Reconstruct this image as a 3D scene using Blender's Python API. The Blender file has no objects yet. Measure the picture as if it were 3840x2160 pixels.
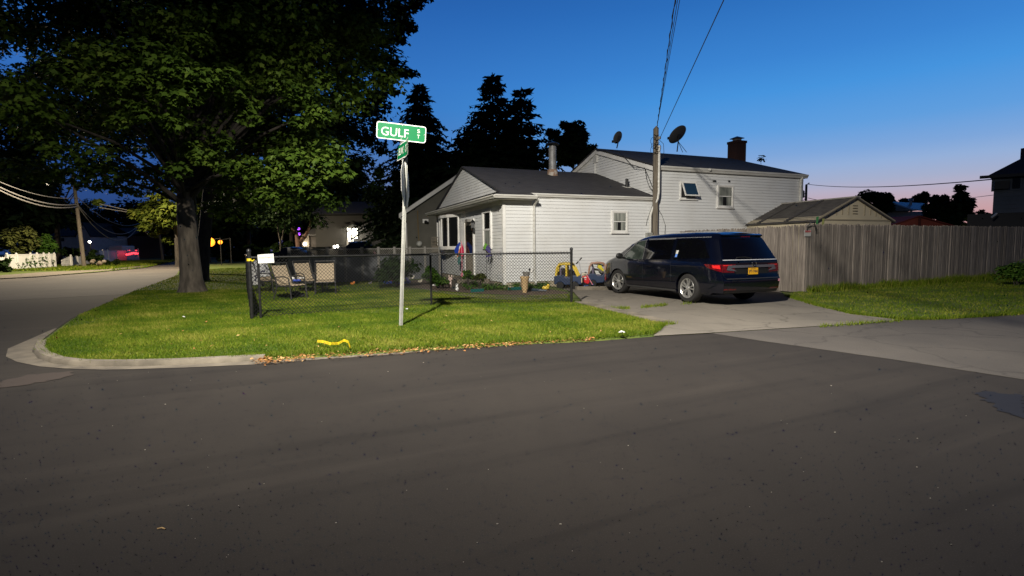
import bpy, bmesh, math, random
import numpy as np
from mathutils import Vector, Matrix
from mathutils.geometry import tessellate_polygon
random.seed(7); rng = np.random.default_rng(11)
SC = bpy.context.scene
COL = SC.collection
# ---------------------------------------------------------------- camera model
F = 1944.571; PI_ = .0779862532; RO = .0101133797; CH = 1.415
_sp, _cp, _sr, _cr = math.sin(PI_), math.cos(PI_), math.sin(RO), math.cos(RO)
CR = Vector((_cr, -_sr*_sp, -_sr*_cp)); CU = Vector((_sr, _cr*_sp, _cr*_cp)); CF = Vector((0, _cp, -_sp))
def ray(u, v): return CR*(u-1920) + CU*(1080-v) + CF*F
def at(u, v, Y):
    d = ray(u, v); t = Y/d.y; return Vector((d.x*t, Y, CH+d.z*t))
def gp(u, v, z=0.):
    d = ray(u, v); t = (z-CH)/d.z; return Vector((d.x*t, d.y*t, z))
TH = .392697
HX = Vector((math.cos(TH), math.sin(TH), 0)); HY = Vector((-math.sin(TH), math.cos(TH), 0)); UP = Vector((0, 0, 1))
C0 = gp(1890, 1087); C0.z = 0
def hp(a, b, z): return C0 + HX*a + HY*b + UP*z
def wall_at(u, v, off=0.):        # point on the house's long wall plane -> (a, z)
    d = ray(u, v); P = C0 - HY*off; s = (P.x*HY.x+P.y*HY.y)/(d.x*HY.x+d.y*HY.y)
    q = d*s; r = Vector((q.x, q.y, 0))-C0; return r.dot(HX), CH+q.z
def front_at(u, v, a0=0.):
    d = ray(u, v); P = C0 + HX*a0; s = (P.x*HX.x+P.y*HX.y)/(d.x*HX.x+d.y*HX.y)
    q = d*s; r = Vector((q.x, q.y, 0))-C0; return r.dot(HY), CH+q.z

# ---------------------------------------------------------------- object helpers
ORG = {}
def tag(o, label=None, cat=None, group=None, kind=None):
    if label: o['label'] = label
    if cat: o['category'] = cat
    if group: o['group'] = group
    if kind: o['kind'] = kind
    return o
def thing(name, label, cat, loc=(0, 0, 0), rz=0., group=None):
    o = bpy.data.objects.new(name, None); COL.objects.link(o); o.location = loc; o.rotation_euler = (0, 0, rz)
    o.empty_display_size = .2
    ORG[o.name] = (Vector(loc), rz)
    return tag(o, label, cat, group)
def copy_tree(o, parent=None):
    c = o.copy(); COL.objects.link(c)
    if parent is not None: c.parent = parent
    for ch in [x for x in bpy.data.objects if x.parent == o]: copy_tree(ch, c)
    return c
def V3(p): return Vector(p)
class MB:
    """collects shapes, then links them as ONE mesh object"""
    def __init__(s): s.v = []; s.f = []; s.mi = []; s.m = 0; s.uv = None
    def add(s, vs, fs):
        n = len(s.v); s.v += [tuple(x) for x in vs]; s.f += [tuple(i+n for i in f) for f in fs]; s.mi += [s.m]*len(fs); return s
    def boxf(s, o, ex, ey, ez):      # o corner + 3 edge vectors
        o = V3(o); ex = V3(ex); ey = V3(ey); ez = V3(ez)
        c = [o, o+ex, o+ex+ey, o+ey]; c += [p+ez for p in c]
        return s.add(c, [(0, 3, 2, 1), (4, 5, 6, 7), (0, 1, 5, 4), (1, 2, 6, 5), (2, 3, 7, 6), (3, 0, 4, 7)])
    def box(s, c, d, R=None):        # centre, dims
        c = V3(c); ax = [Vector((d[0], 0, 0)), Vector((0, d[1], 0)), Vector((0, 0, d[2]))]
        if R: ax = [R @ a for a in ax]
        return s.boxf(c-(ax[0]+ax[1]+ax[2])/2, *ax)
    def beam(s, p, q, w, h=None, up=UP):
        p = V3(p); q = V3(q); h = h or w; d = (q-p).normalized(); x = d.cross(up)
        x = x.normalized() if x.length > 1e-4 else Vector((1, 0, 0)); y = x.cross(d)
        return s.boxf(p-x*w/2-y*h/2, x*w, y*h, q-p)
    def tube(s, pts, r, n=8, cap=True):
        pts = [V3(p) for p in pts]; k = len(pts); rs = r if isinstance(r, (list, tuple)) else [r]*k
        vs = []; prev = None
        for i, p in enumerate(pts):
            d = (pts[min(i+1, k-1)]-pts[max(i-1, 0)]).normalized()
            if prev is None:
                x = d.cross(UP) if abs(d.z) < .95 else d.cross(Vector((1, 0, 0)))
            else: x = prev - d*prev.dot(d)
            x.normalize(); prev = x; y = d.cross(x)
            for j in range(n):
                a = 2*math.pi*j/n; vs.append(p + (x*math.cos(a)+y*math.sin(a))*rs[i])
        fs = [(i*n+j, i*n+(j+1) % n, (i+1)*n+(j+1) % n, (i+1)*n+j) for i in range(k-1) for j in range(n)]
        if cap: fs += [tuple(range(n-1, -1, -1)), tuple((k-1)*n+j for j in range(n))]
        return s.add(vs, fs)
    def lathe(s, c, prof, n=20, axis=UP, closed=False, cap=True):   # prof: (r, h)
        c = V3(c); z = V3(axis).normalized(); x = z.orthogonal().normalized(); y = z.cross(x); k = len(prof)
        vs = [c + x*(r*math.cos(2*math.pi*j/n)) + y*(r*math.sin(2*math.pi*j/n)) + z*h for r, h in prof for j in range(n)]
        fs = [(i*n+j, i*n+(j+1) % n, (i+1)*n+(j+1) % n, (i+1)*n+j) for i in range(k-1) for j in range(n)]
        if closed: fs += [((k-1)*n+j, (k-1)*n+(j+1) % n, (j+1) % n, j) for j in range(n)]
        elif cap:
            if prof[0][0] > 1e-5: fs.append(tuple(range(n-1, -1, -1)))
            if prof[-1][0] > 1e-5: fs.append(tuple((k-1)*n+j for j in range(n)))
        return s.add(vs, fs)
    def ball(s, c, r, n=10, m=7):
        c = V3(c); r = (r, r, r) if not isinstance(r, (tuple, list)) else r
        pr = [(math.sin(math.pi*i/m), -math.cos(math.pi*i/m)) for i in range(m+1)]
        vs = [c+Vector((r[0]*a*math.cos(2*math.pi*j/n), r[1]*a*math.sin(2*math.pi*j/n), r[2]*b)) for a, b in pr for j in range(n)]
        return s.add(vs, [(i*n+j, i*n+(j+1) % n, (i+1)*n+(j+1) % n, (i+1)*n+j) for i in range(m) for j in range(n)])
    def poly(s, pts): return s.add(pts, [tuple(range(len(pts)))])
    def prism(s, pts, e):            # polygon + extrusion vector
        pts = [V3(p) for p in pts]; e = V3(e); n = len(pts)
        return s.add(pts+[p+e for p in pts], [tuple(range(n-1, -1, -1)), tuple(range(n, 2*n))]+[(i, (i+1) % n, n+(i+1) % n, n+i) for i in range(n)])
    def sheet(s, pts, z=None):
        pts = [V3(p) for p in pts]
        if z is not None: pts = [Vector((p.x, p.y, z)) for p in pts]
        t = tessellate_polygon([pts]); fs = []
        for a in t:
            A, B, C_ = (pts[i] for i in a); fs.append(a if (B-A).cross(C_-A).z >= 0 else a[::-1])
        return s.add(pts, fs)
    def grid(s, fn, nu, nv):
        vs = [fn(i/nu, j/nv) for j in range(nv+1) for i in range(nu+1)]
        return s.add(vs, [(j*(nu+1)+i, j*(nu+1)+i+1, (j+1)*(nu+1)+i+1, (j+1)*(nu+1)+i) for j in range(nv) for i in range(nu)])
    def build(s, name, mats, parent=None, smooth=False, local=False, bevel=0., angle=40, loc=None):
        me = bpy.data.meshes.new(name); vs = s.v; o3 = None
        if parent is not None and not local:
            L, rz = ORG[parent.name]; c, sn = math.cos(-rz), math.sin(-rz)
            vs = [((x-L.x)*c-(y-L.y)*sn, (x-L.x)*sn+(y-L.y)*c, z-L.z) for x, y, z in vs]
        elif parent is None and not local:   # top-level mesh: origin at base centre
            a = np.array(vs); o3 = Vector(((a[:, 0].min()+a[:, 0].max())/2, (a[:, 1].min()+a[:, 1].max())/2, a[:, 2].min()))
            vs = [(x-o3.x, y-o3.y, z-o3.z) for x, y, z in vs]
        me.from_pydata(vs, [], s.f); mats = mats if isinstance(mats, (list, tuple)) else [mats]
        for m in mats: me.materials.append(m)
        if len(mats) > 1: me.polygons.foreach_set('material_index', s.mi)
        bm = bmesh.new(); bm.from_mesh(me); bmesh.ops.remove_doubles(bm, verts=bm.verts, dist=1e-5) if smooth else None
        if smooth or bevel: bmesh.ops.recalc_face_normals(bm, faces=bm.faces)
        bm.to_mesh(me); bm.free()
        if smooth:
            me.polygons.foreach_set('use_smooth', [True]*len(me.polygons))
            me.set_sharp_from_angle(angle=math.radians(angle))
        me.update()
        o = bpy.data.objects.new(name, me); COL.objects.link(o)
        if parent is not None: o.parent = parent; ORG[o.name] = ORG[parent.name]
        elif o3 is not None: o.location = o3; ORG[o.name] = (o3, 0.)
        if bevel:
            b = o.modifiers.new('Bevel', 'BEVEL'); b.width = bevel; b.segments = 2; b.limit_method = 'ANGLE'; b.angle_limit = math.radians(35)
        return o
def np_mesh(name, verts, sizes_k, mat, parent=None, tint=None, off=None, smooth=False):
    """verts (N,K,3) array: N polygons of K corners"""
    N, K, _ = verts.shape; me = bpy.data.meshes.new(name)
    vv = verts.reshape(-1, 3).astype(np.float32)
    if off is None and parent is not None: off = ORG[parent.name][0]
    o3 = Vector(off) if off is not None else Vector((0, 0, 0))
    vv = vv - np.array(o3, dtype=np.float32)
    me.vertices.add(N*K); me.vertices.foreach_set('co', vv.ravel())
    me.loops.add(N*K); me.loops.foreach_set('vertex_index', np.arange(N*K, dtype=np.int32))
    me.polygons.add(N); me.polygons.foreach_set('loop_start', np.arange(0, N*K, K, dtype=np.int32))
    me.polygons.foreach_set('loop_total', np.full(N, K, dtype=np.int32))
    me.materials.append(mat)
    if tint is not None:
        a = me.attributes.new('tint', 'FLOAT', 'FACE'); a.data.foreach_set('value', tint.astype(np.float32))
    me.update(); me.validate()
    o = bpy.data.objects.new(name, me); COL.objects.link(o)
    if parent is not None: o.parent = parent; ORG[o.name] = ORG[parent.name]
    else: o.location = o3; ORG[o.name] = (o3, 0.)
    return o

# ---------------------------------------------------------------- materials
def mat(name, col, col2=None, rough=.6, metal=0., scale=8., detail=4., bump=0., bscale=None, coat=0., emit=None, es=0., spec=.5, stretch=None, lo=.35, hi=.65, trans=0., alpha=1., sub=None, ior=1.45):
    m = bpy.data.materials.new(name); m.use_nodes = True; nt = m.node_tree; N = nt.nodes; L = nt.links
    b = N['Principled BSDF']; b.inputs['Roughness'].default_value = rough; b.inputs['Metallic'].default_value = metal
    b.inputs['Specular IOR Level'].default_value = spec; b.inputs['Coat Weight'].default_value = coat; b.inputs['Coat Roughness'].default_value = .04
    b.inputs['Transmission Weight'].default_value = trans; b.inputs['IOR'].default_value = ior
    b.inputs['Base Color'].default_value = (*col, 1)
    if emit: b.inputs['Emission Color'].default_value = (*emit, 1); b.inputs['Emission Strength'].default_value = es
    tc = N.new('ShaderNodeTexCoord'); src = tc.outputs['Object']
    if stretch:
        mp = N.new('ShaderNodeMapping'); mp.inputs['Scale'].default_value = stretch; L.new(src, mp.inputs[0]); src = mp.outputs[0]
    if col2 or bump:
        nz = N.new('ShaderNodeTexNoise'); nz.inputs['Scale'].default_value = scale; nz.inputs['Detail'].default_value = detail; L.new(src, nz.inputs[0])
    if col2:
        r = N.new('ShaderNodeMapRange'); r.inputs[1].default_value = lo; r.inputs[2].default_value = hi; L.new(nz.outputs[0], r.inputs[0])
        mx = N.new('ShaderNodeMix'); mx.data_type = 'RGBA'; mx.inputs[6].default_value = (*col, 1); mx.inputs[7].default_value = (*col2, 1)
        L.new(r.outputs[0], mx.inputs[0]); L.new(mx.outputs[2], b.inputs['Base Color'])
    if bump:
        n2 = nz
        if bscale: n2 = N.new('ShaderNodeTexNoise'); n2.inputs['Scale'].default_value = bscale; n2.inputs['Detail'].default_value = 3; L.new(src, n2.inputs[0])
        bp = N.new('ShaderNodeBump'); bp.inputs['Strength'].default_value = bump; bp.inputs['Distance'].default_value = .02; L.new(n2.outputs[0], bp.inputs['Height']); L.new(bp.outputs[0], b.inputs['Normal'])
    return m
def leaf_mat(name, c1, c2, c3, trans=.25, rough=.5):
    m = bpy.data.materials.new(name); m.use_nodes = True; nt = m.node_tree; N = nt.nodes; L = nt.links; b = N['Principled BSDF']
    a = N.new('ShaderNodeAttribute'); a.attribute_name = 'tint'
    r = N.new('ShaderNodeValToRGB'); e = r.color_ramp.elements; e[0].color = (*c1, 1); e[1].color = (*c3, 1); k = e.new(.55); k.color = (*c2, 1)
    L.new(a.outputs['Fac'], r.inputs[0]); L.new(r.outputs[0], b.inputs['Base Color']); b.inputs['Roughness'].default_value = rough; b.inputs['Specular IOR Level'].default_value = .08
    if trans:
        t = N.new('ShaderNodeBsdfTranslucent'); L.new(r.outputs[0], t.inputs[0]); mx = N.new('ShaderNodeMixShader'); mx.inputs[0].default_value = trans
        L.new(b.outputs[0], mx.inputs[1]); L.new(t.outputs[0], mx.inputs[2]); L.new(mx.outputs[0], N['Material Output'].inputs[0])
    return m
def asphalt(name, c1, c2, cs, patch=None, rough=.9, grain=.35, crack=0., streak=0.):
    """asphalt: broad wear patches, mid blotches, fine aggregate grain"""
    m = bpy.data.materials.new(name); m.use_nodes = True; nt = m.node_tree; N = nt.nodes; L = nt.links; b = N['Principled BSDF']
    b.inputs['Roughness'].default_value = rough; b.inputs['Specular IOR Level'].default_value = .3
    tc = N.new('ShaderNodeTexCoord'); O = tc.outputs['Object']
    def noise(s, d=4, st=None):
        n = N.new('ShaderNodeTexNoise'); n.inputs['Scale'].default_value = s; n.inputs['Detail'].default_value = d
        if st:
            mp = N.new('ShaderNodeMapping'); mp.inputs['Scale'].default_value = st; mp.inputs['Rotation'].default_value = (0, 0, .35); L.new(O, mp.inputs[0]); L.new(mp.outputs[0], n.inputs[0])
        else: L.new(O, n.inputs[0])
        return n
    def mr(x, lo, hi, a=0., c=1.):
        r = N.new('ShaderNodeMapRange'); r.inputs[1].default_value = lo; r.inputs[2].default_value = hi; r.inputs[3].default_value = a; r.inputs[4].default_value = c; L.new(x, r.inputs[0]); return r.outputs[0]
    def mix(f, a, c, mode='MIX'):
        x = N.new('ShaderNodeMix'); x.data_type = 'RGBA'; x.blend_type = mode
        for i, q in ((6, a), (7, c)):
            if isinstance(q, tuple): x.inputs[i].default_value = (*q, 1)
            else: L.new(q, x.inputs[i])
        if isinstance(f, float): x.inputs[0].default_value = f
        else: L.new(f, x.inputs[0])
        return x.outputs[2]
    n1 = noise(.45, 5); n2 = noise(3.2, 6, (1, .25, 1)); n3 = noise(140, 2); n4 = noise(42, 3)
    c = mix(mr(n1.outputs[0], .35, .65), c1, c2)
    c = mix(mr(n2.outputs[0], .52, .75, 0., .55), c, tuple(x*.68 for x in c1))
    c = mix(mr(n3.outputs[0], .55, .78, 0., grain), c, cs)
    if streak:       # tyre scuffs along the driving line
        m1 = N.new('ShaderNodeMapping'); m1.inputs['Rotation'].default_value = (0, 0, -.44); m2 = N.new('ShaderNodeMapping'); m2.inputs['Scale'].default_value = (.22, 3.4, 1); L.new(O, m1.inputs[0]); L.new(m1.outputs[0], m2.inputs[0])
        ns = N.new('ShaderNodeTexNoise'); ns.inputs['Scale'].default_value = 1.; ns.inputs['Detail'].default_value = 6; L.new(m2.outputs[0], ns.inputs[0])
        c = mix(mr(ns.outputs[0], .54, .72, 0., streak), c, tuple(x*.55 for x in c2)); c = mix(mr(ns.outputs[0], .30, .42, streak*.5, 0.), c, tuple(x*1.7 for x in c1))
    if crack:
        w = N.new('ShaderNodeTexVoronoi'); w.feature = 'DISTANCE_TO_EDGE'; w.inputs['Scale'].default_value = .55
        nd = noise(2.5, 4); va = N.new('ShaderNodeVectorMath'); va.operation = 'ADD'; sc = N.new('ShaderNodeVectorMath'); sc.operation = 'SCALE'; sc.inputs['Scale'].default_value = .5
        L.new(nd.outputs[1], sc.inputs[0]); L.new(O, va.inputs[0]); L.new(sc.outputs[0], va.inputs[1]); L.new(va.outputs[0], w.inputs[0])
        c = mix(mr(w.outputs['Distance'], .0, .018, crack, 0.), c, (.012, .011, .01))
    L.new(c, b.inputs['Base Color'])
    ad = N.new('ShaderNodeMath'); ad.operation = 'ADD'; L.new(n3.outputs[0], ad.inputs[0]); L.new(n4.outputs[0], ad.inputs[1])
    bp = N.new('ShaderNodeBump'); bp.inputs['Strength'].default_value = .25; bp.inputs['Distance'].default_value = .002; L.new(ad.outputs[0], bp.inputs['Height'])
    if not streak: L.new(bp.outputs[0], b.inputs['Normal'])
    return m
def shingle_mat(name, c1, c2):
    m = bpy.data.materials.new(name); m.use_nodes = True; nt = m.node_tree; N = nt.nodes; L = nt.links; b = N['Principled BSDF']; b.inputs['Roughness'].default_value = .9
    tc = N.new('ShaderNodeTexCoord'); mp = N.new('ShaderNodeMapping'); mp.inputs['Rotation'].default_value = (0, 0, -TH); L.new(tc.outputs['Object'], mp.inputs[0])
    br = N.new('ShaderNodeTexBrick'); br.inputs['Scale'].default_value = 1.; br.inputs['Brick Width'].default_value = .3; br.inputs['Row Height'].default_value = .13; br.inputs['Mortar Size'].default_value = .006
    br.inputs['Color1'].default_value = (*c1, 1); br.inputs['Color2'].default_value = (*c2, 1); br.inputs['Mortar'].default_value = tuple(x*.45 for x in c1)+(1,)
    L.new(mp.outputs[0], br.inputs[0])
    nz = N.new('ShaderNodeTexNoise'); nz.inputs['Scale'].default_value = 60; L.new(tc.outputs['Object'], nz.inputs[0])
    mx = N.new('ShaderNodeMix'); mx.data_type = 'RGBA'; mx.blend_type = 'MULTIPLY'; mx.inputs[0].default_value = .6; L.new(br.outputs[0], mx.inputs[6]); L.new(nz.outputs[1], mx.inputs[7]); L.new(mx.outputs[2], b.inputs['Base Color'])
    bp = N.new('ShaderNodeBump'); bp.inputs['Strength'].default_value = .6; bp.inputs['Distance'].default_value = .01; L.new(br.outputs['Fac'], bp.inputs['Height']); bp.invert = True; L.new(bp.outputs[0], b.inputs['Normal'])
    return m
M = {}
M['road'] = asphalt('fresh_asphalt', (.027, .0225, .0185), (.0185, .0155, .0132), (.080, .068, .057), grain=.32, streak=.5)
M['oldroad'] = asphalt('old_asphalt', (.105, .093, .080), (.07, .063, .056), (.24, .21, .18), grain=.6, crack=.35)
M['drive'] = asphalt('driveway_asphalt', (.20, .178, .145), (.14, .126, .105), (.34, .30, .25), grain=.6, crack=.4)
M['conc'] = mat('concrete', (.215, .185, .14), (.11, .095, .072), rough=.9, scale=3, detail=8, bump=.3, bscale=60)
M['conc2'] = mat('stained_concrete', (.17, .145, .11), (.11, .095, .075), rough=.95, scale=4, detail=8, bump=.3, bscale=60)
M['soil'] = mat('soil', (.05, .06, .02), (.085, .075, .035), rough=1, scale=5, detail=8, bump=.5, bscale=40)
M['turf'] = mat('turf_soil', (.050, .085, .010), (.10, .12, .02), rough=1, scale=2.5, detail=8, bump=.5, bscale=50)
M['dirt'] = mat('bare_dirt', (.12, .085, .055), (.07, .05, .035), rough=1, scale=6, detail=8, bump=.6, bscale=40)
M['grass'] = leaf_mat('grass_blades', (.050, .105, .008), (.145, .200, .014), (.33, .31, .065), .3, .7)
M['litter'] = leaf_mat('dry_leaves', (.16, .07, .025), (.36, .17, .06), (.52, .34, .15), .1, .8)
M['weed'] = leaf_mat('weed_leaves', (.025, .075, .010), (.06, .13, .018), (.12, .19, .03), .25)
M['maple'] = leaf_mat('maple_leaves', (.026, .050, .008), (.066, .115, .015), (.12, .17, .026), .15)
M['mapleY'] = leaf_mat('yellowish_leaves', (.03, .05, .008), (.07, .09, .012), (.12, .13, .02), .3)
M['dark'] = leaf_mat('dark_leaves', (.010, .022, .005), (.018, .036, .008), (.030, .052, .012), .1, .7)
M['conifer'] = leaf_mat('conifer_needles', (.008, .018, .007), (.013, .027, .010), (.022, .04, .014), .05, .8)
M['olive'] = leaf_mat('olive_leaves', (.06, .075, .02), (.10, .11, .03), (.15, .16, .045), .2)
M['bark'] = mat('maple_bark', (.15, .125, .095), (.065, .055, .042), rough=.95, scale=9, detail=8, bump=1., stretch=(1, 1, .22), bscale=14)
M['bark2'] = mat('dark_bark_and_shade', (.06, .05, .04), (.03, .025, .02), rough=.95, scale=9, detail=6, bump=.8, stretch=(1, 1, .25))
M['siding'] = mat('white_siding', (.73, .735, .72), (.66, .655, .625), rough=.5, scale=1.3, detail=6, lo=.4, hi=.8)
M['trim'] = mat('white_trim', (.80, .79, .75), (.70, .68, .63), rough=.45, scale=3, detail=5)
M['gutter'] = mat('gutter_metal', (.66, .65, .60), (.52, .50, .45), rough=.4, scale=4, detail=6, stretch=(.4, .4, 4))
M['found'] = mat('foundation', (.42, .36, .26), (.33, .28, .2), rough=.95, scale=6, bump=.3)
M['roof'] = shingle_mat('shingles', (.075, .07, .072), (.05, .047, .05))
M['roofd'] = shingle_mat('dark_shingles', (.045, .044, .05), (.032, .031, .036))
M['glass'] = mat('window_glass', (.012, .014, .014), rough=.05, spec=.35)
M['glassf'] = mat('front_glass', (.010, .011, .011), rough=.12, spec=.06)
M['curtain'] = mat('curtain', (.30, .31, .27), (.16, .17, .15), rough=.9, scale=9, stretch=(1, 1, .08), lo=.42, hi=.58)
M['vent'] = mat('vent_louver', (.5, .5, .48), rough=.6)
M['blackm'] = mat('black_metal', (.010, .010, .010), (.02, .02, .02), rough=.35, spec=.5, scale=20)
M['vinyl'] = mat('black_vinyl_wire', (.012, .012, .012), rough=.4)
M['galv'] = mat('galvanised_steel', (.42, .42, .38), (.32, .32, .29), rough=.45, metal=.35, scale=9, detail=6)
M['alu'] = mat('aluminium', (.55, .55, .55), rough=.3, metal=.9)
M['signG'] = mat('green_sign_sheet', (.001, .135, .042), (.001, .12, .038), rough=.35, scale=3)
M['signW'] = mat('white_sign_sheet', (.60, .59, .55), rough=.4)
M['brick'] = mat('red_brick', (.10, .045, .03), (.05, .028, .022), rough=.9, scale=14, stretch=(1, 1, 3), bump=.5)
M['cedar'] = mat('weathered_cedar', (.26, .225, .19), (.14, .118, .102), rough=.95, scale=5, detail=9, stretch=(5, 5, .5), bump=.5, lo=.3, hi=.7)
M['pole'] = mat('weathered_pole', (.20, .17, .13), (.11, .092, .07), rough=.95, scale=7, detail=8, stretch=(4, 4, .3), bump=.6)
M['paint'] = mat('navy_car_paint', (.002, .003, .009), rough=.22, metal=.25, coat=1., spec=.5)
M['tint'] = mat('tinted_glass', (.002, .002, .003), rough=.05, spec=.6, coat=1.)
M['clearg'] = mat('side_glass', (.05, .065, .055), (.015, .02, .018), rough=.05, scale=2.2, coat=.5)
M['chrome'] = mat('chrome', (.55, .55, .56), rough=.12, metal=1.)
M['tyre'] = mat('tyre_rubber', (.018, .017, .016), rough=.8, bump=.3, scale=60)
M['rim'] = mat('alloy_rim', (.58, .57, .54), rough=.28, metal=.75)
M['red'] = mat('tail_lamp_red', (.15, .003, .006), (.07, .002, .003), rough=.12, coat=1., scale=16)
M['blackp'] = mat('black_plastic', (.010, .010, .010), rough=.5)
M['plateY'] = mat('yellow_plate', (.72, .38, .02), rough=.4)
M['ink'] = mat('dark_ink', (.02, .02, .05), rough=.5)
M['tapeY'] = mat('yellow_tape', (.62, .46, .01), rough=.4)
M['sling'] = mat('tan_sling', (.46, .37, .25), (.38, .30, .20), rough=.8, scale=30, stretch=(1, 1, 6))
M['frame'] = mat('grey_frame', (.055, .053, .05), rough=.45, metal=.2)
M['white'] = mat('white_plastic', (.75, .74, .70), rough=.5)
M['shedw'] = mat('beige_shed', (.60, .52, .36), (.54, .47, .33), rough=.7, scale=2)
M['shedr'] = mat('shed_roof', (.085, .078, .072), (.06, .055, .052), rough=.7, scale=4)
M['redroof'] = mat('red_shed', (.34, .075, .05), (.26, .06, .04), rough=.8, scale=3)
M['greyw'] = mat('grey_siding', (.125, .118, .094), (.10, .095, .075), rough=.7, scale=1.5)
M['bluew'] = mat('pale_siding', (.50, .50, .50), (.42, .42, .42), rough=.7, scale=2)
M['darkw'] = mat('dark_siding', (.07, .085, .115), (.055, .07, .095), rough=.8, scale=2)
M['drk'] = mat('dark_plain', (.02, .02, .022), rough=.7)
M['wire'] = mat('wire_black', (.012, .012, .012), rough=.6)
M['wireg'] = mat('wire_grey', (.18, .17, .16), rough=.6)
def cm(name, c, r=.45): 
    if name not in M: M[name] = mat(name, c, rough=r)
    return M[name]
cm('navy', (.018, .035, .085)); cm('yellow', (.70, .50, .06)); cm('redp', (.55, .012, .02)); cm('pinkp', (.75, .25, .30)); cm('bluep', (.01, .05, .38)); cm('greenp', (.02, .30, .04)); cm('limep', (.22, .60, .03)); cm('brownp', (.34, .19, .13)); cm('creamp', (.55, .50, .38)); cm('terracotta', (.50, .35, .18), .8); cm('greyp', (.20, .19, .17), .8); cm('tealp', (.01, .10, .09)); cm('purplep', (.07, .05, .25)); cm('orangep', (.6, .2, .03)); cm('skyblue', (.06, .15, .45)); cm('paper', (.72, .66, .56), .8); cm('faded_red', (.55, .28, .22), .8); cm('silverp', (.45, .45, .47), .3)
def emis(name, c, s):
    m = bpy.data.materials.new(name); m.use_nodes = True; b = m.node_tree.nodes['Principled BSDF']
    b.inputs['Base Color'].default_value = (*c, 1); b.inputs['Emission Color'].default_value = (*c, 1); b.inputs['Emission Strength'].default_value = s; return m
M['bulbW'] = emis('white_bulb', (1, .93, .78), 30); M['bulbO'] = emis('orange_bulb', (1, .30, .02), 2.6); M['glaredoor'] = emis('door_glare_glow', (1, .94, .82), 2.2); M['bulbR'] = emis('red_bulb', (1, .05, .07), 3); M['bulbP'] = emis('purple_bulb', (.4, .08, 1), 3); M['bulbL'] = emis('street_lens', (1, .86, .62), 12)

# ---------------------------------------------------------------- text
def text_mb(body, size, o, ex, ey, bold=.0, width=None, height=None, mb=None, align='CENTER'):
    """lettering laid in the plane (ex, ey) around o, as flat faces"""
    cu = bpy.data.curves.new('t', 'FONT'); cu.body = body; cu.size = size; cu.align_x = align; cu.align_y = 'CENTER'; cu.offset = bold; cu.resolution_u = 4
    ob = bpy.data.objects.new('t', cu); COL.objects.link(ob); dg = bpy.context.evaluated_depsgraph_get(); me = ob.evaluated_get(dg).to_mesh()
    P = np.array([v.co[:] for v in me.vertices]); c = (P.max(0)+P.min(0))/2; d = P.max(0)-P.min(0)
    sx = width/d[0] if width else 1.; sy = height/d[1] if height else 1.
    vs = [V3(o)+V3(ex)*((p[0]-c[0])*sx)+V3(ey)*((p[1]-c[1])*sy) for p in P]; fs = [tuple(p.vertices) for p in me.polygons]
    ob.to_mesh_clear(); bpy.data.objects.remove(ob); bpy.data.curves.remove(cu)
    mb = mb or MB(); mb.add(vs, fs); return mb
# ================================================================ ground
def G(pts, z=0.): return [gp(u, v, z) for u, v in pts]
MB().sheet([(-400, -60, -.03), (400, -60, -.03), (400, 500, -.03), (-400, 500, -.03)]).build('ground', M['turf'])['kind'] = 'structure'
FAR = [(0, 1046), (170, 1037), (365, 1022), (545, 1005), (650, 982), (690, 974)]          # far edge of the left road
FARW = G(FAR)
LEFT = [(690, 990), (656, 1036), (596, 1058), (492, 1096), (373, 1148), (268, 1195), (215, 1232), (168, 1268), (135, 1293)]
FRONT = [(124, 1318), (144, 1343), (199, 1363), (278, 1373), (373, 1375), (497, 1374), (646, 1370), (845, 1360), (989, 1353), (1300, 1335), (1640, 1312), (2000, 1290), (2200, 1282), (2450, 1262), (2484, 1244), (2503, 1224)]
KO = G(LEFT+FRONT)
SEAM = G([(2450, 1262), (2668, 1250), (2850, 1278), (3353, 1349), (3840, 1424)])
dS = (SEAM[-1]-SEAM[-2]).normalized()
road = MB(); road.sheet([KO[0], FARW[-1]+Vector((-8, 25, 0)), FARW[-2], FARW[-3], FARW[-4], FARW[-5], FARW[0], (-120, 58, 0), (-120, -14, 0), (30, -14, 0), SEAM[-1]+dS*9] + SEAM[::-1] + KO[::-1][1:], 0.)
o = road.build('road', M['road']); o['kind'] = 'structure'
o = MB().sheet([Vector((p.x+(.0), p.y, 0)) for p in [gp(480, 1103)]+KO[:4][::-1]+[FARW[-1]+Vector((-8, 24, 0))]+FARW[::-1][1:]+[gp(-700, 1062), gp(-400, 1140), gp(0, 1128)]], .003).build('worn_road', M['oldroad']); o['kind'] = 'structure'
sd = SEAM[-1]+dS*9
RL = G([(3385, 1200), (3500, 1199), (3700, 1188), (3840, 1178)])                            # right lawn, street side
RLd = (RL[-1]-RL[-2]).normalized()
JOINT = G([(2668, 1250), (3050, 1226), (3385, 1203)])
o = MB().sheet([SEAM[1], SEAM[2], SEAM[3], SEAM[4], sd, sd+Vector((14, 2, 0)), RL[-1]+RLd*14] + RL[::-1] + JOINT[::-1][1:-1], .003).build('side_street', M['oldroad']); o['kind'] = 'structure'
DLEFT = G([(2505, 1215), (2191, 1140)])
RLF = G([(2950, 1112), (3060, 1147), (3200, 1180), (3385, 1200)])
HW = hp(1.2, 0, 0); HW2 = hp(6.5, -.02, 0)
drv = [SEAM[0], SEAM[1], JOINT[1], JOINT[2]] + RLF[::-1][1:] + [hp(9.2, -2.6, 0), hp(9., 0, 0), hp(1.9, 0, 0), gp(2150, 1095), DLEFT[1], DLEFT[0]]
o = MB().sheet(drv, .012).build('driveway', M['drive']); o['kind'] = 'structure'
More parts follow.
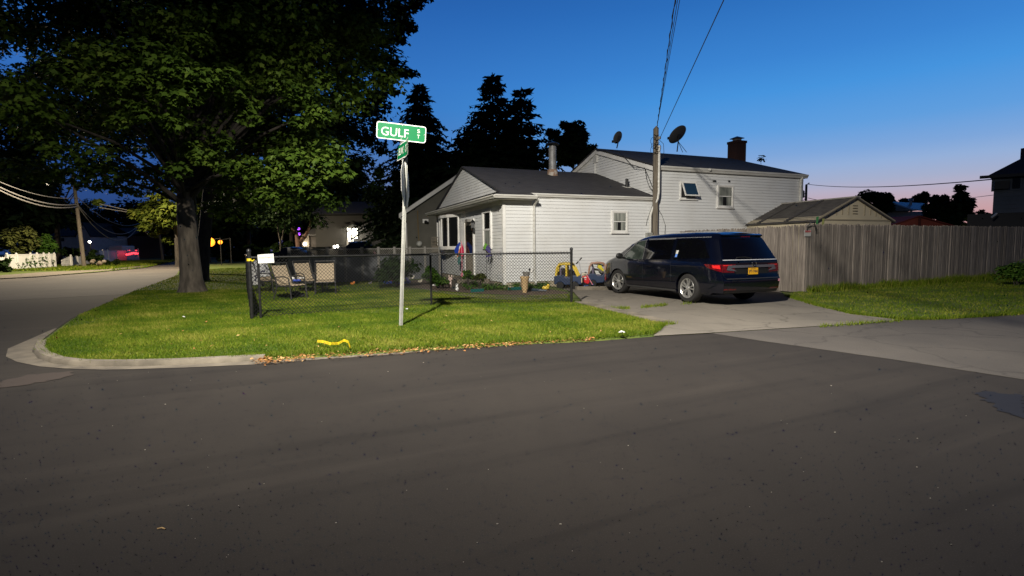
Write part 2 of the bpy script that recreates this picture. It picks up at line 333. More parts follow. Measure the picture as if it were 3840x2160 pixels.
# concrete ribbon along the driveway and the bumper kerb in front of the toys
p, q = DLEFT[0], DLEFT[1]; n = Vector((-(q-p).y, (q-p).x, 0)).normalized()*.26
o = MB().prism([p-n*.1+UP*.0, p+n, q+n*1., q-n*.1], (0, 0, .072)).build('concrete_edging', M['conc'], bevel=.008); o['kind'] = 'structure'
a = gp(2165, 1089); b = gp(2302, 1089)
o = MB(); o.boxf(a, b-a, HY*.16, UP*.125)
o = tag(o.build('concrete_block', M['conc'], bevel=.015), 'long low concrete block lying across the driveway below the ride-on toys', 'concrete block')
# lawn: polygon inside the kerb
def offset(pts, d):
    r = []
    for i, p in enumerate(pts):
        t = (pts[min(i+1, len(pts)-1)]-pts[max(i-1, 0)]); t.z = 0; t.normalize(); r.append(p+Vector((-t.y, t.x, 0))*d)
    return r
KI = offset(KO, .12)
LZ = .05
lawn_poly = KI + [DLEFT[0]+n*.9, DLEFT[1]+n*.9, gp(2130, 1096), hp(1.9, 0, 0), hp(0, 0, 0), hp(0, 8.7, 0), Vector((-3, 80, 0)), Vector((-45, 110, 0))]
lm = MB(); lm.sheet(lawn_poly, LZ)
for i in range(len(KI)-1): lm.add([(KI[i].x, KI[i].y, LZ), (KI[i+1].x, KI[i+1].y, LZ), (KO[i+1].x, KO[i+1].y, -.01), (KO[i].x, KO[i].y, -.01)], [(0, 3, 2, 1)])
o = lm.build('lawn', M['turf']); o['kind'] = 'structure'
# kerb (rounded strip) and its apron
kb = MB(); K1 = KO[8:18]
sec = [(-.012, 0), (.0, .04), (.02, .064), (.10, .070), (.13, .064), (.13, .0)]
offs = [offset(K1, d) for d, h in sec]
for i in range(len(K1)-1):
    kb.add([Vector((offs[j][k].x, offs[j][k].y, sec[j][1]*(1 if k < len(K1) else .5))) for k in (i, i+1) for j in range(6)], [(j, j+1, 7+j, 6+j) for j in range(5)])
o = kb.build('kerb', M['conc'], smooth=True); o['kind'] = 'structure'
AP = G([(205, 1232), (100, 1278), (30, 1308), (22, 1338), (65, 1358), (149, 1375), (248, 1383), (397, 1387), (497, 1385), (695, 1379), (944, 1368), (1150, 1352), (1500, 1328)])
o = MB().sheet(AP + KO[6:20][::-1], .004).build('kerb_apron', M['conc2']); o['kind'] = 'structure'
# manhole patch at left, dark repair patch right
for nm, pts, m in (('asphalt_patch', [(0, 1432), (90, 1410), (200, 1398), (268, 1396), (275, 1408), (200, 1428), (90, 1445), (0, 1455)], cm('patchbrown', (.045, .034, .028), .95)), ('tar_patch', [(3660, 1475), (3700, 1470), (3840, 1482), (3840, 1570), (3760, 1548), (3720, 1520)], cm('tarblack', (.012, .011, .012), .7))):
    gpts = G(pts); rg_ = []
    for a, b in zip(gpts, gpts[1:]+gpts[:1]):
        k_ = max(2, int((b-a).length/.045)); rg_ += [a.lerp(b, i/k_)+Vector((random.gauss(0, .022), random.gauss(0, .022), 0)) for i in range(k_)]
    o = MB().sheet(rg_, .005).build(nm, m); o['kind'] = 'structure'
M['conc2b'] = None
# right lawn
rl = RLF + RL[1:] + [RL[-1]+RLd*12, Vector((30, 28, 0)), gp(3838, 1041)+Vector((0, .3, 0)), gp(3020, 1097)+Vector((0, .3, 0))]
o = MB().sheet(rl, .03).build('side_lawn', M['turf']); o['kind'] = 'structure'
# far verge with its pavement strip
VZ = .05
o = MB().sheet([Vector((p.x, p.y, 0)) for p in [Vector((-120, 60, 0))]+FARW+[FARW[-1]+Vector((-8, 25, 0)), Vector((-45, 140, 0)), Vector((-200, 140, 0))]], VZ).build('verge', M['turf']); o['kind'] = 'structure'
pv = G([(0, 1044), (150, 1036), (330, 1020), (520, 1004), (640, 983)], VZ+.004) + G([(560, 994), (400, 1010), (345, 1012), (160, 1020), (0, 1032)], VZ+.004)
o = MB().sheet(pv, VZ+.004).build('pavement', M['conc2']); o['kind'] = 'structure'
# flower bed in front of the house
bed = G([(1560, 1050), (1640, 1050), (1880, 1090), (2060, 1085), (2130, 1096), (2130, 1108), (1980, 1108), (1850, 1104), (1700, 1095), (1600, 1085), (1420, 1068)], LZ)
o = MB().sheet(bed, LZ+.006).build('flower_bed', M['dirt']); o['kind'] = 'structure'
o = MB().sheet(G([(1560, 1078), (1700, 1100), (1900, 1112), (2120, 1104), (2130, 1118), (1960, 1128), (1800, 1120), (1640, 1098)], LZ), LZ+.012).build('garden_path', M['conc2']); o['kind'] = 'structure'

# ---------------------------------------------------------------- grass blades
def inpoly(x, y, poly):
    r = np.zeros(len(x), bool); n = len(poly)
    for i in range(n):
        x1, y1 = poly[i][0], poly[i][1]; x2, y2 = poly[(i+1) % n][0], poly[(i+1) % n][1]
        if y1 == y2: continue
        c = ((y1 > y) != (y2 > y)) & (x < (x2-x1)*(y-y1)/(y2-y1)+x1); r ^= c
    return r
def patchy(x, y):
    return .5+.25*np.sin(x*1.3+np.sin(y*.9)*1.7)*np.sin(y*1.7+np.sin(x*.7)*2)+.25*np.sin(x*3.9+1.3*np.sin(y*2.3))*np.sin(y*4.3+x)
def blades(poly, n, z, h0, h1, w, box, mask=None):
    x = rng.uniform(box[0], box[1], n); y = rng.uniform(box[2], box[3], n); k = inpoly(x, y, poly)
    if mask is not None: k &= mask(x, y)
    x, y = x[k], y[k]; n = len(x); p = patchy(x, y)
    h = (h0+(h1-h0)*rng.random(n)**2)*(.7+.6*p); a = rng.uniform(0, 2*np.pi, n); b = rng.uniform(0, 2*np.pi, n); l = h*rng.uniform(.15, .9, n)
    ww = w*rng.uniform(.6, 1.4, n); V = np.zeros((n, 3, 3))
    V[:, 0] = np.stack([x-np.cos(a)*ww, y-np.sin(a)*ww, np.full(n, z)], 1); V[:, 1] = np.stack([x+np.cos(a)*ww, y+np.sin(a)*ww, np.full(n, z)], 1)
    V[:, 2] = np.stack([x+np.cos(b)*l, y+np.sin(b)*l, z+h], 1)
    t = np.clip(.42+.85*(p-.5)+rng.normal(0, .22, n), 0, 1); return V, t
LP = [(p.x, p.y) for p in KI+[DLEFT[0]+n*.9, DLEFT[1]+n*.9, gp(2130, 1110), gp(1900, 1120), gp(1640, 1098), gp(1420, 1068), Vector((-8, 30, 0)), Vector((-22, 50, 0))]]
def off_bed(x, y): return ~inpoly(x, y, [(p.x, p.y) for p in bed])
parts = [blades(LP, 420000, LZ, .012, .042, .0045, (-8, 3.2, 5.5, 11)), blades(LP, 190000, LZ, .012, .045, .006, (-10, 3, 11, 17)), blades(LP, 110000, LZ, .03, .07, .010, (-22, -4, 10, 40)),
         blades(LP, 130000, LZ, .015, .05, .006, (-15, -7.5, 7.5, 18)), blades(LP, 3500, LZ, .05, .10, .005, (-8, 3.2, 5.5, 14))]
# ragged fringe where turf meets kerb and drive
fr = []
for i in range(8, len(KI)-1):
    L_ = (KI[i+1]-KI[i]).length; m_ = int(L_*260)
    s = rng.random(m_)[:, None]; base = np.array(KI[i][:2])*(1-s)+np.array(KI[i+1][:2])*s+rng.normal(0, .04, (m_, 2)); fr.append(base)
    if i >= 16:
        s = rng.random(m_*2)[:, None]; q_ = rng.uniform(0, .8, m_*2)[:, None]; fr.append((np.array(KI[i][:2])*(1-s)+np.array(KI[i+1][:2])*s)*(1-q_)+(np.array(KO[i][:2])*(1-s)+np.array(KO[i+1][:2])*s)*q_)
fr = np.concatenate(fr); nn = len(fr); a = rng.uniform(0, 6.28, nn); h = rng.uniform(.02, .075, nn); l = h*rng.uniform(.2, .9, nn); b = rng.uniform(0, 6.28, nn)
V = np.zeros((nn, 3, 3)); V[:, 0] = np.stack([fr[:, 0]-np.cos(a)*.006, fr[:, 1]-np.sin(a)*.006, np.full(nn, .03)], 1); V[:, 1] = np.stack([fr[:, 0]+np.cos(a)*.006, fr[:, 1]+np.sin(a)*.006, np.full(nn, .03)], 1)
V[:, 2] = np.stack([fr[:, 0]+np.cos(b)*l, fr[:, 1]+np.sin(b)*l, .03+h], 1); parts.append((V, np.clip(rng.normal(.35, .2, nn), 0, 1)))
tag(np_mesh('lawn_grass', np.concatenate([p[0] for p in parts]), 3, M['grass'], tint=np.concatenate([p[1] for p in parts]), off=(0, 8, LZ)), kind='stuff')
RP = [(p.x, p.y) for p in rl]
parts = [blades(RP, 150000, .03, .015, .06, .008, (6, 24, 9, 23)), blades(RP, 2500, .03, .08, .15, .010, (6, 24, 9, 23))]
for pts_, dn_ in ((RLF, 500), (RL+[RL[-1]+RLd*6], 420)):
    for i in range(len(pts_)-1):
        m_ = int((pts_[i+1]-pts_[i]).length*dn_); s = rng.random(m_)[:, None]; base = np.array(pts_[i][:2])*(1-s)+np.array(pts_[i+1][:2])*s+rng.normal(0, .035, (m_, 2)); a = rng.uniform(0, 6.28, m_); h = rng.uniform(.02, .085, m_); l = h*rng.uniform(.2, .8, m_); b = rng.uniform(0, 6.28, m_); V = np.zeros((m_, 3, 3))
        for j, sg in ((0, -1), (1, 1)): V[:, j] = np.stack([base[:, 0]+sg*np.cos(a)*.007, base[:, 1]+sg*np.sin(a)*.007, np.full(m_, .008)], 1)
        V[:, 2] = np.stack([base[:, 0]+np.cos(b)*l, base[:, 1]+np.sin(b)*l, .02+h], 1); parts.append((V, np.clip(rng.normal(.4, .22, m_), 0, 1)))
# rank growth along the foot of the cedar fence
f0 = gp(3020, 1097); f1 = gp(3838, 1041)+(gp(3838, 1041)-gp(3020, 1097))*.3; s = rng.random((9000, 1)); base = np.array(f0[:2])*(1-s)+np.array(f1[:2])*s; base[:, 1] -= np.abs(rng.normal(0, .22, 9000)); nn = 9000
a = rng.uniform(0, 6.28, nn); h = rng.uniform(.06, .26, nn)*(.5+patchy(base[:, 0]*1.5, base[:, 1])); l = h*rng.uniform(.2, .7, nn); b = rng.uniform(0, 6.28, nn); V = np.zeros((nn, 3, 3))
for j, sg in ((0, -1), (1, 1)): V[:, j] = np.stack([base[:, 0]+sg*np.cos(a)*.012, base[:, 1]+sg*np.sin(a)*.012, np.full(nn, .03)], 1)
V[:, 2] = np.stack([base[:, 0]+np.cos(b)*l, base[:, 1]+np.sin(b)*l, .03+h], 1); parts.append((V, np.clip(rng.normal(.45, .22, nn), 0, 1)))
tag(np_mesh('side_lawn_grass', np.concatenate([p[0] for p in parts]), 3, M['grass'], tint=np.concatenate([p[1] for p in parts]), off=(12, 14, .03)), kind='stuff')
VP = [(p.x, p.y) for p in G([(330, 1018), (520, 1002), (640, 981), (560, 985), (400, 1003), (340, 1008)], VZ)]
V1, t1 = blades([(p.x, p.y) for p in [Vector((-80, 60, 0))]+FARW+[Vector((-40, 90, 0)), Vector((-80, 90, 0))]], 90000, VZ, .08, .2, .03, (-62, -25, 38, 75), lambda x, y: ~inpoly(x, y, [(p.x, p.y) for p in pv]))
tag(np_mesh('verge_grass', V1, 3, M['grass'], tint=t1, off=(-45, 50, VZ)), kind='stuff')
# crack grass across the driveway
cr = []
for (u0, v0, u1, v1, c) in ((2270, 1160, 2360, 1156, 300), (2405, 1154, 2500, 1144, 340), (2560, 1140, 2600, 1139, 60), (2440, 1222, 2530, 1214, 260), (3080, 1226, 3380, 1203, 350), (2330, 1172, 2352, 1172, 30), (2200, 1142, 2260, 1158, 160)):
    for i in range(c):
        t = random.random(); p = gp(u0+(u1-u0)*t+random.gauss(0, 5), v0+(v1-v0)*t+random.gauss(0, 2.), .012); hh = random.uniform(.02, .09); a = random.uniform(0, 6.28); cr.append([(p.x-.006*math.cos(a), p.y-.006*math.sin(a), .012), (p.x+.006*math.cos(a), p.y+.006*math.sin(a), .012), (p.x+random.gauss(0, .03), p.y+random.gauss(0, .03), .012+hh)])
tag(np_mesh('driveway_weeds', np.array(cr), 3, M['grass'], tint=rng.uniform(.2, .8, len(cr)), off=(3, 11, .01)), kind='stuff')
# ---------------------------------------------------------------- dry leaves in the gutter, scraps on the lawn
lv = []; tn = []
def leafq(p, s, z):
    a = random.uniform(0, 6.28); t = random.uniform(-.7, .7); c, sn = math.cos(a)*s, math.sin(a)*s; w = random.uniform(.25, .5)
    return [(p.x-c, p.y-sn, z), (p.x+sn*w, p.y-c*w, z+abs(t)*s*.8), (p.x+c, p.y+sn, z+random.uniform(0, .8)*s), (p.x-sn*w, p.y+c*w, z+random.uniform(.1, .6)*s)]
seg = [gp(u, v) for u, v in ((960, 1360), (1010, 1366), (1150, 1350), (1300, 1342), (1640, 1318), (2000, 1292), (2230, 1282))]
for i in range(len(seg)-1):
    L_ = (seg[i+1]-seg[i]).length
    for k in range(int(L_*[480, 380, 150, 200, 240, 160][i])):
        t = random.random(); p = seg[i].lerp(seg[i+1], t); p += Vector((random.gauss(0, .05), random.gauss(.06, .08), 0))
        lv.append(leafq(p, random.uniform(.010, .034), random.uniform(.005, .05))); tn.append(random.random())
for k in range(80):
    p = gp(random.uniform(400, 2350), random.uniform(1180, 1340), LZ)
    if p.y > 6.3 and inpoly(np.array([p.x]), np.array([p.y]), LP)[0]: lv.append(leafq(p, random.uniform(.015, .035), LZ+.045)); tn.append(random.uniform(.3, 1))
tag(np_mesh('leaf_litter', np.array(lv), 4, M['litter'], tint=np.array(tn), off=(-1, 7, .03)), kind='stuff')
# pale grit scattered on the road
gr = MB()
for k in range(60):
    u, v = random.uniform(0, 3840), random.uniform(1390, 2160); p = gp(u, v); 
    if p.x > 2 and p.y > 6: continue
    s = random.choice([.0025, .003, .004]); gr.ball((p.x, p.y, .003), (s, s*random.uniform(.5, 1), s*.5), 5, 3)
for u, v, s in ((620, 1517, .014), (544, 1688, .010), (1260, 1962, .009), (1865, 1966, .010), (2102, 1967, .012), (1455, 1394, .012), (1588, 1360, .014), (2356, 1672, .009), (3131, 1622, .012), (3440, 1645, .010), (3438, 1753, .010), (3117, 1447, .014)):
    p = gp(u, v); s *= .6; gr.ball((p.x, p.y, .003), (s, s*.6, s*.4), 6, 4)
tag(gr.build('road_grit', cm('gritgrey', (.30, .27, .23), .9)), kind='stuff')
for u, v, nm in ((605, 1985, 'twig'),):
    p = gp(u, v); o = MB().tube([p+Vector((-.02, 0, .004)), p+Vector((0, .003, .008)), p+Vector((.02, -.002, .004))], .003, 5).build('dry_leaf', cm('dryleaf', (.5, .33, .15), .8)); tag(o, 'small curled tan leaf lying alone on the dark road near the bottom left', 'leaf')
for u, v, w, h, lab in ((2332, 1260, .06, .03, 'crumpled white scrap of litter on the lawn tip by the driveway'), (1525, 1170, .05, .03, 'small white scrap on the grass right of the sign post base'), (690, 1200, .045, .03, 'small white scrap on the grass below the corner fence post')):
    p = gp(u, v, LZ); o = MB(); 
    for k in range(4): o.box((p.x+random.gauss(0, w*.2), p.y, LZ+.06+k*.004), (w*.8, w*.5, .004), Matrix.Rotation(random.uniform(-.5, .5), 3, 'X') @ Matrix.Rotation(random.uniform(-1, 1), 3, 'Z'))
    tag(o.build('paper_scrap', M['signW']), lab, 'litter')
# yellow caution tape lying on the grass
pts = [gp(u, v, LZ) for u, v in ((1190, 1299), (1210, 1306), (1240, 1308), (1270, 1302), (1292, 1298), (1306, 1306), (1314, 1320))]
tp = MB()
for i in range(len(pts)-1):
    z0, z1 = [LZ+.075+.02*math.sin(j*1.7) for j in (i, i+1)]; w = .016
    a, b = pts[i], pts[i+1]; a = Vector((a.x, a.y, z0)); b = Vector((b.x, b.y, z1)); wv = Vector((0, w*.6, w)); tp.boxf(a-wv, b-a, Vector((0, .002, 0)), wv*2)
t = thing('caution_tape', 'twisted strip of yellow tape with black lettering lying on the front lawn', 'tape', (pts[0].x, pts[0].y, LZ))
tp.build('tape_strip', M['tapeY'], t); tx = MB()
for i in (1, 2, 3):
    a, b = pts[i], pts[i+1]; z0 = LZ+.075+.02*math.sin(i*1.7); z1 = LZ+.075+.02*math.sin((i+1)*1.7); e = Vector((b.x-a.x, b.y-a.y, z1-z0)); c = Vector(((a.x+b.x)/2, (a.y+b.y)/2-.004, (z0+z1)/2))
    text_mb('CAUTION', .04, c, e.normalized(), Vector((0, .5, .86)), width=e.length*.8, mb=tx)
tx.build('lettering', M['blackp'], t)

# ================================================================ street sign post
B = gp(1503, 1222, LZ); Tp = at(1522, 590, B.y)
t = thing('street_sign', 'perforated steel post carrying green GULF ST name plate, crossing name plate and edge-on stop sign', 'street sign', B)
pm = MB(); d = Tp-B; X = Vector((1, 0, 0)); w = .033
prof = [(-w, .0), (-w+.012, .004), (-.014, -.022), (.014, -.022), (w-.012, .004), (w, .0), (w, .006), (w-.014, .011), (.012, -.014), (-.012, -.014), (-w+.014, .011), (-w, .006)]
k = len(prof); vs = []
for s in (-.05, 1.): vs += [B+d*s+Vector((x, y, 0)) for x, y in prof]
pm.add(vs, [(i, (i+1) % k, k+(i+1) % k, k+i) for i in range(k)]); pm.build('post', M['galv'], t)
hl = MB(); nh = 118
for i in range(2, nh):
    c = B+d*(i/nh)+Vector((0, -.0228, 0)); hl.lathe(c, [(.0048, 0), (.0048, .0012)], 6, axis=(0, -1, 0))
o = hl.build('post_holes', M['drk'], t); o['kind'] = 'stuff'
# second post strip behind, seen beside the stop sign
def rrect(w, h, r, n=5):
    p = []
    for cx, cy, a0 in ((w/2-r, h/2-r, 0), (-w/2+r, h/2-r, 90), (-w/2+r, -h/2+r, 180), (w/2-r, -h/2+r, 270)):
        for i in range(n+1): a = math.radians(a0+90*i/n); p.append((cx+r*math.cos(a), cy+r*math.sin(a)))
    return p
def plate(par, nm, c, ex, ey, w, h, r, border, bend=0.):
    nrm = ex.cross(ey); f = lambda x, y, o: c+ex*x+ey*y+nrm*(o+bend*(x/w*2)**2)
    def sub(pts):  # rounded rectangle cut into strips so that a bent plate stays bent
        return pts
    m = MB(); P = rrect(w, h, r); n_ = len(P)
    m.add([f(x, y, .002) for x, y in P]+[f(x, y, -.002) for x, y in P], [tuple(range(n_)), tuple(range(2*n_-1, n_-1, -1))]+[(i, n_+i, n_+(i+1) % n_, (i+1) % n_) for i in range(n_)])
    o = m.build(nm, M['signW'], par)
    MB().poly([f(x, y, .0035) for x, y in rrect(w-2*border, h-2*border, max(r-border, .01))]).build('green_field', M['signG'], o)
    return o, f
# GULF ST: corners measured at the sign's distance
Y0 = B.y-.03
tl, tr, bl = at(1413, 453, Y0), at(1599, 476, Y0+.22), at(1413, 517, Y0)
ex = (tr-tl); w = ex.length; ex.normalize(); ey = (tl-bl); h = ey.length; ey = (ey-ex*ey.dot(ex)).normalized(); nrm = ex.cross(ey)
c = tl+ex*w/2-ey*h/2
o, f = plate(t, 'name_plate', c, ex, ey, w, h, .045, .016)
tg_ = text_mb('GULF', .2, f(-.118*w/.9-.0*w, -.012, .005), ex, ey, bold=.001, width=w*.55, height=h*.50); tg_.build('lettering', M['signW'], o)
for ch_, yy_ in (('S', .052), ('T', -.042)): text_mb(ch_, .1, f(w*.345, yy_, .005), ex, ey, bold=.0, width=w*.058, height=h*.22).build('suffix_letter', M['signW'], o)
if 0: text_mb('S', .1, f(w*.345, .052, .005), ex, ey, bold=.0, width=w*.058, height=h*.22, mb=tx); text_mb('T', .1, f(w*.345, -.042, .005), ex, ey, bold=.0, width=w*.06, height=h*.20, mb=tx)
for x, y in ((.01, h/2-.028), (.0, -h/2+.03), (-w/2+.03, 0), (w/2-.03, 0)): MB().lathe(f(x, y, .003), [(.008, 0), (.008, .004), (.004, .006)], 8, axis=nrm).build('bolt', M['galv'], o)
# crossing plate, bent, nearly edge-on
def curved_plate():
    r0, r1 = at(1529, 512, Y0-.36), at(1529, 578, Y0-.36); l0, l1 = at(1494, 545, Y0+.24), at(1489, 604, Y0+.24)
    def P(s, q): # s 0 (left/far) .. 1 (right/near), q 0 bottom .. 1 top
        a = l1.lerp(l0, q); b = r1.lerp(r0, q); p = a.lerp(b, s); return p+Vector((1, .1, 0))*(.035*math.sin(math.pi*s))*(1 if s > .5 else .6)
    return P
P = curved_plate()
def sq(s0, s1, q0, q1, off, ns=12):
    nv = Vector((-.95, -.3, 0))*off; return (lambda i, j: P(s0+(s1-s0)*i, q0+(q1-q0)*j)+Vector((-off, -off*.3, 0)))
m = MB().grid(sq(0, 1, 0, 1, 0), 12, 3).grid(sq(0, 1, 0, 1, -.004), 12, 3); cp = m.build('name_plate', M['signW'], t, smooth=True)
MB().grid(sq(.03, .96, .07, .93, .004), 12, 3).build('green_field', M['signG'], cp, smooth=True)
tx = MB(); tmp = text_mb('ELWOOD', .2, (0, 0, 0), (1, 0, 0), (0, 1, 0), bold=.004, width=.70, height=.46)
tx.add([P(.46+x, .5+y)+Vector((-.006, -.003, 0)) for x, y, z in tmp.v], tmp.f)
for ch, q in (('A', .68), ('V', .36)):
    tmp = text_mb(ch, .1, (0, 0, 0), (1, 0, 0), (0, 1, 0), bold=.004, width=.06, height=.2); tx.add([P(.885+x, q+y)+Vector((-.006, -.003, 0)) for x, y, z in tmp.v], tmp.f)
tx.build('lettering', M['signW'], cp)
# stop sign seen almost edge-on from behind the post
sc_ = at(1520, 690, B.y+.03); yw = math.radians(92); ex = Vector((math.cos(yw), math.sin(yw), 0)); R_ = .43
oc = [(R_*math.cos(math.radians(22.5+45*i)), R_*math.sin(math.radians(22.5+45*i))) for i in range(8)]; nv = Vector((-ex.y, ex.x, 0))
ss = MB().prism([sc_+ex*x+UP*y for x, y in oc], nv*.004).build('stop_sign', M['signW'], t)
MB().poly([sc_+ex*(x*.98)+UP*(y*.98)+nv*.006 for x, y in oc]).build('red_face', M['redp'], ss)
MB().box(c+Vector((0, .02, -h/2-.01)), (.05, .03, .09)).build('bracket', M['frame'], t); MB().box(at(1512, 600, B.y), (.05, .05, .04)).build('bracket', M['frame'], t)

# ================================================================ chain-link fence
FA = gp(945, 1197, LZ); FB_ = gp(1618, 1145, LZ); FC = gp(2143, 1135, LZ)
fdir = Vector((FA.x, FA.y, 0)).normalized(); FD = FA+Vector((-.462, .887, 0)).normalized()*7.
fen = thing('chain_link_fence', 'waist-high black chain-link fence running round the front yard behind the sign', 'fence', FB_)
FH = 1.22
def post(p, r, h, cap=True):
    m = MB().tube([p-UP*.1, p+UP*h], r, 12); m.lathe(p+UP*h, [(r*1.25, -.03), (r*1.25, 0), (r*.9, .025), (0, .04)], 12); o = m.build('post', M['blackm'], fen, smooth=True)
    mm = MB()
    for z in (.25, .62, .98): mm.lathe(p+UP*z, [(r*1.3, -.012), (r*1.3, .012)], 12)
    return o
post(FA, .036, 1.36); post(FC, .032, 1.32); post(FB_, .026, FH)
for s in (.33, .66, 1.): post(FA.lerp(FD, s), .026, FH)
post(FA+(FB_-FA).normalized()*.16, .024, 1.2)
for p, q in ((FA, FB_), (FB_, FC), (FA, FD)): MB().tube([p+UP*(FH+.0), q+UP*(FH+.0)], .021, 10).build('top_rail', M['blackm'], fen, smooth=True)
def mesh_panel(p, q, tw=.074, r=.0036):
    m = MB(); d = (q-p); L_ = d.length; d = d.normalized(); nv = Vector((-d.y, d.x, 0)); H = FH+.02; z0 = .03; n0 = int(H/tw)+1
    i = -n0
    while i*tw < L_:
        for sg in (1, -1):
            x0, zz0 = i*tw, (z0 if sg > 0 else H); x1 = x0+(H-z0); zz1 = (H if sg > 0 else z0)
            if x0 < 0: zz0 += (-x0)*sg; x0 = 0
            if x1 > L_: zz1 -= (x1-L_)*sg; x1 = L_
            if x1 > x0: m.tube([p+d*x0+UP*zz0+nv*.004*sg, p+d*x1+UP*zz1+nv*.004*sg], r, 4, cap=False)
        i += 1
    n_ = int(L_/tw)
    for i in range(n_): c = p+d*(i+.5)*tw+UP*H; m.tube([c-UP*.01-d*.012, c+UP*.022+d*.004, c-UP*.01+d*.012], r, 4)
    m.tube([p+UP*.06, q+UP*.06], .003, 4)
    return m.build('wire_mesh', M['vinyl'], fen)
mesh_panel(FA, FB_); mesh_panel(FB_, FC); mesh_panel(FA, FD)
# notice board and yellow tie on the fence
a, b, c_, d_ = at(966, 955, FA.y+.02), at(1026, 951, FA.y+.12), at(1029, 985, FA.y+.12), at(969, 988, FA.y+.02)
t = thing('fence_notice', 'small faded white notice wired to the corner of the chain-link fence', 'notice', (a+c_)/2-UP*.1)
nv = (b-a).cross(d_-a).normalized()
if nv.y > 0: nv = -nv
off = nv*.03; MB().prism([p+off for p in (d_, c_, b, a)], -nv*.004).build('board', M['signW'], t)
ex = (b-a).normalized(); ey = (a-d_).normalized(); m = MB(); cc = (a+c_)/2+off+nv*.004
text_mb('Private Property', .05, cc+ey*.022, ex, ey, bold=.0006, width=(b-a).length*.86, mb=m); m.build('lettering', M['faded_red'], t)
m = MB(); q = lambda x, y: cc+ex*x+ey*y; L_ = (b-a).length
m.poly([q(-L_*.43, -.005), q(-L_*.02, -.062), q(0, -.06), q(-L_*.40, -.001)]).poly([q(L_*.43, .0), q(0, -.06), q(-L_*.02, -.062), q(L_*.41, -.006)]); m.build('envelope_print', cm('fadepink', (.62, .50, .42), .8), t)
m = MB(); p = FA+UP*(1.36-.19)
for k in range(4): m.lathe(p+UP*(k*.012-.02), [(.042, 0), (.044, .008), (.042, .014)], 12)
m.tube([p+Vector((.04, -.03, 0)), p+Vector((.09, -.05, -.02)), p+Vector((.12, -.03, .01))], [.012, .016, .006], 6)
tag(m.build('tape_tie', M['tapeY'], None), 'knot of yellow caution tape tied round the corner fence post', 'tape')
# ================================================================ white house
def siding(mb, O, ex, en, z0, z1, fl, fr, pitch=.114, lap=.012):
    """lapped courses with a real recess under each lip; fl/fr give the wall's ends at height z"""
    z = z0
    while z < z1-.01:
        t = min(z+pitch, z1); a0, b0, a1, b1 = fl(z), fr(z), fl(t), fr(t)
        if b0-a0 > .02:
            if b1 < a1: a1 = b1 = (a1+b1)/2
            g = max(t-.009, z+.004); k = (g-z)/(t-z); ag, bg = a0+(a1-a0)*k, b0+(b1-b0)*k
            P = lambda x, o, h: O+ex*x+en*o+UP*h
            mb.add([P(a0, lap, z), P(b0, lap, z), P(bg, .004, g), P(ag, .004, g), P(ag, -.010, g), P(bg, -.010, g), P(b1, -.010, t), P(a1, -.010, t), P(a1, lap, t), P(b1, lap, t)],
                   [(0, 1, 2, 3), (3, 2, 5, 4), (4, 5, 6, 7), (7, 6, 9, 8)])
        z = t
    return mb
HZ, SB = 3.23, .25         # one-storey gutter top, siding bottom
A2, A2E = 6.2, 13.9        # two-storey wall along the wall line
E2 = 4.41
DB = 8.68; APX_B = 4.3
house = thing('white_house', 'white clapboard house with low front gable and taller rear wing behind the chain-link fence', 'house', C0)
def hb(m, a0, a1, b0, b1, z0, z1): return m.boxf(hp(a0, b0, z0), HX*(a1-a0), HY*(b1-b0), UP*(z1-z0))
w = MB()
siding(w, C0, HX, -HY, SB, 3.14, lambda z: .0, lambda z: A2)
siding(w, C0, HX, -HY, SB, 4.36, lambda z: A2, lambda z: A2E)
def gl(z): return 0. if z < 2.9 else 0.
siding(w, C0, HY, -HX, SB, 2.95, lambda z: 0., lambda z: DB)
w.build('wall', M['siding'], house)
# gable above the pent eave
gz0, gz1 = 3.31, 4.62; gb0, gb1 = .22, 8.57
w = MB(); siding(w, C0, HY, -HX, gz0, gz1, lambda z: gb0+(APX_B-gb0)*(z-gz0)/(gz1-gz0), lambda z: gb1-(gb1-APX_B)*(z-gz0)/(gz1-gz0), pitch=.105)
w.build('gable_wall', M['siding'], house)
core = MB(); hb(core, .03, A2E-.03, .03, DB, .0, 2.95).prism([hp(.03, .3, 2.95), hp(.03, 8.5, 2.95), hp(.03, 8.5, 3.3), hp(.03, APX_B, gz1-.03), hp(.03, .3, 3.3)], HX*(A2-.0)); hb(core, A2+.03, A2E-.03, .03, 8.2, 2.9, 4.35)
core.build('inner_wall', M['greyw'], house)
hb(MB(), .02, A2E, .02, DB, -.1, SB+.02).build('foundation', M['found'], house)
# corner boards
for a_, b_, c_, d_, e_, f_ in ((-.03, .08, -.03, .07, .17, 2.86), (A2E-.09, A2E+.03, -.03, .05, SB, 4.33), (-.035, .05, DB-.05, DB+.04, SB, 2.85)): tr = MB(); hb(tr, a_, b_, c_, d_, e_, f_); tr.build('corner_board', M['trim'], house)
# two-storey gable side
ay2 = front_at(2232, 556, A2-.12)          # apex on the gable plane
AB2, AZ2 = ay2; D2 = 2*AB2
w = MB(); O2 = hp(A2, 0, 0); sl = (AZ2-E2)/AB2
siding(w, O2, HY, -HX, 3.0, AZ2-.12, lambda z: max(0, (z-E2+.06)/sl), lambda z: D2-max(0, (z-E2+.06)/sl))
w.build('upper_gable_wall', M['siding'], house)
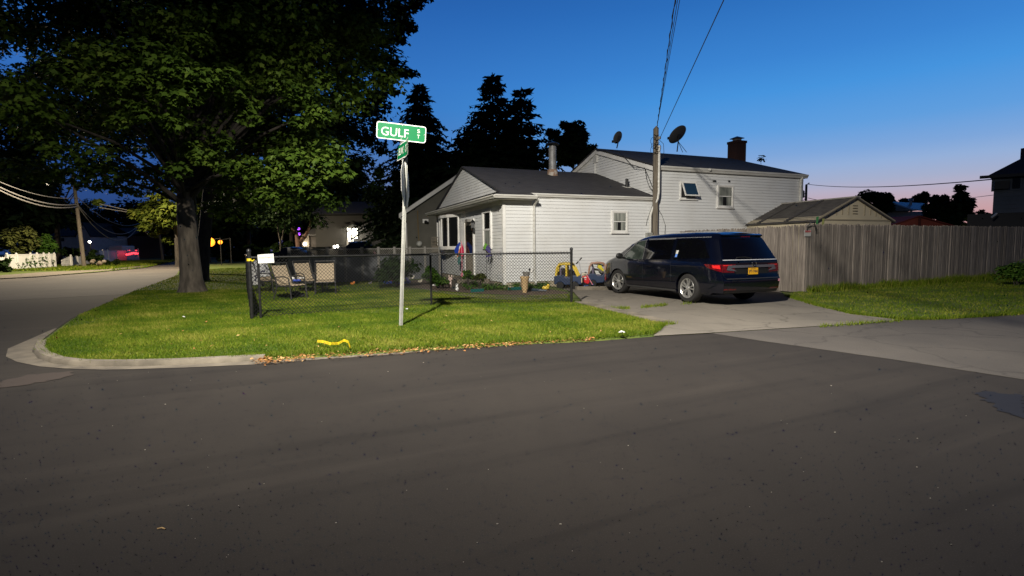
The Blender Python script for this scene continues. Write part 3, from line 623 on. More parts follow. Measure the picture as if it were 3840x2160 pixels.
# roofs (slabs)
def slab(m, pts, th): 
    pts = [V3(p) for p in pts]; n = (pts[1]-pts[0]).cross(pts[2]-pts[0]).normalized(); 
    if n.z < 0: n = -n
    return m.prism(pts, -n*th)
rf = MB(); s1 = (gz1-3.30)/(APX_B+.10)
zr = gz1+.09
slab(rf, [hp(-.0, -.10, HZ+.01), hp(A2, -.10, HZ+.01), hp(A2, APX_B, zr), hp(-.05, APX_B, zr), hp(-.05, .02, HZ+.045)], .05)
slab(rf, [hp(-.05, APX_B, zr), hp(A2, APX_B, zr), hp(A2, DB+.1, 3.2), hp(-.05, DB+.1, 3.2)], .05)
# lower lip over the front corner and the pent roof along the gable
OV = .42
slab(rf, [hp(-OV, -OV, 3.13), hp(.98, -OV, 3.13), hp(.98, -.05, HZ+.03), hp(.0, -.05, HZ+.03)], .04)
slab(rf, [hp(-OV, -OV, 3.13), hp(-.005, -.05, HZ+.04), hp(-.005, DB+.1, HZ+.04), hp(-OV, DB+.4, 3.13)], .04)
rf.build('roof', M['roof'], house)
rf = MB(); OE = .14
slab(rf, [hp(A2-.12, -OE, E2+.0), hp(A2E+.12, -OE, E2+.0), hp(A2E+.12, AB2, AZ2), hp(A2-.12, AB2, AZ2)], .06)
slab(rf, [hp(A2-.12, AB2, AZ2), hp(A2E+.12, AB2, AZ2), hp(A2E+.12, D2+OE, E2), hp(A2-.12, D2+OE, E2)], .06)
rf.build('upper_roof', M['roofd'], house)
# dark rake edging and white rake boards
rk = MB(); 
for b0, z0, b1, z1 in ((.05, HZ+.02, APX_B, zr-.03), (DB-.02, HZ+.02, APX_B, zr-.03)): rk.beam(hp(-.065, b0, z0), hp(-.065, b1, z1), .03, .05)
rk.build('rake_edge', M['roofd'], house)
rk = MB(); q = UP*.12
for b0, b1 in ((-OE, AB2), (D2+OE, AB2)): rk.prism([hp(A2-.10, b0, E2-.07), hp(A2-.10, b1, AZ2-.07), hp(A2-.10, b1, AZ2-.24), hp(A2-.10, b0, E2-.24)], HX*.09)
rk.build('rake_board', M['trim'], house)
# gutters: K-profile
def gutter(a, b, out, h=.11, d=.11, name='gutter', drop=0.):
    m = MB(); pr = [(0, 0), (0, -h), (d*.55, -h), (d*.75, -h*.55), (d, -h*.4), (d, 0), (d-.012, 0), (d-.012, -h*.3), (.012, -h*.3), (.012, 0)]
    k = len(pr); vs = [p+out*x+UP*z for p in (a, b) for x, z in pr]; m.add(vs, [(i, (i+1) % k, k+(i+1) % k, k+i) for i in range(k)]+[tuple(range(k)), tuple(range(2*k-1, k-1, -1))]); return m.build(name, M['gutter'], house)
gutter(hp(.95, -.05, HZ), hp(A2-.04, -.05, HZ), -HY); gutter(hp(-OV-.05, -OV+.02, 3.12), hp(1.04, -OV+.02, 3.12), -HY); gutter(hp(-OV+.02, -OV, 3.12), hp(-OV+.02, DB+.4, 3.12), -HX); gutter(hp(A2-.05, -.06, E2-.01), hp(A2E+.16, -.06, E2-.01), -HY, .15, .12)
# soffits
sf = MB(); hb(sf, -OV+.03, 1.02, -OV+.03, -.02, 2.985, 3.01); hb(sf, -OV+.03, -.02, -OV+.03, DB+.3, 2.982, 3.006); hb(sf, -.05, 1.02, -.05, -.02, 2.84, 2.985); hb(sf, -.06, -.02, -.02, DB, 2.84, 2.985)
sf.build('soffit', M['gutter'], house)
fc = MB(); hb(fc, .98, A2, -.045, -.005, 3.08, 3.2); hb(fc, A2, A2E+.1, -.055, -.005, 4.24, 4.38); hb(fc, 1.0, 1.04, -OV, -.02, 3., 3.15); fc.build('fascia', M['trim'], house)
# downspouts
def down(pts, wd=.075): 
    m = MB()
    for i in range(len(pts)-1): m.beam(pts[i], pts[i+1], wd, wd*.75, up=HX)
    return m.build('downspout', M['gutter'], house)
down([hp(1.1, -OV+.0, 3.02), hp(1.1, -.06, 2.84), hp(1.1, -.06, .35), hp(1.1, -.22, .12)])
down([hp(A2E-.16, -.14, 4.3), hp(A2E-.16, -.07, 4.15), hp(A2E-.16, -.07, .2)], .09)
# windows on the long wall
def window(u0, u1, v0, v1, name='window', curt=True, dark=False, fw=.055, double=True):
    a0, z1 = wall_at(u0, v0); a1, _ = wall_at(u1, v0); _, z0 = wall_at((u0+u1)/2, v1)
    m = MB(); o = .06
    for A, B_, Z0, Z1 in ((a0-fw, a0, z0-fw, z1+fw), (a1, a1+fw, z0-fw, z1+fw), (a0, a1, z1, z1+fw), (a0, a1, z0-fw, z0)): hb(m, A, B_, -o, .01, Z0, Z1)
    W = m.build(name, M['trim'], house, bevel=.004)
    m = MB(); hb(m, a0-fw-.03, a1+fw+.03, -.09, .0, z0-fw-.035, z0-fw); m.build('sill', M['trim'], W)
    zm = (z0+z1)/2; m = MB(); i = .03
    for Z0, Z1, of in ((zm-.01, z1, -.030), (z0, zm+.02, -.0265)):
        hb(m, a0, a0+i, of-.014, of, Z0, Z1); hb(m, a1-i, a1, of-.014, of, Z0, Z1); hb(m, a0+i, a1-i, of-.014, of, Z1-i, Z1); hb(m, a0+i, a1-i, of-.014, of, Z0, Z0+i)
    m.build('sash', M['trim'], W)
    hb(MB(), a0, a1, -.022, -.018, z0, z1).build('glass', M['glass'], W)
    if curt:
        m = MB(); n_ = 26; 
        for Z0, Z1, x0, x1, sc in ((zm+.03, z1-.03, 0, 1, 1), (z0+.03, zm-.02, .0, .34, 1), (z0+.03, zm-.02, .62, 1., 1)):
            m.grid(lambda i, j: hp(a0+.03+(a1-a0-.06)*(x0+(x1-x0)*i), -.0235-.0010*(1+math.sin(i*n_*(x1-x0)*1.4)), Z0+(Z1-Z0)*j-(.025*abs(math.sin(i*14)) if Z0 > zm and j == 0 else 0)), n_, 1)
        m.build('curtain', M['curtain'], W)
    return W, (a0, a1, z0, z1)
window(2297, 2347, 796, 867); W2, r2 = window(2692, 2744, 699, 774)
# awning window, sash tilted open
a0, z1 = wall_at(2553, 683); a1, _ = wall_at(2607, 683); _, z0 = wall_at(2580, 742)
m = MB()
for A, B_, Z0, Z1 in ((a0-.05, a0, z0-.05, z1+.05), (a1, a1+.05, z0-.05, z1+.05), (a0, a1, z1, z1+.05), (a0, a1, z0-.05, z0)): hb(m, A, B_, -.04, .01, Z0, Z1)
W = m.build('window', M['trim'], house); hb(MB(), a0, a1, -.021, -.018, z0, z1).build('opening', M['drk'], W)
tilt = math.radians(22); H_ = z1-z0; dn = -UP*math.cos(tilt)-HY*math.sin(tilt); tn_ = -HY*math.cos(tilt)+UP*math.sin(tilt); O_ = hp(a0, -.04, z1)
m = MB(); i = .05
m.boxf(O_, HX*(a1-a0), dn*i, tn_*.03).boxf(O_+dn*(H_-i), HX*(a1-a0), dn*i, tn_*.03).boxf(O_+dn*i, HX*i, dn*(H_-2*i), tn_*.03).boxf(O_+dn*i+HX*(a1-a0-i), HX*i, dn*(H_-2*i), tn_*.03)
S = m.build('sash', M['trim'], W); MB().boxf(O_+dn*i+HX*i+tn_*.01, HX*(a1-a0-2*i), dn*(H_-2*i), tn_*.008).build('glass', mat('blue_glass', (.02, .05, .09), rough=.06, spec=.9, coat=1.), S)
hb(MB(), a0-.08, a1+.08, -.08, 0, z0-.09, z0-.055).build('sill', M['trim'], W)
# small dark wall fixtures above the second-floor window, gutter lamp
for u, v, w_, h_ in ((2677, 679, .14, .06), (2732, 680, .06, .07)):
    A, Z = wall_at(u, v); m = MB(); hb(m, A-w_/2, A+w_/2, -.06, 0, Z-h_/2, Z+h_/2); m.build('wall_camera', M['blackp'], house, bevel=.008)
A, Z = wall_at(2662, 636, .2); MB().ball(hp(A, -.22, Z), .05, 10, 6).box(hp(A, -.16, Z), (.08, .1, .05)).build('eave_lamp', M['gutter'], house, smooth=True)
# gable louvre and its pipe
b, z = front_at(2235, 596, A2); m = MB()
O_ = hp(A2-.02, b-.16, z-.17); m.boxf(O_, HY*.32, -HX*.04, UP*.34); lv_ = m.build('gable_vent', M['trim'], house); m = MB()
for i in range(5): m.boxf(hp(A2-.064, b-.12, z-.13+i*.06), HY*.24, -HX*.012+UP*.0, UP*.03)
m.build('louvre', M['vent'], lv_)
MB().tube([hp(A2-.05, b, z-.2), hp(A2-.05, b, 4.0)], .025, 8).build('vent_pipe', M['trim'], house)
# roof vent stack
d_ = ray(2351, 702); 
def on_roof(u, v, b0=-.10, z0=HZ+.01, b1=APX_B, z1=zr):
    P = hp(0, b0, z0); n_ = HX.cross(hp(0, b1, z1)-P).normalized(); d = ray(u, v); o = Vector((0, 0, CH)); return o+d*((P-o).dot(n_)/d.dot(n_))
p = on_roof(2351, 702); m = MB().tube([p-UP*.1, p+UP*.33], .065, 12); m.build('plumbing_vent', M['blackp'], house, smooth=True); MB().box(p+UP*.01, (.28, .3, .015), Matrix.Rotation(TH, 3, 'Z') @ Matrix.Rotation(math.atan(s1), 3, 'X')).build('flashing', M['gutter'], house)
# stove-pipe chimney behind the ridge
p = on_roof(2072, 655)
m = MB().tube([p-UP*.2, p+UP*.2], [.25, .21], 16); ch = m.build('stove_pipe', mat('rusty_base', (.25, .16, .11), (.42, .38, .33), rough=.8, scale=6, lo=.45, hi=.55), house, smooth=True)
MB().lathe(p+UP*.2, [(.155, 0), (.155, .78), (.165, .79), (.165, .86), (.15, .87), (.15, .95)], 20).build('flue', mat('flue_steel', (.30, .30, .30), (.18, .18, .18), rough=.55, metal=.25, scale=5), ch, smooth=True)
MB().lathe(p+UP*1.12, [(.09, 0), (.09, .1), (.29, .1), (.27, .15), (0, .24)], 16).build('cap', M['blackm'], ch, smooth=True)
for i in range(4): a = i*math.pi/2+.4; m = MB(); m.beam(p+UP*1.12+Vector((.14*math.cos(a), .14*math.sin(a), 0)), p+UP*1.28+Vector((.14*math.cos(a), .14*math.sin(a), 0)), .02); m.build('cap_stay', M['blackm'], ch)
# brick chimney
def on_roof2(u, v): return None
P = hp(0, -OE, E2); n_ = HX.cross(hp(0, AB2, AZ2)-P).normalized(); d = ray(2777, 595); o_ = Vector((0, 0, CH)); p = o_+d*((P-o_).dot(n_)/d.dot(n_)); r = p-C0; ca, cb = r.dot(HX), r.dot(HY)
ztop = at(2777, 527, p.y).z; wd = .62; m = MB(); hb(m, ca-wd/2, ca+wd/2, cb-.05, cb+wd-.05, p.z-.5, ztop-.12); hb(m, ca-wd/2-.03, ca+wd/2+.03, cb-.08, cb+wd-.02, ztop-.12, ztop); bc = m.build('brick_chimney', M['brick'], house)
m = MB(); hb(m, ca-.15, ca+.15, cb+.11, cb+.41, ztop, ztop+.16); m.build('flue_collar', M['galv'], bc)
m = MB(); q = hp(ca, cb+.26, ztop+.16); e = .25; vs = [q+HX*e*sx+HY*e*sy for sx, sy in ((-1, -1), (1, -1), (1, 1), (-1, 1))]; m.add(vs+[q+UP*.11]+[v_-UP*.03 for v_ in vs], [(0, 1, 4), (1, 2, 4), (2, 3, 4), (3, 0, 4), (0, 5, 6, 1), (1, 6, 7, 2), (2, 7, 8, 3), (3, 8, 5, 0), (8, 7, 6, 5)]); m.build('cap', M['blackm'], bc)
# ---- front face: bay window, door, window
def fb(m, b0, b1, z0, z1, o0, o1): return m.boxf(hp(-o0, b0, z0), HY*(b1-b0), -HX*(o1-o0), UP*(z1-z0))
b0, z1 = front_at(1842, 785); b1, _ = front_at(1816, 785); _, z0 = front_at(1830, 924); z1 = 2.66
m = MB(); fw = .09
fb(m, b0-fw, b0, z0-fw, z1+fw, 0, .07); fb(m, b1, b1+fw, z0-fw, z1+fw, 0, .07); fb(m, b0, b1, z1, z1+fw, 0, .07); fb(m, b0, b1, z0-fw, z0, 0, .07); W = m.build('window', M['trim'], house)
m = MB(); fb(m, b0, b1, z0, z1, .018, .022); m.build('glass', M['glassf'], W); m = MB(); fb(m, b0, b1, (z0+z1)/2-.03, (z0+z1)/2+.03, .022, .045); fb(m, b0, b0+.04, z0, z1, .022, .045); fb(m, b1-.04, b1, z0, z1, .022, .045); m.build('sash', M['trim'], W)
m = MB(); m.boxf(hp(-.0225, b0+.1, z0+.03), HY*(b1-b0-.2), -HX*.004, UP*((z1-z0)*.45)); m.build('blind', M['curtain'], W)
# door with storm door
b0, _ = front_at(1778, 900); b1, _ = front_at(1747, 900); z1 = 2.45; m = MB(); fb(m, b0-.09, b0, SB, z1+.09, 0, .06); fb(m, b1, b1+.09, SB, z1+.09, 0, .06); fb(m, b0, b1, z1, z1+.09, 0, .06); W = m.build('door', M['trim'], house)
m = MB(); fb(m, b0, b1, SB, z1, .018, .03); m.build('door_leaf', mat('tan_door', (.36, .32, .24), (.28, .25, .19), rough=.6, scale=3), W); m = MB(); fb(m, b0+.12, b1-.12, SB+.9, z1-.15, .031, .036); m.build('door_glass', M['glass'], W); m = MB(); fb(m, b0+.2, b0+.5, z1-.02, z1+.09, .06, .20); m.build('door_hood', M['greyp'], W)
# bay window: shallow bow
b0, _ = front_at(1727, 900); b1, _ = front_at(1662, 900); _, z0 = front_at(1700, 925); z1 = 2.72; N_ = 4; pr = []
for i in range(N_+1): t_ = i/N_; pr.append((b0+(b1-b0)*t_, .03+.36*math.sin(math.pi*t_)))
W = MB(); 
for x, o in pr: W.boxf(hp(-o-.03, x-.06, z0), HY*.12, -HX*.05, UP*(z1-z0))
W = W.build('bay_window', M['trim'], house); g = MB(); fl = MB()
for i in range(N_):
    (x0, o0), (x1, o1) = pr[i], pr[i+1]; g.add([hp(-o0-.035, x0, z0), hp(-o1-.035, x1, z0), hp(-o1-.035, x1, z1), hp(-o0-.035, x0, z1)], [(0, 1, 2, 3)])
g.build('glass', M['glassf'], W)
for zz, hh, ex_ in ((z0-.12, .14, .06), (z1, .12, .06)):
    m = MB(); m.prism([hp(0, b0-.06, zz)]+[hp(-o-ex_-.05, x, zz) for x, o in pr]+[hp(0, b1+.06, zz)], UP*hh); m.build('sill' if zz < 1.6 else 'head', M['trim'], W)
m = MB(); m.grid(lambda i, j: hp(.0-.02, b0+.15+(b1-b0-.3)*i, z0+(z1-z0)*j), 2, 1); m.build('curtain', M['curtain'], W)
# lantern, wreath, black wall box by the door
b, z = front_at(1782, 845); m = MB().box(hp(-.1, b, z), (.12, .14, .2)).lathe(hp(-.1, b, z+.1), [(.1, 0), (.02, .12)], 8).tube([hp(0, b, z+.1), hp(-.08, b, z+.2)], .015, 6); m.build('wall_lantern', M['blackm'], house)
b, z = front_at(1781, 866); MB().boxf(hp(-.01, b-.08, z-.1), HY*.16, -HX*.07, UP*.2).build('mailbox', M['blackp'], house, bevel=.02)
# foundation slab corner step
st = MB(); hb(st, -1.0, .0, 3.2, 5.0, -.02, .2); st.build('door_step', M['conc'], house)
# house meter box + service mast clipped on the wall
A, Z = wall_at(2432, 895); bx = MB(); hb(bx, A-.17, A+.17, -.16, -.02, Z-.22, Z+.22); mb_ = bx.build('meter_box', M['galv'], house, bevel=.01)
MB().lathe(hp(A, -.16, Z-.02), [(.085, 0), (.085, .06), (.07, .07), (0, .07)], 16, axis=-HY).build('meter_dial', M['alu'], mb_, smooth=True)
A2p, Z2 = wall_at(2459, 480, .18)
m = MB(); Am = A; m.tube([hp(Am, -.10, Z+.2), hp(Am, -.10, 2.55), hp(Am+.05, -.12, 2.75), hp(A2p+.06, -.26, 3.15), hp(A2p+.09, -.28, 3.4), hp(A2p+.09, -.28, Z2-.65)], .045, 10); m.build('service_conduit', M['gutter'], house, smooth=True)
# wreath-like decoration
b, z = front_at(1777, 838); m = MB(); 
for i in range(9): a = i*.7; m.ball(hp(-.05, b+.1*math.cos(a), z-.15+.1*math.sin(a)), .045, 6, 4)
tag(m.build('door_wreath', mat('wreath', (.10, .03, .03), (.05, .07, .03), scale=20)), 'small round red and green wreath hanging beside the front door', 'wreath')
# ---- service pole fixed in front of the wall junction
pb = hp(A2p, -.20, 0); tz = Z2
pole = thing('service_pole', 'weathered square timber service pole rising above the gutter where the house steps up', 'pole', pb)
MB().boxf(pb+Vector((-.085, -.05, 0)), Vector((.17, 0, 0)), Vector((0, .12, 0)), UP*(tz-.02)).prism([pb+Vector((-.085, -.05, tz-.02)), pb+Vector((.085, -.05, tz-.02)), pb+Vector((0, -.05, tz+.07))], Vector((0, .12, 0))).build('shaft', M['pole'], pole)
m = MB()
for k in range(5):
    zz = tz-.25-k*.16; pts = [pb+Vector((-.1, -.06, zz)), pb+Vector((.0, -.1, zz-.06)), pb+Vector((.1, -.05, zz-.02))]; m.tube(pts, .012, 5)
for k in range(6):
    r_ = .1+.05*random.random(); c = pb+Vector((-.12 if k % 2 else .06, -.08, tz-.42-.08*k)); m.tube([c+Vector((r_*math.cos(a)*.7, -.02, r_*math.sin(a))) for a in np.linspace(random.random()*3, random.random()*3+4.3, 12)], .007, 4)
m.tube([pb+Vector((.1, -.08, tz-.45)), pb+Vector((.25, -.1, tz-.6)), pb+Vector((.27, -.1, tz-.9)), pb+Vector((.26, 0, tz-1.1))], .009, 5)
m.build('cable_loops', M['wire'], pole)
MB().lathe(pb+Vector((.12, -.06, tz-.42)), [(.04, 0), (.05, .05), (.03, .1), (0, .11)], 10).build('weatherhead', M['galv'], pole)
# cables along rake and down wall
m = MB(); pts = [hp(A2-.14, 4.0, AZ2-.13), hp(A2-.15, 3.0, AZ2-.3), hp(A2-.17, 2.2, AZ2-.48), hp(A2-.15, 1.2, E2+.10), hp(A2-.16, .5, E2-.02), hp(A2-.2, .15, E2-.5), hp(A2-.1, -.1, E2-1.1)]; m.tube(pts, .012, 5); m.tube([pts[4], hp(A2-.18, .35, E2-.45), hp(A2-.2, .2, E2-.7), pts[6]], .009, 5)
m.tube([hp(A2p+.03, -.13, 3.3), hp(A2p+.02, -.04, 2.6), hp(A2p+.0, -.04, 1.5), hp(A2p, -.04, .6)], .014, 5)
m.tube([hp(A2p+.05, -.12, 3.0), hp(A2p+.45, -.05, 2.55), hp(A2p+.6, -.05, 2.2), hp(A2p+.58, -.05, 1.8)], .008, 5); m.tube([hp(A2p-.02, -.1, 3.0), hp(A2p-.25, -.06, 2.4), hp(A2p-.28, -.05, 2.2)], .006, 5)
tag(m.build('drop_cables', M['wire']), 'loose black cables stapled along the gable rake and hanging down beside the meter', 'cable')
# ---- overhead service wires to the pole by the camera
def sag(a, b, s, n=22): return [a.lerp(b, i/n)-UP*(4*s*(i/n)*(1-i/n)) for i in range(n+1)]
PA = pb+Vector((.02, -.05, tz+.02)); UPOLE = Vector((.9, -1.2, 0))
def through(u, v, k=3.2):    # far end: continue the picture line past the frame top
    q = at(u, v, 11.); return q
W_ = []
for (u0, v0, r_, lab, tw) in ((2532, 0, .011, 'thick twisted black service cable, leftmost of the wires running up from the timber pole', True), (2541, 0, .006, 'thin black wire, second from the left of those rising from the timber pole', False), (2549, 0, .006, 'thin black wire, third from the left of those rising from the timber pole', False), (2714, 0, .010, 'single black cable slanting away to the upper right from the timber pole', False)):
    s_ = PA + (Vector((.1, -.02, -.42)) if u0 > 2600 else Vector((0, 0, 0)))
    q = at(u0, v0, 9.5); e = s_+(q-s_)*1.75; pts = [s_.lerp(e, i/60) for i in range(61)]
    if tw: pts2 = [p+Vector((.018*math.sin(i*1.9), 0, .018*math.cos(i*1.9))) for i, p in enumerate(pts)]; m = MB().tube(pts, r_*.7, 5).tube(pts2, r_*.7, 5)
    else: m = MB().tube(pts, r_, 5)
    tag(m.build('overhead_wire', M['wire']), lab, 'wire', 'service wires from the timber pole')
# ---- satellite dishes
def dish(px, label, c, aim, R_, foot, legs):
    t = thing('satellite_dish', label, 'satellite dish', foot, group='satellite dishes on the roof ridge'); aim = aim.normalized(); x = aim.cross(UP).normalized(); y = x.cross(aim); m = MB()
    n = 28; rings = 6; vs = [c]; 
    for k in range(1, rings+1):
        for j in range(n): a = 2*math.pi*j/n; r = R_*k/rings; vs.append(c+x*r*math.cos(a)+y*r*1.08*math.sin(a)+aim*(.16*R_*(k/rings)**2))
    fs = [(0, 1+(j+1) % n, 1+j) for j in range(n)]+[(1+k*n+j, 1+k*n+(j+1) % n, 1+(k+1)*n+(j+1) % n, 1+(k+1)*n+j) for k in range(rings-1) for j in range(n)]
    m.add(vs, fs); o = m.build('reflector', cm('dishgrey', (.10, .10, .10), .6), t, smooth=True); sd_ = o.modifiers.new('Solid', 'SOLIDIFY'); sd_.thickness = .012
    hub = c-aim*.05; m = MB().tube([hub, hub-UP*.06, foot+UP*.02], .026, 8)
    for l in legs: m.tube([hub.lerp(foot, .35), l], .012, 6)
    m.build('mast', M['blackm'], t, smooth=True)
    MB().tube([c-y*R_*.95, c-y*R_*1.0+aim*R_*.75], .015, 6).box(c-y*R_*.92+aim*R_*.85, (.1, .1, .1)).build('feed_arm', M['blackm'], t)
    MB().box(c-aim*.07, (.12, .12, .16)).build('bracket', M['blackm'], t)
ridge = hp(A2+.9, AB2, AZ2); Yd = ridge.y
c = at(2318, 516, Yd-.1); ft = hp(A2+.62, AB2-.25, AZ2-.06)
dish(0, 'smaller round satellite dish tilted left near the left end of the ridge', c, Vector((-.55, .72, .42)), .26, at(2313, 557, Yd-.3), [])
Y2_ = hp(8.1, AB2-.5, 0).y; c = at(2543, 507, Y2_)
dish(1, 'larger oval satellite dish on tripod legs right of the timber pole', c, Vector((-.35, .55, .62)), .43, at(2539, 570, Y2_-.2), [at(2560, 571, Y2_-.1), at(2575, 571, Y2_-.3)])
# ================================================================ minivan (local: x forward from the rear bumper, y to its left, z up)
VR = math.radians(112.5); VO = Vector((5.62, 12.10, .012))
van = thing('minivan', 'dark navy minivan parked tail-out on the driveway beside the cedar fence', 'minivan', VO, VR)
def interp(x, xs, ys): return float(np.interp(x, xs, ys))
def sm(x, xs, ys):
    return sum(interp(x+d, xs, ys) for d in (-.09, -.045, 0, .045, .09))/5
TZX = [0, .25, .5, 1.2, 2.2, 3.0, 3.35, 3.7, 4.3, 4.6, 4.95, 5.1, 5.17]; TZY = [1.66, 1.695, 1.71, 1.735, 1.735, 1.70, 1.64, 1.46, 1.12, 1.04, .93, .82, .66]
def tz(x): return sm(x, TZX, TZY)
HZX = [.2, .3, .45, .62, .85, .98, 1.05, 1.12, 1.3, 1.6, 1.8]; HZY = [.90, .945, .975, .985, .985, .985, .965, .935, .875, .765, .70]
XR = lambda z: float(np.interp(z, [.2, .3, .42, .62, .66, .70, .95, 1.04, 1.08, 1.3, 1.5, 1.62, 1.68, 1.75], [.12, .05, .0, -.01, .02, .05, .07, .07, .10, .22, .33, .38, .37, .45]))
def plan(x):
    k = 1.
    if x < .55: k -= .11*((.55-x)/.55)**2.2
    if x > 4.2: k -= .22*((x-4.2)/.97)**2.3
    return k
RT = .17
def hwid(x, z):
    y = interp(z, HZX, HZY)*plan(x)
    if 3.3 < x: y = min(y, y)
    t = tz(x); r = RT if x < 3.6 else .13
    if z > t-r:
        q = (z-(t-r))/r; y -= r*1.15*(1-math.sqrt(max(0, 1-q*q)))
    return y
AX = (1.08, 4.08); WR = .36
def z0(x):
    s = .24+.0*x
    if x < .35: s = .30
    if x > 4.75: s = .24
    for a in AX:
        d = abs(x-a)
        if d < .42: s = max(s, .34+math.sqrt(max(0, .42**2-d*d))*.98)
    return s
def xs_shift(x, z): return x + XR(z)*max(0, 1-x/.75)**1.0 if x < .75 else x
def SP(x, z, o=0., side=1):      # point on the van's side
    z_ = min(z, tz(x)); return Vector((xs_shift(x, z_), side*(hwid(x, z_)+o), z_))
STA = sorted(set([0, .03, .08, .15, .25, .35, .5]+list(np.round(np.arange(.60, 1.58, .04), 3))+[1.7, 1.9, 2.2, 2.5, 2.8, 3.0, 3.15, 3.3, 3.45]+list(np.round(np.arange(3.56, 4.6, .04), 3))+[4.7, 4.8, 4.9, 4.98, 5.04, 5.09, 5.13, 5.16]))
bm_ = MB(); NL = 22; cols = []
for x in STA:
    zt = tz(x); zb = z0(x); zs = [zb+(zt-RT-zb)*i/14 for i in range(15)]+[zt-RT+RT*math.sin(math.pi/2*i/7) for i in range(1, 8)]
    L_ = [SP(x, z) for z in zs]; ytop = L_[-1].y
    top = [Vector((L_[-1].x, ytop*(1-2*i/6), zt+.03*(1-(1-2*i/6)**2)*(1 if x < 4.3 else .9))) for i in range(1, 6)]
    Rr = [Vector((p.x, -p.y, p.z)) for p in L_[::-1]]; cols.append(L_+top+Rr)
K = len(cols[0]); n0 = len(STA)
vs = [p for c in cols for p in c]; fs = [(i*K+j, (i+1)*K+j, (i+1)*K+j+1, i*K+j+1) for i in range(n0-1) for j in range(K-1)]
fs += [(i*K, i*K+K-1, (i+1)*K+K-1, (i+1)*K) for i in range(n0-1)]
bm_.add(vs, fs)
def RP_(y, z, o=0.):             # point on the van's tail
    ys = hwid(0, min(z, tz(0)-.001)); q = max(-1, min(1, y/ys)); return Vector((XR(z)-.055*(1-q*q)-o, y, z))
nz_, ny = 24, 16; zs = [z0(0)+(tz(0)-z0(0))*i/nz_ for i in range(nz_+1)]
bm_.add([RP_(hwid(0, z)*(2*j/ny-1), z) for z in zs for j in range(ny+1)], [(i*(ny+1)+j, i*(ny+1)+j+1, (i+1)*(ny+1)+j+1, (i+1)*(ny+1)+j) for i in range(nz_) for j in range(ny)])
c = cols[-1]; bm_.add(c, [tuple(range(len(c)))])
bm_.build('body', M['paint'], van, smooth=True, local=True, angle=50)
def patch(m, q, o, fn, nu=8, nv=6, side=1):
    """bilinear quad in (x,z) or (y,z) laid on the body surface, o proud"""
    q = [Vector((a, b, 0)) for a, b in q]
    def f(i, j):
        p = q[0].lerp(q[1], i).lerp(q[3].lerp(q[2], i), j); return fn(p.x, p.y, o) if side is None else fn(p.x, p.y, o, side)
    return m.grid(f, nu, nv)
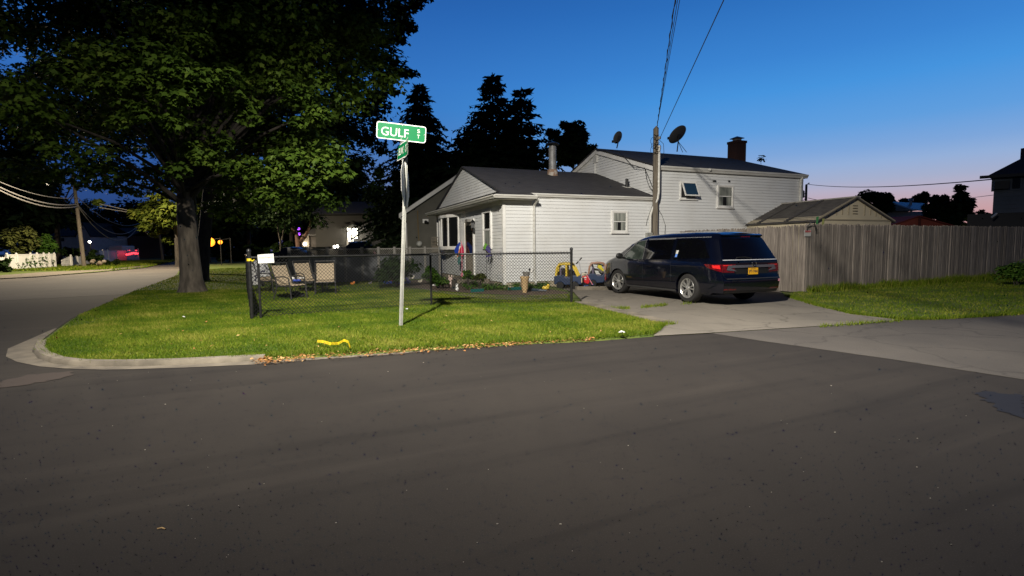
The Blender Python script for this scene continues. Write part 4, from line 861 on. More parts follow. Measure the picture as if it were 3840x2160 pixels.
for s in (1, -1):
    m = MB(); patch(m, [(.62, 1.10), (1.60, 1.07), (1.66, 1.56), (.98, 1.57)], .004, SP, side=s); patch(m, [(.30, 1.11), (.62, 1.10), (.98, 1.57), (.62, 1.50)], .004, SP, side=s); m.build('quarter_window', M['tint'], van, smooth=True, local=True)
    m = MB(); patch(m, [(1.74, 1.06), (2.72, 1.05), (2.84, 1.57), (1.78, 1.575)], .004, SP, side=s); m.build('door_window', M['tint'], van, smooth=True, local=True)
    m = MB(); patch(m, [(2.90, 1.045), (3.86, 1.04), (3.30, 1.52), (2.98, 1.565)], .004, SP, side=s); m.build('door_window', M['clearg'], van, smooth=True, local=True)
    m = MB(); patch(m, [(.30, 1.595), (2.9, 1.595), (2.9, 1.61), (.35, 1.61)], .004, SP, 20, 1, s); patch(m, [(1.74, 1.575), (2.84, 1.57), (2.84, 1.59), (1.74, 1.595)], .006, SP, 8, 1, s); patch(m, [(2.9, 1.57), (3.32, 1.525), (3.34, 1.545), (2.9, 1.592)], .006, SP, 8, 1, s); patch(m, [(3.32, 1.53), (3.88, 1.045), (3.93, 1.05), (3.36, 1.55)], .006, SP, 10, 1, s); patch(m, [(2.86, 1.04), (2.885, 1.04), (2.96, 1.57), (2.94, 1.57)], .006, SP, 2, 8, s)
    m.build('window_trim', cm('greytrim', (.12, .12, .12), .4), van, local=True)
    m = MB(); 
    for x in (1.68, 2.85): patch(m, [(x, .50), (x+.010, .50), (x+.010, 1.03), (x, 1.03)], .0015, SP, 1, 8, s)
    patch(m, [(.55, .90), (1.68, .90), (1.68, .912), (.55, .912)], .0015, SP, 8, 1, s); m.build('door_seam', M['blackp'], van, local=True)
    m = MB()
    for x in (2.55, 3.02):
        a = SP(x, .875, .035, s); m.tube([SP(x-.1, .87, .0, s), SP(x-.08, .87, .035, s), SP(x+.08, .875, .035, s), SP(x+.1, .875, 0, s)], .014, 6)
    m.build('door_handle', M['paint'], van, smooth=True, local=True)
    m = MB(); a = SP(3.72, 1.06, .0, s); m.tube([a, a+Vector((.0, s*.08, .02))], .03, 8); m.ball(a+Vector((.02, s*.18, .07)), (.06, .12, .085), 12, 8); m.build('side_mirror', M['blackp'], van, smooth=True, local=True)
    m = MB(); patch(m, [(.0, .79), (.38, .89), (.48, .965), (.0, .965)], .006, SP, 10, 6, s); patch(m, [(s*.50, .965), (s*.885, .965), (s*.885, .785), (s*.55, .775)], .010, RP_, 10, 5, None); m.build('tail_light', M['red'], van, smooth=True, local=True)
    m = MB(); patch(m, [(.02, .86), (.2, .88), (.24, .94), (.03, .945)], .009, SP, 4, 3, s); patch(m, [(s*.60, .95), (s*.84, .95), (s*.84, .93), (s*.60, .93)], .0125, RP_, 6, 1, None); m.build('lamp_element', mat('lamp_bright', (.85, .03, .03), (.5, .01, .01), rough=.1, scale=30, coat=1.), van, local=True)
    m = MB(); patch(m, [(s*.52, .37), (s*.86, .375), (s*.86, .41), (s*.52, .405)], .006, RP_, 8, 1, None); m.build('reflector', M['red'], van, local=True)
    m = MB(); patch(m, [(4.80, .66), (5.10, .66), (5.10, .78), (4.70, .86)], .005, SP, 6, 4, s); m.build('headlight', cm('amberlamp', (.45, .22, .12), .15), van, smooth=True, local=True)
    m = MB(); patch(m, [(1.52, .25), (3.64, .25), (3.64, .30), (1.52, .30)], .012, SP, 20, 1, s); m.build('sill_trim', cm('silltrim', (.05, .05, .05), .35), van, local=True)
m = MB(); patch(m, [(-.79, 1.085), (.79, 1.085), (.64, 1.565), (-.64, 1.565)], .006, RP_, 14, 8, None); rg = m.build('rear_window', M['tint'], van, smooth=True, local=True)
m = MB(); patch(m, [(-.84, 1.055), (.84, 1.055), (.84, 1.072), (-.84, 1.072)], .012, RP_, 16, 1, None); m.build('chrome_strip', mat('bright_strip', (.62, .62, .64), rough=.4, metal=.3), van, local=True)
# spoiler
m = MB(); q = [(-.70, 1.60), (.70, 1.60)]; m.grid(lambda i, j: Vector((.40-.09*math.sin(math.pi*j)-.03*math.sin(math.pi*i), -.63+1.26*i, 1.59+.085*j)), 14, 6); m.build('spoiler', M['paint'], van, smooth=True, local=True)
m = MB(); patch(m, [(-.14, 1.595), (.14, 1.595), (.14, 1.61), (-.14, 1.61)], .085, RP_, 4, 1, None); m.build('brake_light', M['red'], van, local=True)
# chrome garnish: bar with flared ends
m = MB(); patch(m, [(-.72, .885), (.72, .885), (.72, .945), (-.72, .945)], .028, RP_, 18, 3, None)
for s in (1, -1): patch(m, [(s*.72, .945), (s*.66, .885), (s*.47, .80), (s*.77, .835)], .026, RP_, 4, 4, None)
patch(m, [(-.72, .885), (.72, .885), (.72, .886), (-.72, .886)], .005, RP_, 18, 1, None); m.build('chrome_garnish', mat('garnish', (.42, .42, .42), rough=.25, metal=.9), van, smooth=True, local=True)
m = MB(); patch(m, [(-.50, .74), (.50, .74), (.55, .882), (-.55, .882)], .004, RP_, 12, 3, None); m.build('plate_recess', M['blackp'], van, local=True)
# plate with lettering
pc = RP_(0, .80, .022); ex = Vector((0, -1, 0)); ey = UP; N_ = Vector((-1, 0, 0))
MB().box(pc+Vector((.004, 0, 0)), (.006, .34, .19)).build('plate_frame', M['blackp'], van, local=True)
pl_ = MB().box(pc, (.006, .305, .152)).build('number_plate', M['plateY'], van, local=True)
m = text_mb('JPT-7464', .1, pc+N_*.005+UP*-.012, ex, ey, bold=.002, width=.27, height=.082); text_mb('NEW YORK', .03, pc+N_*.005+UP*.055, ex, ey, width=.15, height=.02, mb=m); m.build('plate_lettering', M['ink'], pl_, local=True)
m = text_mb('ODYSSEY', .1, RP_(.52, .585, .008), ex, ey, bold=.001, width=.30, height=.042)
m.build('model_lettering', M['chrome'], van, local=True)
# emblem: rounded frame with an H
ec = RP_(-.03, .965, .036); m = MB()
pts = [ec+ex*(.062*math.copysign(abs(math.cos(a))**.6, math.cos(a)))+ey*(.055*math.copysign(abs(math.sin(a))**.6, math.sin(a))) for a in np.linspace(0, 2*math.pi, 25)]
m.tube(pts, .009, 6)
for s in (-1, 1): m.beam(ec+ex*s*.032-ey*.035, ec+ex*s*.038+ey*.04, .013)
m.beam(ec-ex*.03, ec+ex*.03, .013); m.build('emblem', M['chrome'], van, smooth=True, local=True)
# wiper
m = MB().tube([RP_(-.0, 1.10, .02), RP_(.2, 1.125, .025), RP_(.42, 1.12, .02)], .012, 6); m.build('rear_wiper', M['blackp'], van, local=True)
# bumper step, seam, lower valance
m = MB(); patch(m, [(-.80, .625), (.80, .625), (.80, .645), (-.80, .645)], .022, RP_, 16, 1, None); m.build('bumper_step', cm('bumpstep', (.03, .03, .032), .35), van, local=True)
m = MB(); patch(m, [(-.84, .30), (.84, .30), (.82, .345), (-.82, .345)], .006, RP_, 16, 1, None); m.build('rear_valance', M['blackp'], van, local=True)
m = MB()
for s in (1, -1): patch(m, [(s*.80, .63), (s*.808, .63), (s*.86, .78), (s*.852, .78)], .004, RP_, 1, 5, None)
m.build('tailgate_seam', M['blackp'], van, local=True)
MB().box((1.6, 0, .30), (2.4, 1.5, .12)).box((.45, 0, .32), (.5, 1.4, .1)).build('underbody', M['drk'], van, local=True)
# stickers
m = MB(); patch(m, [(1.50, 1.20), (1.58, 1.20), (1.58, 1.29), (1.50, 1.29)], .007, SP, 1, 1, 1); st = m.build('window_sticker', M['signW'], van, local=True); m = MB(); patch(m, [(1.505, 1.12), (1.58, 1.12), (1.58, 1.195), (1.505, 1.195)], .007, SP, 1, 1, 1); m.build('window_sticker', cm('stickblue', (.12, .25, .65), .5), van, local=True)
m = MB(); patch(m, [(-.80, .54), (-.87, .54), (-.87, .60), (-.80, .60)], .01, RP_, 1, 1, None); m.build('bumper_sticker', cm('stickpink', (.7, .3, .36), .5), van, local=True)
# wheels
def wheel(x, s, front=False):
    y = s*.86; c = Vector((x, y, WR)); ax = Vector((0, s, 0))
    if front: ax = Vector((-.12*1, s, 0)).normalized()
    W = MB().lathe(c, [(.235, -.11), (.33, -.115), (.352, -.09), (.36, -.05), (.36, .05), (.352, .085), (.33, .112), (.25, .118), (.235, .10)], 40, axis=ax, cap=False).build('wheel', M['tyre'], van, smooth=True, local=True)
    rm = MB(); rm.lathe(c, [(.245, .108), (.238, .118), (.222, .10), (.215, .03)], 40, axis=ax, cap=False)
    z = ax; xx = z.orthogonal().normalized(); yy = z.cross(xx)
    for k in range(10):
        a = 2*math.pi*(k//2)/5+(.22 if k % 2 else -.22)+.3; d = xx*math.cos(a)+yy*math.sin(a); t = -xx*math.sin(a)+yy*math.cos(a)
        p0 = c+d*.045+z*.095; p1 = c+d*.225+z*.105; w0, w1 = .011, .016
        rm.add([p0-t*w0, p0+t*w0, p1+t*w1, p1-t*w1, p0-t*w0-z*.04, p0+t*w0-z*.04, p1+t*w1-z*.04, p1-t*w1-z*.04], [(0, 1, 2, 3), (0, 4, 5, 1), (1, 5, 6, 2), (2, 6, 7, 3), (3, 7, 4, 0)])
    rm.lathe(c, [(.055, .06), (.055, .10), (.035, .112), (0, .114)], 16, axis=ax); rm.build('rim', M['rim'], W, smooth=True, local=True, angle=30)
    MB().lathe(c, [(.23, .0), (.23, .02), (.0, .02)], 28, axis=ax).build('brake_disc', M['drk'], W, local=True)
for x, f in ((AX[0], False), (AX[1], True)):
    for s in (1, -1): wheel(x, s, f)
for x in AX:
    for s in (1, -1):
        m = MB(); n_ = 16
        m.add([Vector((x+.43*math.cos(math.pi*i/n_), s*yy, .34+.42*math.sin(math.pi*i/n_))) for yy in (.95, .55) for i in range(n_+1)], [(i, i+1, n_+2+i, n_+1+i) for i in range(n_)]); m.add([Vector((x+.43*math.cos(math.pi*i/n_), s*.60, .34+.42*math.sin(math.pi*i/n_))) for i in range(n_+1)]+[Vector((x-.43, s*.6, .2)), Vector((x+.43, s*.6, .2))], [tuple(range(n_+3))])
        m.build('wheel_arch', M['drk'], van, local=True)

# ================================================================ cedar stockade fence
f0 = gp(3016, 1098); f1 = gp(3838, 1041); fd = (f1-f0); fd.z = 0; FL = fd.length; fd.normalize(); f1b = f0+fd*(FL+3.2)
fen2 = thing('stockade_fence', 'weathered grey-brown stockade fence of narrow dog-eared pickets behind the minivan', 'fence', f0)
def pickets(a, b, h, back):
    d = (b-a); L_ = d.length; d = d.normalized(); nv = Vector((d.y, -d.x, 0)); x = 0; out = []
    while x < L_:
        w_ = random.uniform(.066, .09); hh = h+random.gauss(0, .012); o = random.gauss(0, .004); p = a+d*x+nv*o; q = p+d*w_*.93; c = (p+q)/2; tl = random.gauss(0, .004)
        m = MB(); m.prism([p, q, q+UP*(hh-.06)+d*tl, c+d*w_*.22+UP*hh+d*tl, c-d*w_*.22+UP*hh+d*tl, p+UP*(hh-.06)+d*tl], -nv*.018); out.append(m); x += w_*random.choice([1., 1., 1., 1.02, 1.12])
    return out
P1 = pickets(f0, f1b, 2.02, 0); b2 = f0+HY*6.0; P2 = pickets(f0, b2, 1.98, 0)
allp = [(m, i) for i, m in enumerate(P1)]
big = allp[:62]; rest = allp[62:]
mats = [M['cedar']]+[mat('cedar_plank', tuple(c*k for c in (.26, .225, .19)), tuple(c*k for c in (.14, .118, .102)), rough=.95, scale=5, detail=9, stretch=(5, 5, .5), bump=.5, lo=.3, hi=.7) for k in (.8, 1.25, 1.5)]
for m, i in big: m.build('picket', random.choice([mats[0], mats[0], mats[0], mats[1], mats[2], mats[3]]), fen2)
m2 = MB()
for m, i in rest: m2.m = random.choice([0, 0, 0, 1, 2, 3]); m2.add(m.v, m.f)
m2.m = 0
o = m2.build('pickets', mats, fen2); o['kind'] = 'stuff'
m3 = MB()
for m in P2: m3.m = random.choice([0, 0, 1, 2]); m3.add(m.v, m.f)
o = m3.build('return_pickets', mats, fen2); o['kind'] = 'stuff'
m = MB(); nb = Vector((-fd.y, fd.x, 0))
for z in (.35, 1.0, 1.7): m.boxf(f0+nb*.03+UP*z, f1b-f0, nb*.05, UP*.08)
m.build('rail', M['cedar'], fen2)
# sign on the fence corner, hook arms
nv = Vector((fd.y, -fd.x, 0))
def fpt(u, v, o=.0):
    d = ray(u, v); P = f0+nv*o; t = (P.x*nv.x+P.y*nv.y)/(d.x*nv.x+d.y*nv.y); return Vector((d.x*t, d.y*t, CH+d.z*t))
a, b, c_, d_ = fpt(3016, 863, .03), fpt(3042, 862.5, .03), fpt(3041, 886, .03), fpt(3016, 886, .03)
t = thing('fence_sign', 'little white warning sign with red heading nailed to the stockade fence', 'sign', (d_+c_)/2)
MB().prism([d_, c_, b, a], -nv*.006).build('board', M['signW'], t)
ex = (b-a).normalized(); MB().poly([a+ex*.02-UP*.015+nv*.004, b-ex*.012-UP*.015+nv*.004, b-ex*.012-UP*.045+nv*.004, a+ex*.05-UP*.05+nv*.004]).build('red_heading', M['redp'], t)
MB().poly([a+ex*.03-UP*.06+nv*.004, b-ex*.03-UP*.06+nv*.004, b-ex*.03-UP*.075+nv*.004, a+ex*.03-UP*.075+nv*.004]).build('print', M['faded_red'], t)
p = fpt(3027, 858, .03); q = fpt(3058, 866, .05)
m = MB().tube([p+UP*-.05, p+UP*.06, fpt(3040, 835, .1), fpt(3052, 834, .12), fpt(3058, 850, .1), fpt(3058, 862, .08)], .014, 6); m.tube([fpt(3056, 866, .08), fpt(3068, 860, .1)], .008, 5)
tag(m.build('plant_hook', M['blackm']), 'black curved iron plant hook arching over the stockade fence beside the white sign', 'hook')
for u, v, col, lab in ((3061, 827, 'greenp', 'dark green slanted plastic stake sticking up behind the fence beside the hook'), (3083, 835, 'oliveP', 'dull olive slanted stake sticking up behind the fence, right of the green one')):
    cm('oliveP', (.12, .13, .04)); p = fpt(u, v+20, -.3); q = fpt(u+5, v-15, -.35); m = MB().beam(p-UP*.3, q, .07, .02, up=fd); tag(m.build('garden_stake', cm('dgreen', (.02, .10, .03)) if col == 'greenp' else M['oliveP'], bevel=.004), lab, 'stake')
# low bush at the right edge, ivy
# ---------------------------------------------------------------- beige shed
S0 = at(3063, 822, 18.6); S0.z = 0
def sp(a, b, z): return S0+HX*a+HY*b+UP*z
def s_at(u, v): 
    d = ray(u, v); t = (S0.x*HY.x+S0.y*HY.y)/(d.x*HY.x+d.y*HY.y); q = d*t; r = Vector((q.x, q.y, 0))-S0; return r.dot(HX), CH+q.z
_, ez = s_at(3063, 822); sa, _ = s_at(3342, 822); ap, az = s_at(3206, 740); SDp = 3.6
shed = thing('plastic_shed', 'beige plastic garden shed with louvred gable and dark ribbed roof behind the stockade fence', 'shed', S0)
m = MB(); m.prism([sp(0, 0, 0), sp(sa, 0, 0), sp(sa, 0, ez), sp(ap, 0, az-.05), sp(0, 0, ez)], HY*SDp); m.build('wall', M['shedw'], shed)
m = MB(); n_ = 26
for s_, a0, a1 in ((0, -.12, ap), (1, sa+.12, ap)):
    slp = (az-ez)/(ap)
    zlow = ez-.06
    slab(m, [sp(a0, -.10, zlow), sp(a0, SDp+.1, zlow), sp(a1, SDp+.1, az), sp(a1, -.10, az)], .04)
    for i in range(1, 14): t_ = i/14; m.boxf(sp(a0+(a1-a0)*t_, -.08, zlow+(az-zlow)*t_+.0), HY*(SDp+.16), HX*(a1-a0)*.035, UP*.028)
    for b in (1.2, 2.45): m.beam(sp(a0, b, zlow+.035), sp(a1, b, az+.035), .12, .04)
m.build('roof', M['shedr'], shed)
m = MB(); m.boxf(sp(ap-.10, -.12, az-.01), HX*.2, HY*(SDp+.24), UP*.05); m.build('ridge_cap', cm('ridgecap', (.30, .28, .25)), shed)
m = MB()
for u, vt, vb in ((3105, 802, 816), (3135, 783, 807), (3157, 775, 805), (3180, 762, 805), (3240, 766, 808), (3262, 780, 806), (3282, 790, 812), (3302, 802, 818)):
    A, Z0 = s_at(u, vb); _, Z1 = s_at(u, vt); m.boxf(sp(A, -.02, Z0), HX*.022, HY*.02, UP*(Z1-Z0))
for i in range(4):
    A, Z = s_at(3196, 772+i*10); m.boxf(sp(A, -.03, Z), HX*.26, HY*.03, UP*.028)
m.build('moulded_ribs', cm('shedrib', (.26, .22, .15), .7), shed)
m = MB(); m.boxf(sp(-.01, -.025, ez-.03), HX*(sa+.02), HY*.025, UP*.045)
for s_, a1 in ((-.12, ap), (sa+.12, ap)): m.beam(sp(s_, -.07, ez-.04), sp(a1, -.07, az-.0), .03, .08)
m.build('gable_trim', cm('shedtrim', (.34, .29, .2), .7), shed)
# red shed beyond
Y_ = 30.; a, b, c_ = at(3290, 862, Y_), at(3448, 808, Y_), at(3590, 846, Y_)
rs = thing('red_shed', 'low red-painted shed roof peeping over the stockade fence right of the beige shed', 'shed', Vector((b.x, Y_, 0)))
m = MB(); e = Vector((-1.2, 3.2, 0)); m.prism([Vector((a.x, Y_+.1, 0)), Vector((c_.x, Y_+.1, 0)), Vector((c_.x, Y_+.1, c_.z-.1)), Vector((b.x, Y_+.1, b.z-.1)), Vector((a.x, Y_+.1, a.z+.0))], e); m.build('wall', M['redroof'], rs)
m = MB(); slab(m, [at(3250, 875, Y_), b, b+e, at(3250, 875, Y_)+e], .05); slab(m, [b, at(3640, 862, Y_), at(3640, 862, Y_)+e, b+e], .05); m.build('roof', cm('redroof2', (.24, .05, .04), .8), rs)
m = MB(); m.beam(b+Vector((0, -.02, -.1)), Vector((b.x, Y_-.02, 0)), .12, .05); m.build('corner_board', cm('redtrim', (.12, .03, .025), .8), rs)
# distant house with pale roof
Y_ = 70.; t = thing('distant_house', 'distant low house with pale blue-lit roof and vent pipe between the dark trees', 'house', at(3380, 820, Y_)); 
q = [at(3340, 757, Y_), at(3466, 760, Y_), at(3466, 785, Y_), at(3430, 784, Y_)]; e = Vector((0, 5, 2.2))
m = MB(); m.boxf(at(3280, 800, Y_+2)-UP*4, Vector((8., 0, 0)), Vector((0, 8, 0)), UP*4.2); m.prism([at(3278, 790, Y_+1), at(3345, 757, Y_+1), at(3440, 790, Y_+1)], Vector((0, 6, 0))); m.build('wall', M['bluew'], t)
m = MB(); m.prism([at(3338, 756, Y_), at(3468, 762, Y_), at(3470, 788, Y_-3), at(3425, 784, Y_-3)], Vector((0, 0, -.15))); m.build('roof', mat('pale_roof', (.55, .55, .56), rough=.35), t)
p = at(3415, 762, Y_-1); MB().tube([p-UP*.3, p+UP*.35], .16, 10).lathe(p+UP*.3, [(.3, 0), (.3, .25), (0, .3)], 10).build('roof_vent', M['galv'], t)
# dark house at the right edge
Y_ = 26.; t = thing('grey_house', 'dark grey two-storey house cut off by the right edge, with window air conditioner', 'house', at(3800, 900, Y_))
A = at(3730, 660, Y_); zt_ = A.z; zb_ = at(3730, 800, Y_).z; P0 = Vector((A.x, A.y, 0)); E1 = Vector((.80, -.60, 0)); E2_ = Vector((.74, .67, 0))
def rh(a, b, z): return P0+E1*a+E2_*b+UP*z
m = MB(); m.boxf(rh(0, 0, zb_), E1*7, E2_*8, UP*(zt_-zb_)); m.build('upper_wall', M['darkw'], t)
m = MB(); siding(m, P0, E1, Vector((-.60, -.80, 0)), zb_, zt_, lambda z: 0, lambda z: 7., .2, .02); m.build('clapboards', M['darkw'], t)
m = MB(); m.boxf(rh(-.9, -.3, -.1), E1*8, E2_*8, UP*(zb_+.08)); m.build('lower_wall', M['drk'], t)
zr2 = zt_+2.4; m = MB(); slab(m, [rh(-.25, -.3, zt_), rh(7.4, -.4, zt_), rh(7.4, 4, zr2), rh(2.6, 4, zr2)], .1); slab(m, [rh(-.25, -.3, zt_), rh(2.6, 4, zr2), rh(-.25, 8.4, zt_)], .1); m.build('roof', M['roofd'], t)
m = MB(); m.boxf(rh(-.5, -.5, zt_-.13), E1*8, E2_*.12, UP*.14); m.build('gutter', M['drk'], t)
def rf_at(u, v):
    n_ = Vector((-.60, -.80, 0)); d = ray(u, v); s_ = P0.dot(n_)/d.dot(n_); q = d*s_; return Vector((q.x, q.y, CH+q.z))
p = rf_at(3774, 688); m = MB(); m.boxf(p-E1*.55+UP*-.36+Vector((-.04, -.06, 0)), E1*1.1, E2_*.05, UP*.72); W = m.build('window', M['darkw'], t); MB().boxf(p-E1*.48-UP*.28+Vector((-.22, -.3, 0)), E1*.55, Vector((.2, .27, 0)), UP*.38).build('air_conditioner', M['drk'], W); m = MB(); m.boxf(p+E1*.2-UP*.28+Vector((-.06, -.08, 0)), E1*.28, E2_*.02, UP*.56); m.build('glass', M['glass'], W)
p = at(3834, 548, Y_+2)+Vector((.75, 0, 0)); m = MB(); m.boxf(p+Vector((-.15, 0, -2)), (.9, 0, 0), (0, .7, 0), (0, 0, 2.)); ch = m.build('chimney', M['brick'], t); MB().tube([p+Vector((.12, .3, 0)), p+Vector((.12, .3, .4))], .14, 10).build('flue', M['alu'], ch)
MB().beam(at(3718, 815, Y_-.8), at(3738, 800, Y_-.8), .06).build('porch_brace', M['bluew'], t)
# transformer pole far right with wires
Y_ = 60.; p = at(3022, 800, Y_); q = at(3024, 692, Y_)
t = thing('utility_pole', 'dark utility pole with grey transformer can seen past the right end of the white house', 'utility pole', Vector((p.x, Y_, 0)), group='utility poles')
MB().tube([Vector((p.x, Y_, 0)), q], [.17, .12], 10).build('shaft', M['pole'], t, smooth=True)
c = at(3008, 730, Y_); MB().lathe(c-UP*.35, [(.22, 0), (.24, .05), (.24, .72), (.18, .80), (.06, .86), (.06, 1.05), (0, 1.06)], 14).tube([c+Vector((.2, 0, .1)), Vector((p.x, Y_, c.z+.1))], .05, 6).tube([c+Vector((.2, 0, -.2)), Vector((p.x, Y_, c.z-.2))], .05, 6).build('transformer', cm('transgrey', (.12, .12, .13)), t, smooth=True)
MB().tube([q, q+Vector((.25, 0, .12))], .04, 6).ball(q+Vector((.28, 0, .14)), .08, 8, 5).build('insulator', M['galv'], t)
m = MB(); m.tube(sag(at(3030, 691, Y_), at(3726, 672, 26.), .35, 40), .028, 5); tag(m.build('overhead_wire', M['wire']), 'thin dark wire running from the transformer pole across the pink sky to the grey house', 'wire')
m = MB(); m.tube(sag(at(3030, 742, Y_), at(3110, 752, 58.), .1, 10), .03, 5); m.tube(sag(at(3022, 744, Y_), at(2995, 756, 56), .1, 8), .03, 5); tag(m.build('overhead_wire', M['wire']), 'short low wires leaving the transformer pole just above the shed roof', 'wire')
m = MB(); m.tube([at(3640, 742, 40.), at(3728, 731, 26.)], .014, 5); tag(m.build('overhead_wire', M['wire']), 'short wire reaching the grey house wall above the rightmost dark tree', 'wire')
# arched playhouse roof behind the van
Y_ = hp(8.6, -.55, 0).y; c = at(2591, 905, Y_); R_ = (at(2634, 905, Y_)-c).x
t = thing('arched_box', 'brown round-topped box leaning behind the fence over the minivan roof', 'box', Vector((c.x, c.y, 0)))
m = MB(); pts = [Vector((c.x-R_, c.y, .0)), Vector((c.x+R_, c.y, .0))]+[c+Vector((R_*math.cos(math.pi*i/14), 0, R_*1.0*math.sin(math.pi*i/14)-.02)) for i in range(15)]; m.prism(pts, Vector((-.15, .35, 0))); m.build('shell', cm('mudbrown', (.15, .12, .09), .7), t)
m = MB(); m.beam(c+Vector((0, -.01, R_-.02)), c+Vector((0, -.01, -.8)), .02); m.build('seam', M['greyp'], t)
# ================================================================ vegetation
MAPLE = np.array([(0, -.5), (.30, -.30), (.52, .02), (.24, .10), (.0, .58), (-.24, .10), (-.52, .02), (-.30, -.30)])
OVAL = np.array([(0, -.5), (.26, -.1), (.20, .25), (0, .5), (-.20, .25), (-.26, -.1)])
SLIM = np.array([(0, -.5), (.13, -.05), (0, .5), (-.13, -.05)])
def norm(a): return a/np.maximum(np.linalg.norm(a, axis=1, keepdims=True), 1e-6)
def leaves(P, Nn, A, size, shape, tint, droop=.0):
    """P points, Nn normals, A pointing directions"""
    Nn = norm(Nn); A = norm(A-Nn*np.sum(A*Nn, 1, keepdims=True)); B_ = np.cross(Nn, A); s = size[:, None, None]
    V = P[:, None, :]+(A[:, None, :]*shape[None, :, 1:2]+B_[:, None, :]*shape[None, :, 0:1])*s
    V -= Nn[:, None, :]*(np.abs(shape[None, :, 0:1])*.35)*s
    return V
def clump_leaves(clumps, size, shape, flat=.8, shell=.5, jit=.6):
    Ps = []; Ns = []; As = []; Ts = []
    for (c, r, n) in clumps:
        d = norm(rng.normal(size=(n, 3))); q = rng.random(n)[:, None]**shell; P = np.array(c)+d*np.array(r)*q; P += rng.normal(0, .05, P.shape)*np.mean(r)
        hz = d*np.array([1, 1, .2]); Ns.append(norm(d*.6+np.array([0, 0, flat])+rng.normal(0, jit, P.shape)*.6)); As.append(norm(hz+np.array([0, 0, -.55])+rng.normal(0, jit, P.shape)))
        Ps.append(P); b = rng.normal(.5, .10); Ts.append(np.clip(rng.normal(b, .2, n), 0, 1))
    P = np.concatenate(Ps); sz = size*rng.uniform(.65, 1.25, len(P)); return leaves(P, np.concatenate(Ns), np.concatenate(As), sz, shape, None), np.concatenate(Ts)
def rand_clumps(c, r, k, cr, n, lo=.55, zmin=None, flat=.55, box=None):
    out = []; c = np.array(c); r = np.array(r)
    while len(out) < k:
        d = rng.normal(size=3); d /= np.linalg.norm(d); q = rng.uniform(lo, 1); p = c+d*r*q
        if zmin is not None and p[2] < zmin: continue
        s = cr*rng.uniform(.7, 1.35); out.append((p, (s, s, s*flat), n))
    return out
def limb_tree(m, base, top, r0, targets, r1=None, m2=None):
    base = V3(base); top = V3(top); r1 = r1 or r0*.6; pts = [base, base.lerp(top, .25)+Vector((.03, 0, 0)), base.lerp(top, .6), top]
    m.tube([base-UP*.15, base+UP*.15]+[base.lerp(top, t) for t in (.12, .3, .55, .8, 1.)], [r0*1.55, r0*1.2, r0*1.02, r0*.92, r0*.85, r0*.78, r1], 18, cap=False)
    for t in targets:
        t = V3(t); s = top.lerp(base, random.uniform(0, .18)); mid = s.lerp(t, .5)+UP*(t-s).length*.08+Vector((random.gauss(0, .2), random.gauss(0, .2), 0))
        ra = r1*random.uniform(.25, .42); (m2 or m).tube([s, s.lerp(mid, .5)+UP*.1, mid, mid.lerp(t, .5), t], [ra, ra*.85, ra*.65, ra*.4, ra*.12], 7, cap=False)
def tree(name, label, cat, base, top, r0, clumps, size, shape, lmat, bmat, ntarget=14, group=None, **kw):
    t = thing(name, label, cat, base, group=group); m = MB(); cs = [c for c in clumps]; tg = random.sample(range(len(cs)), min(ntarget, len(cs)))
    mb2 = MB(); limb_tree(m, base, top, r0, [cs[i][0] for i in tg], None, mb2); m.build('trunk', bmat, t, smooth=True); mb2.build('branches', M['bark2'], t, smooth=True)  # branches get a darker bark: the crown's shade is put into their colour
    V, T = clump_leaves(clumps, size, shape, **kw); np_mesh('crown', V, shape.shape[0], lmat, t, tint=T); return t
TB = gp(722, 1095, LZ); TY = TB.y
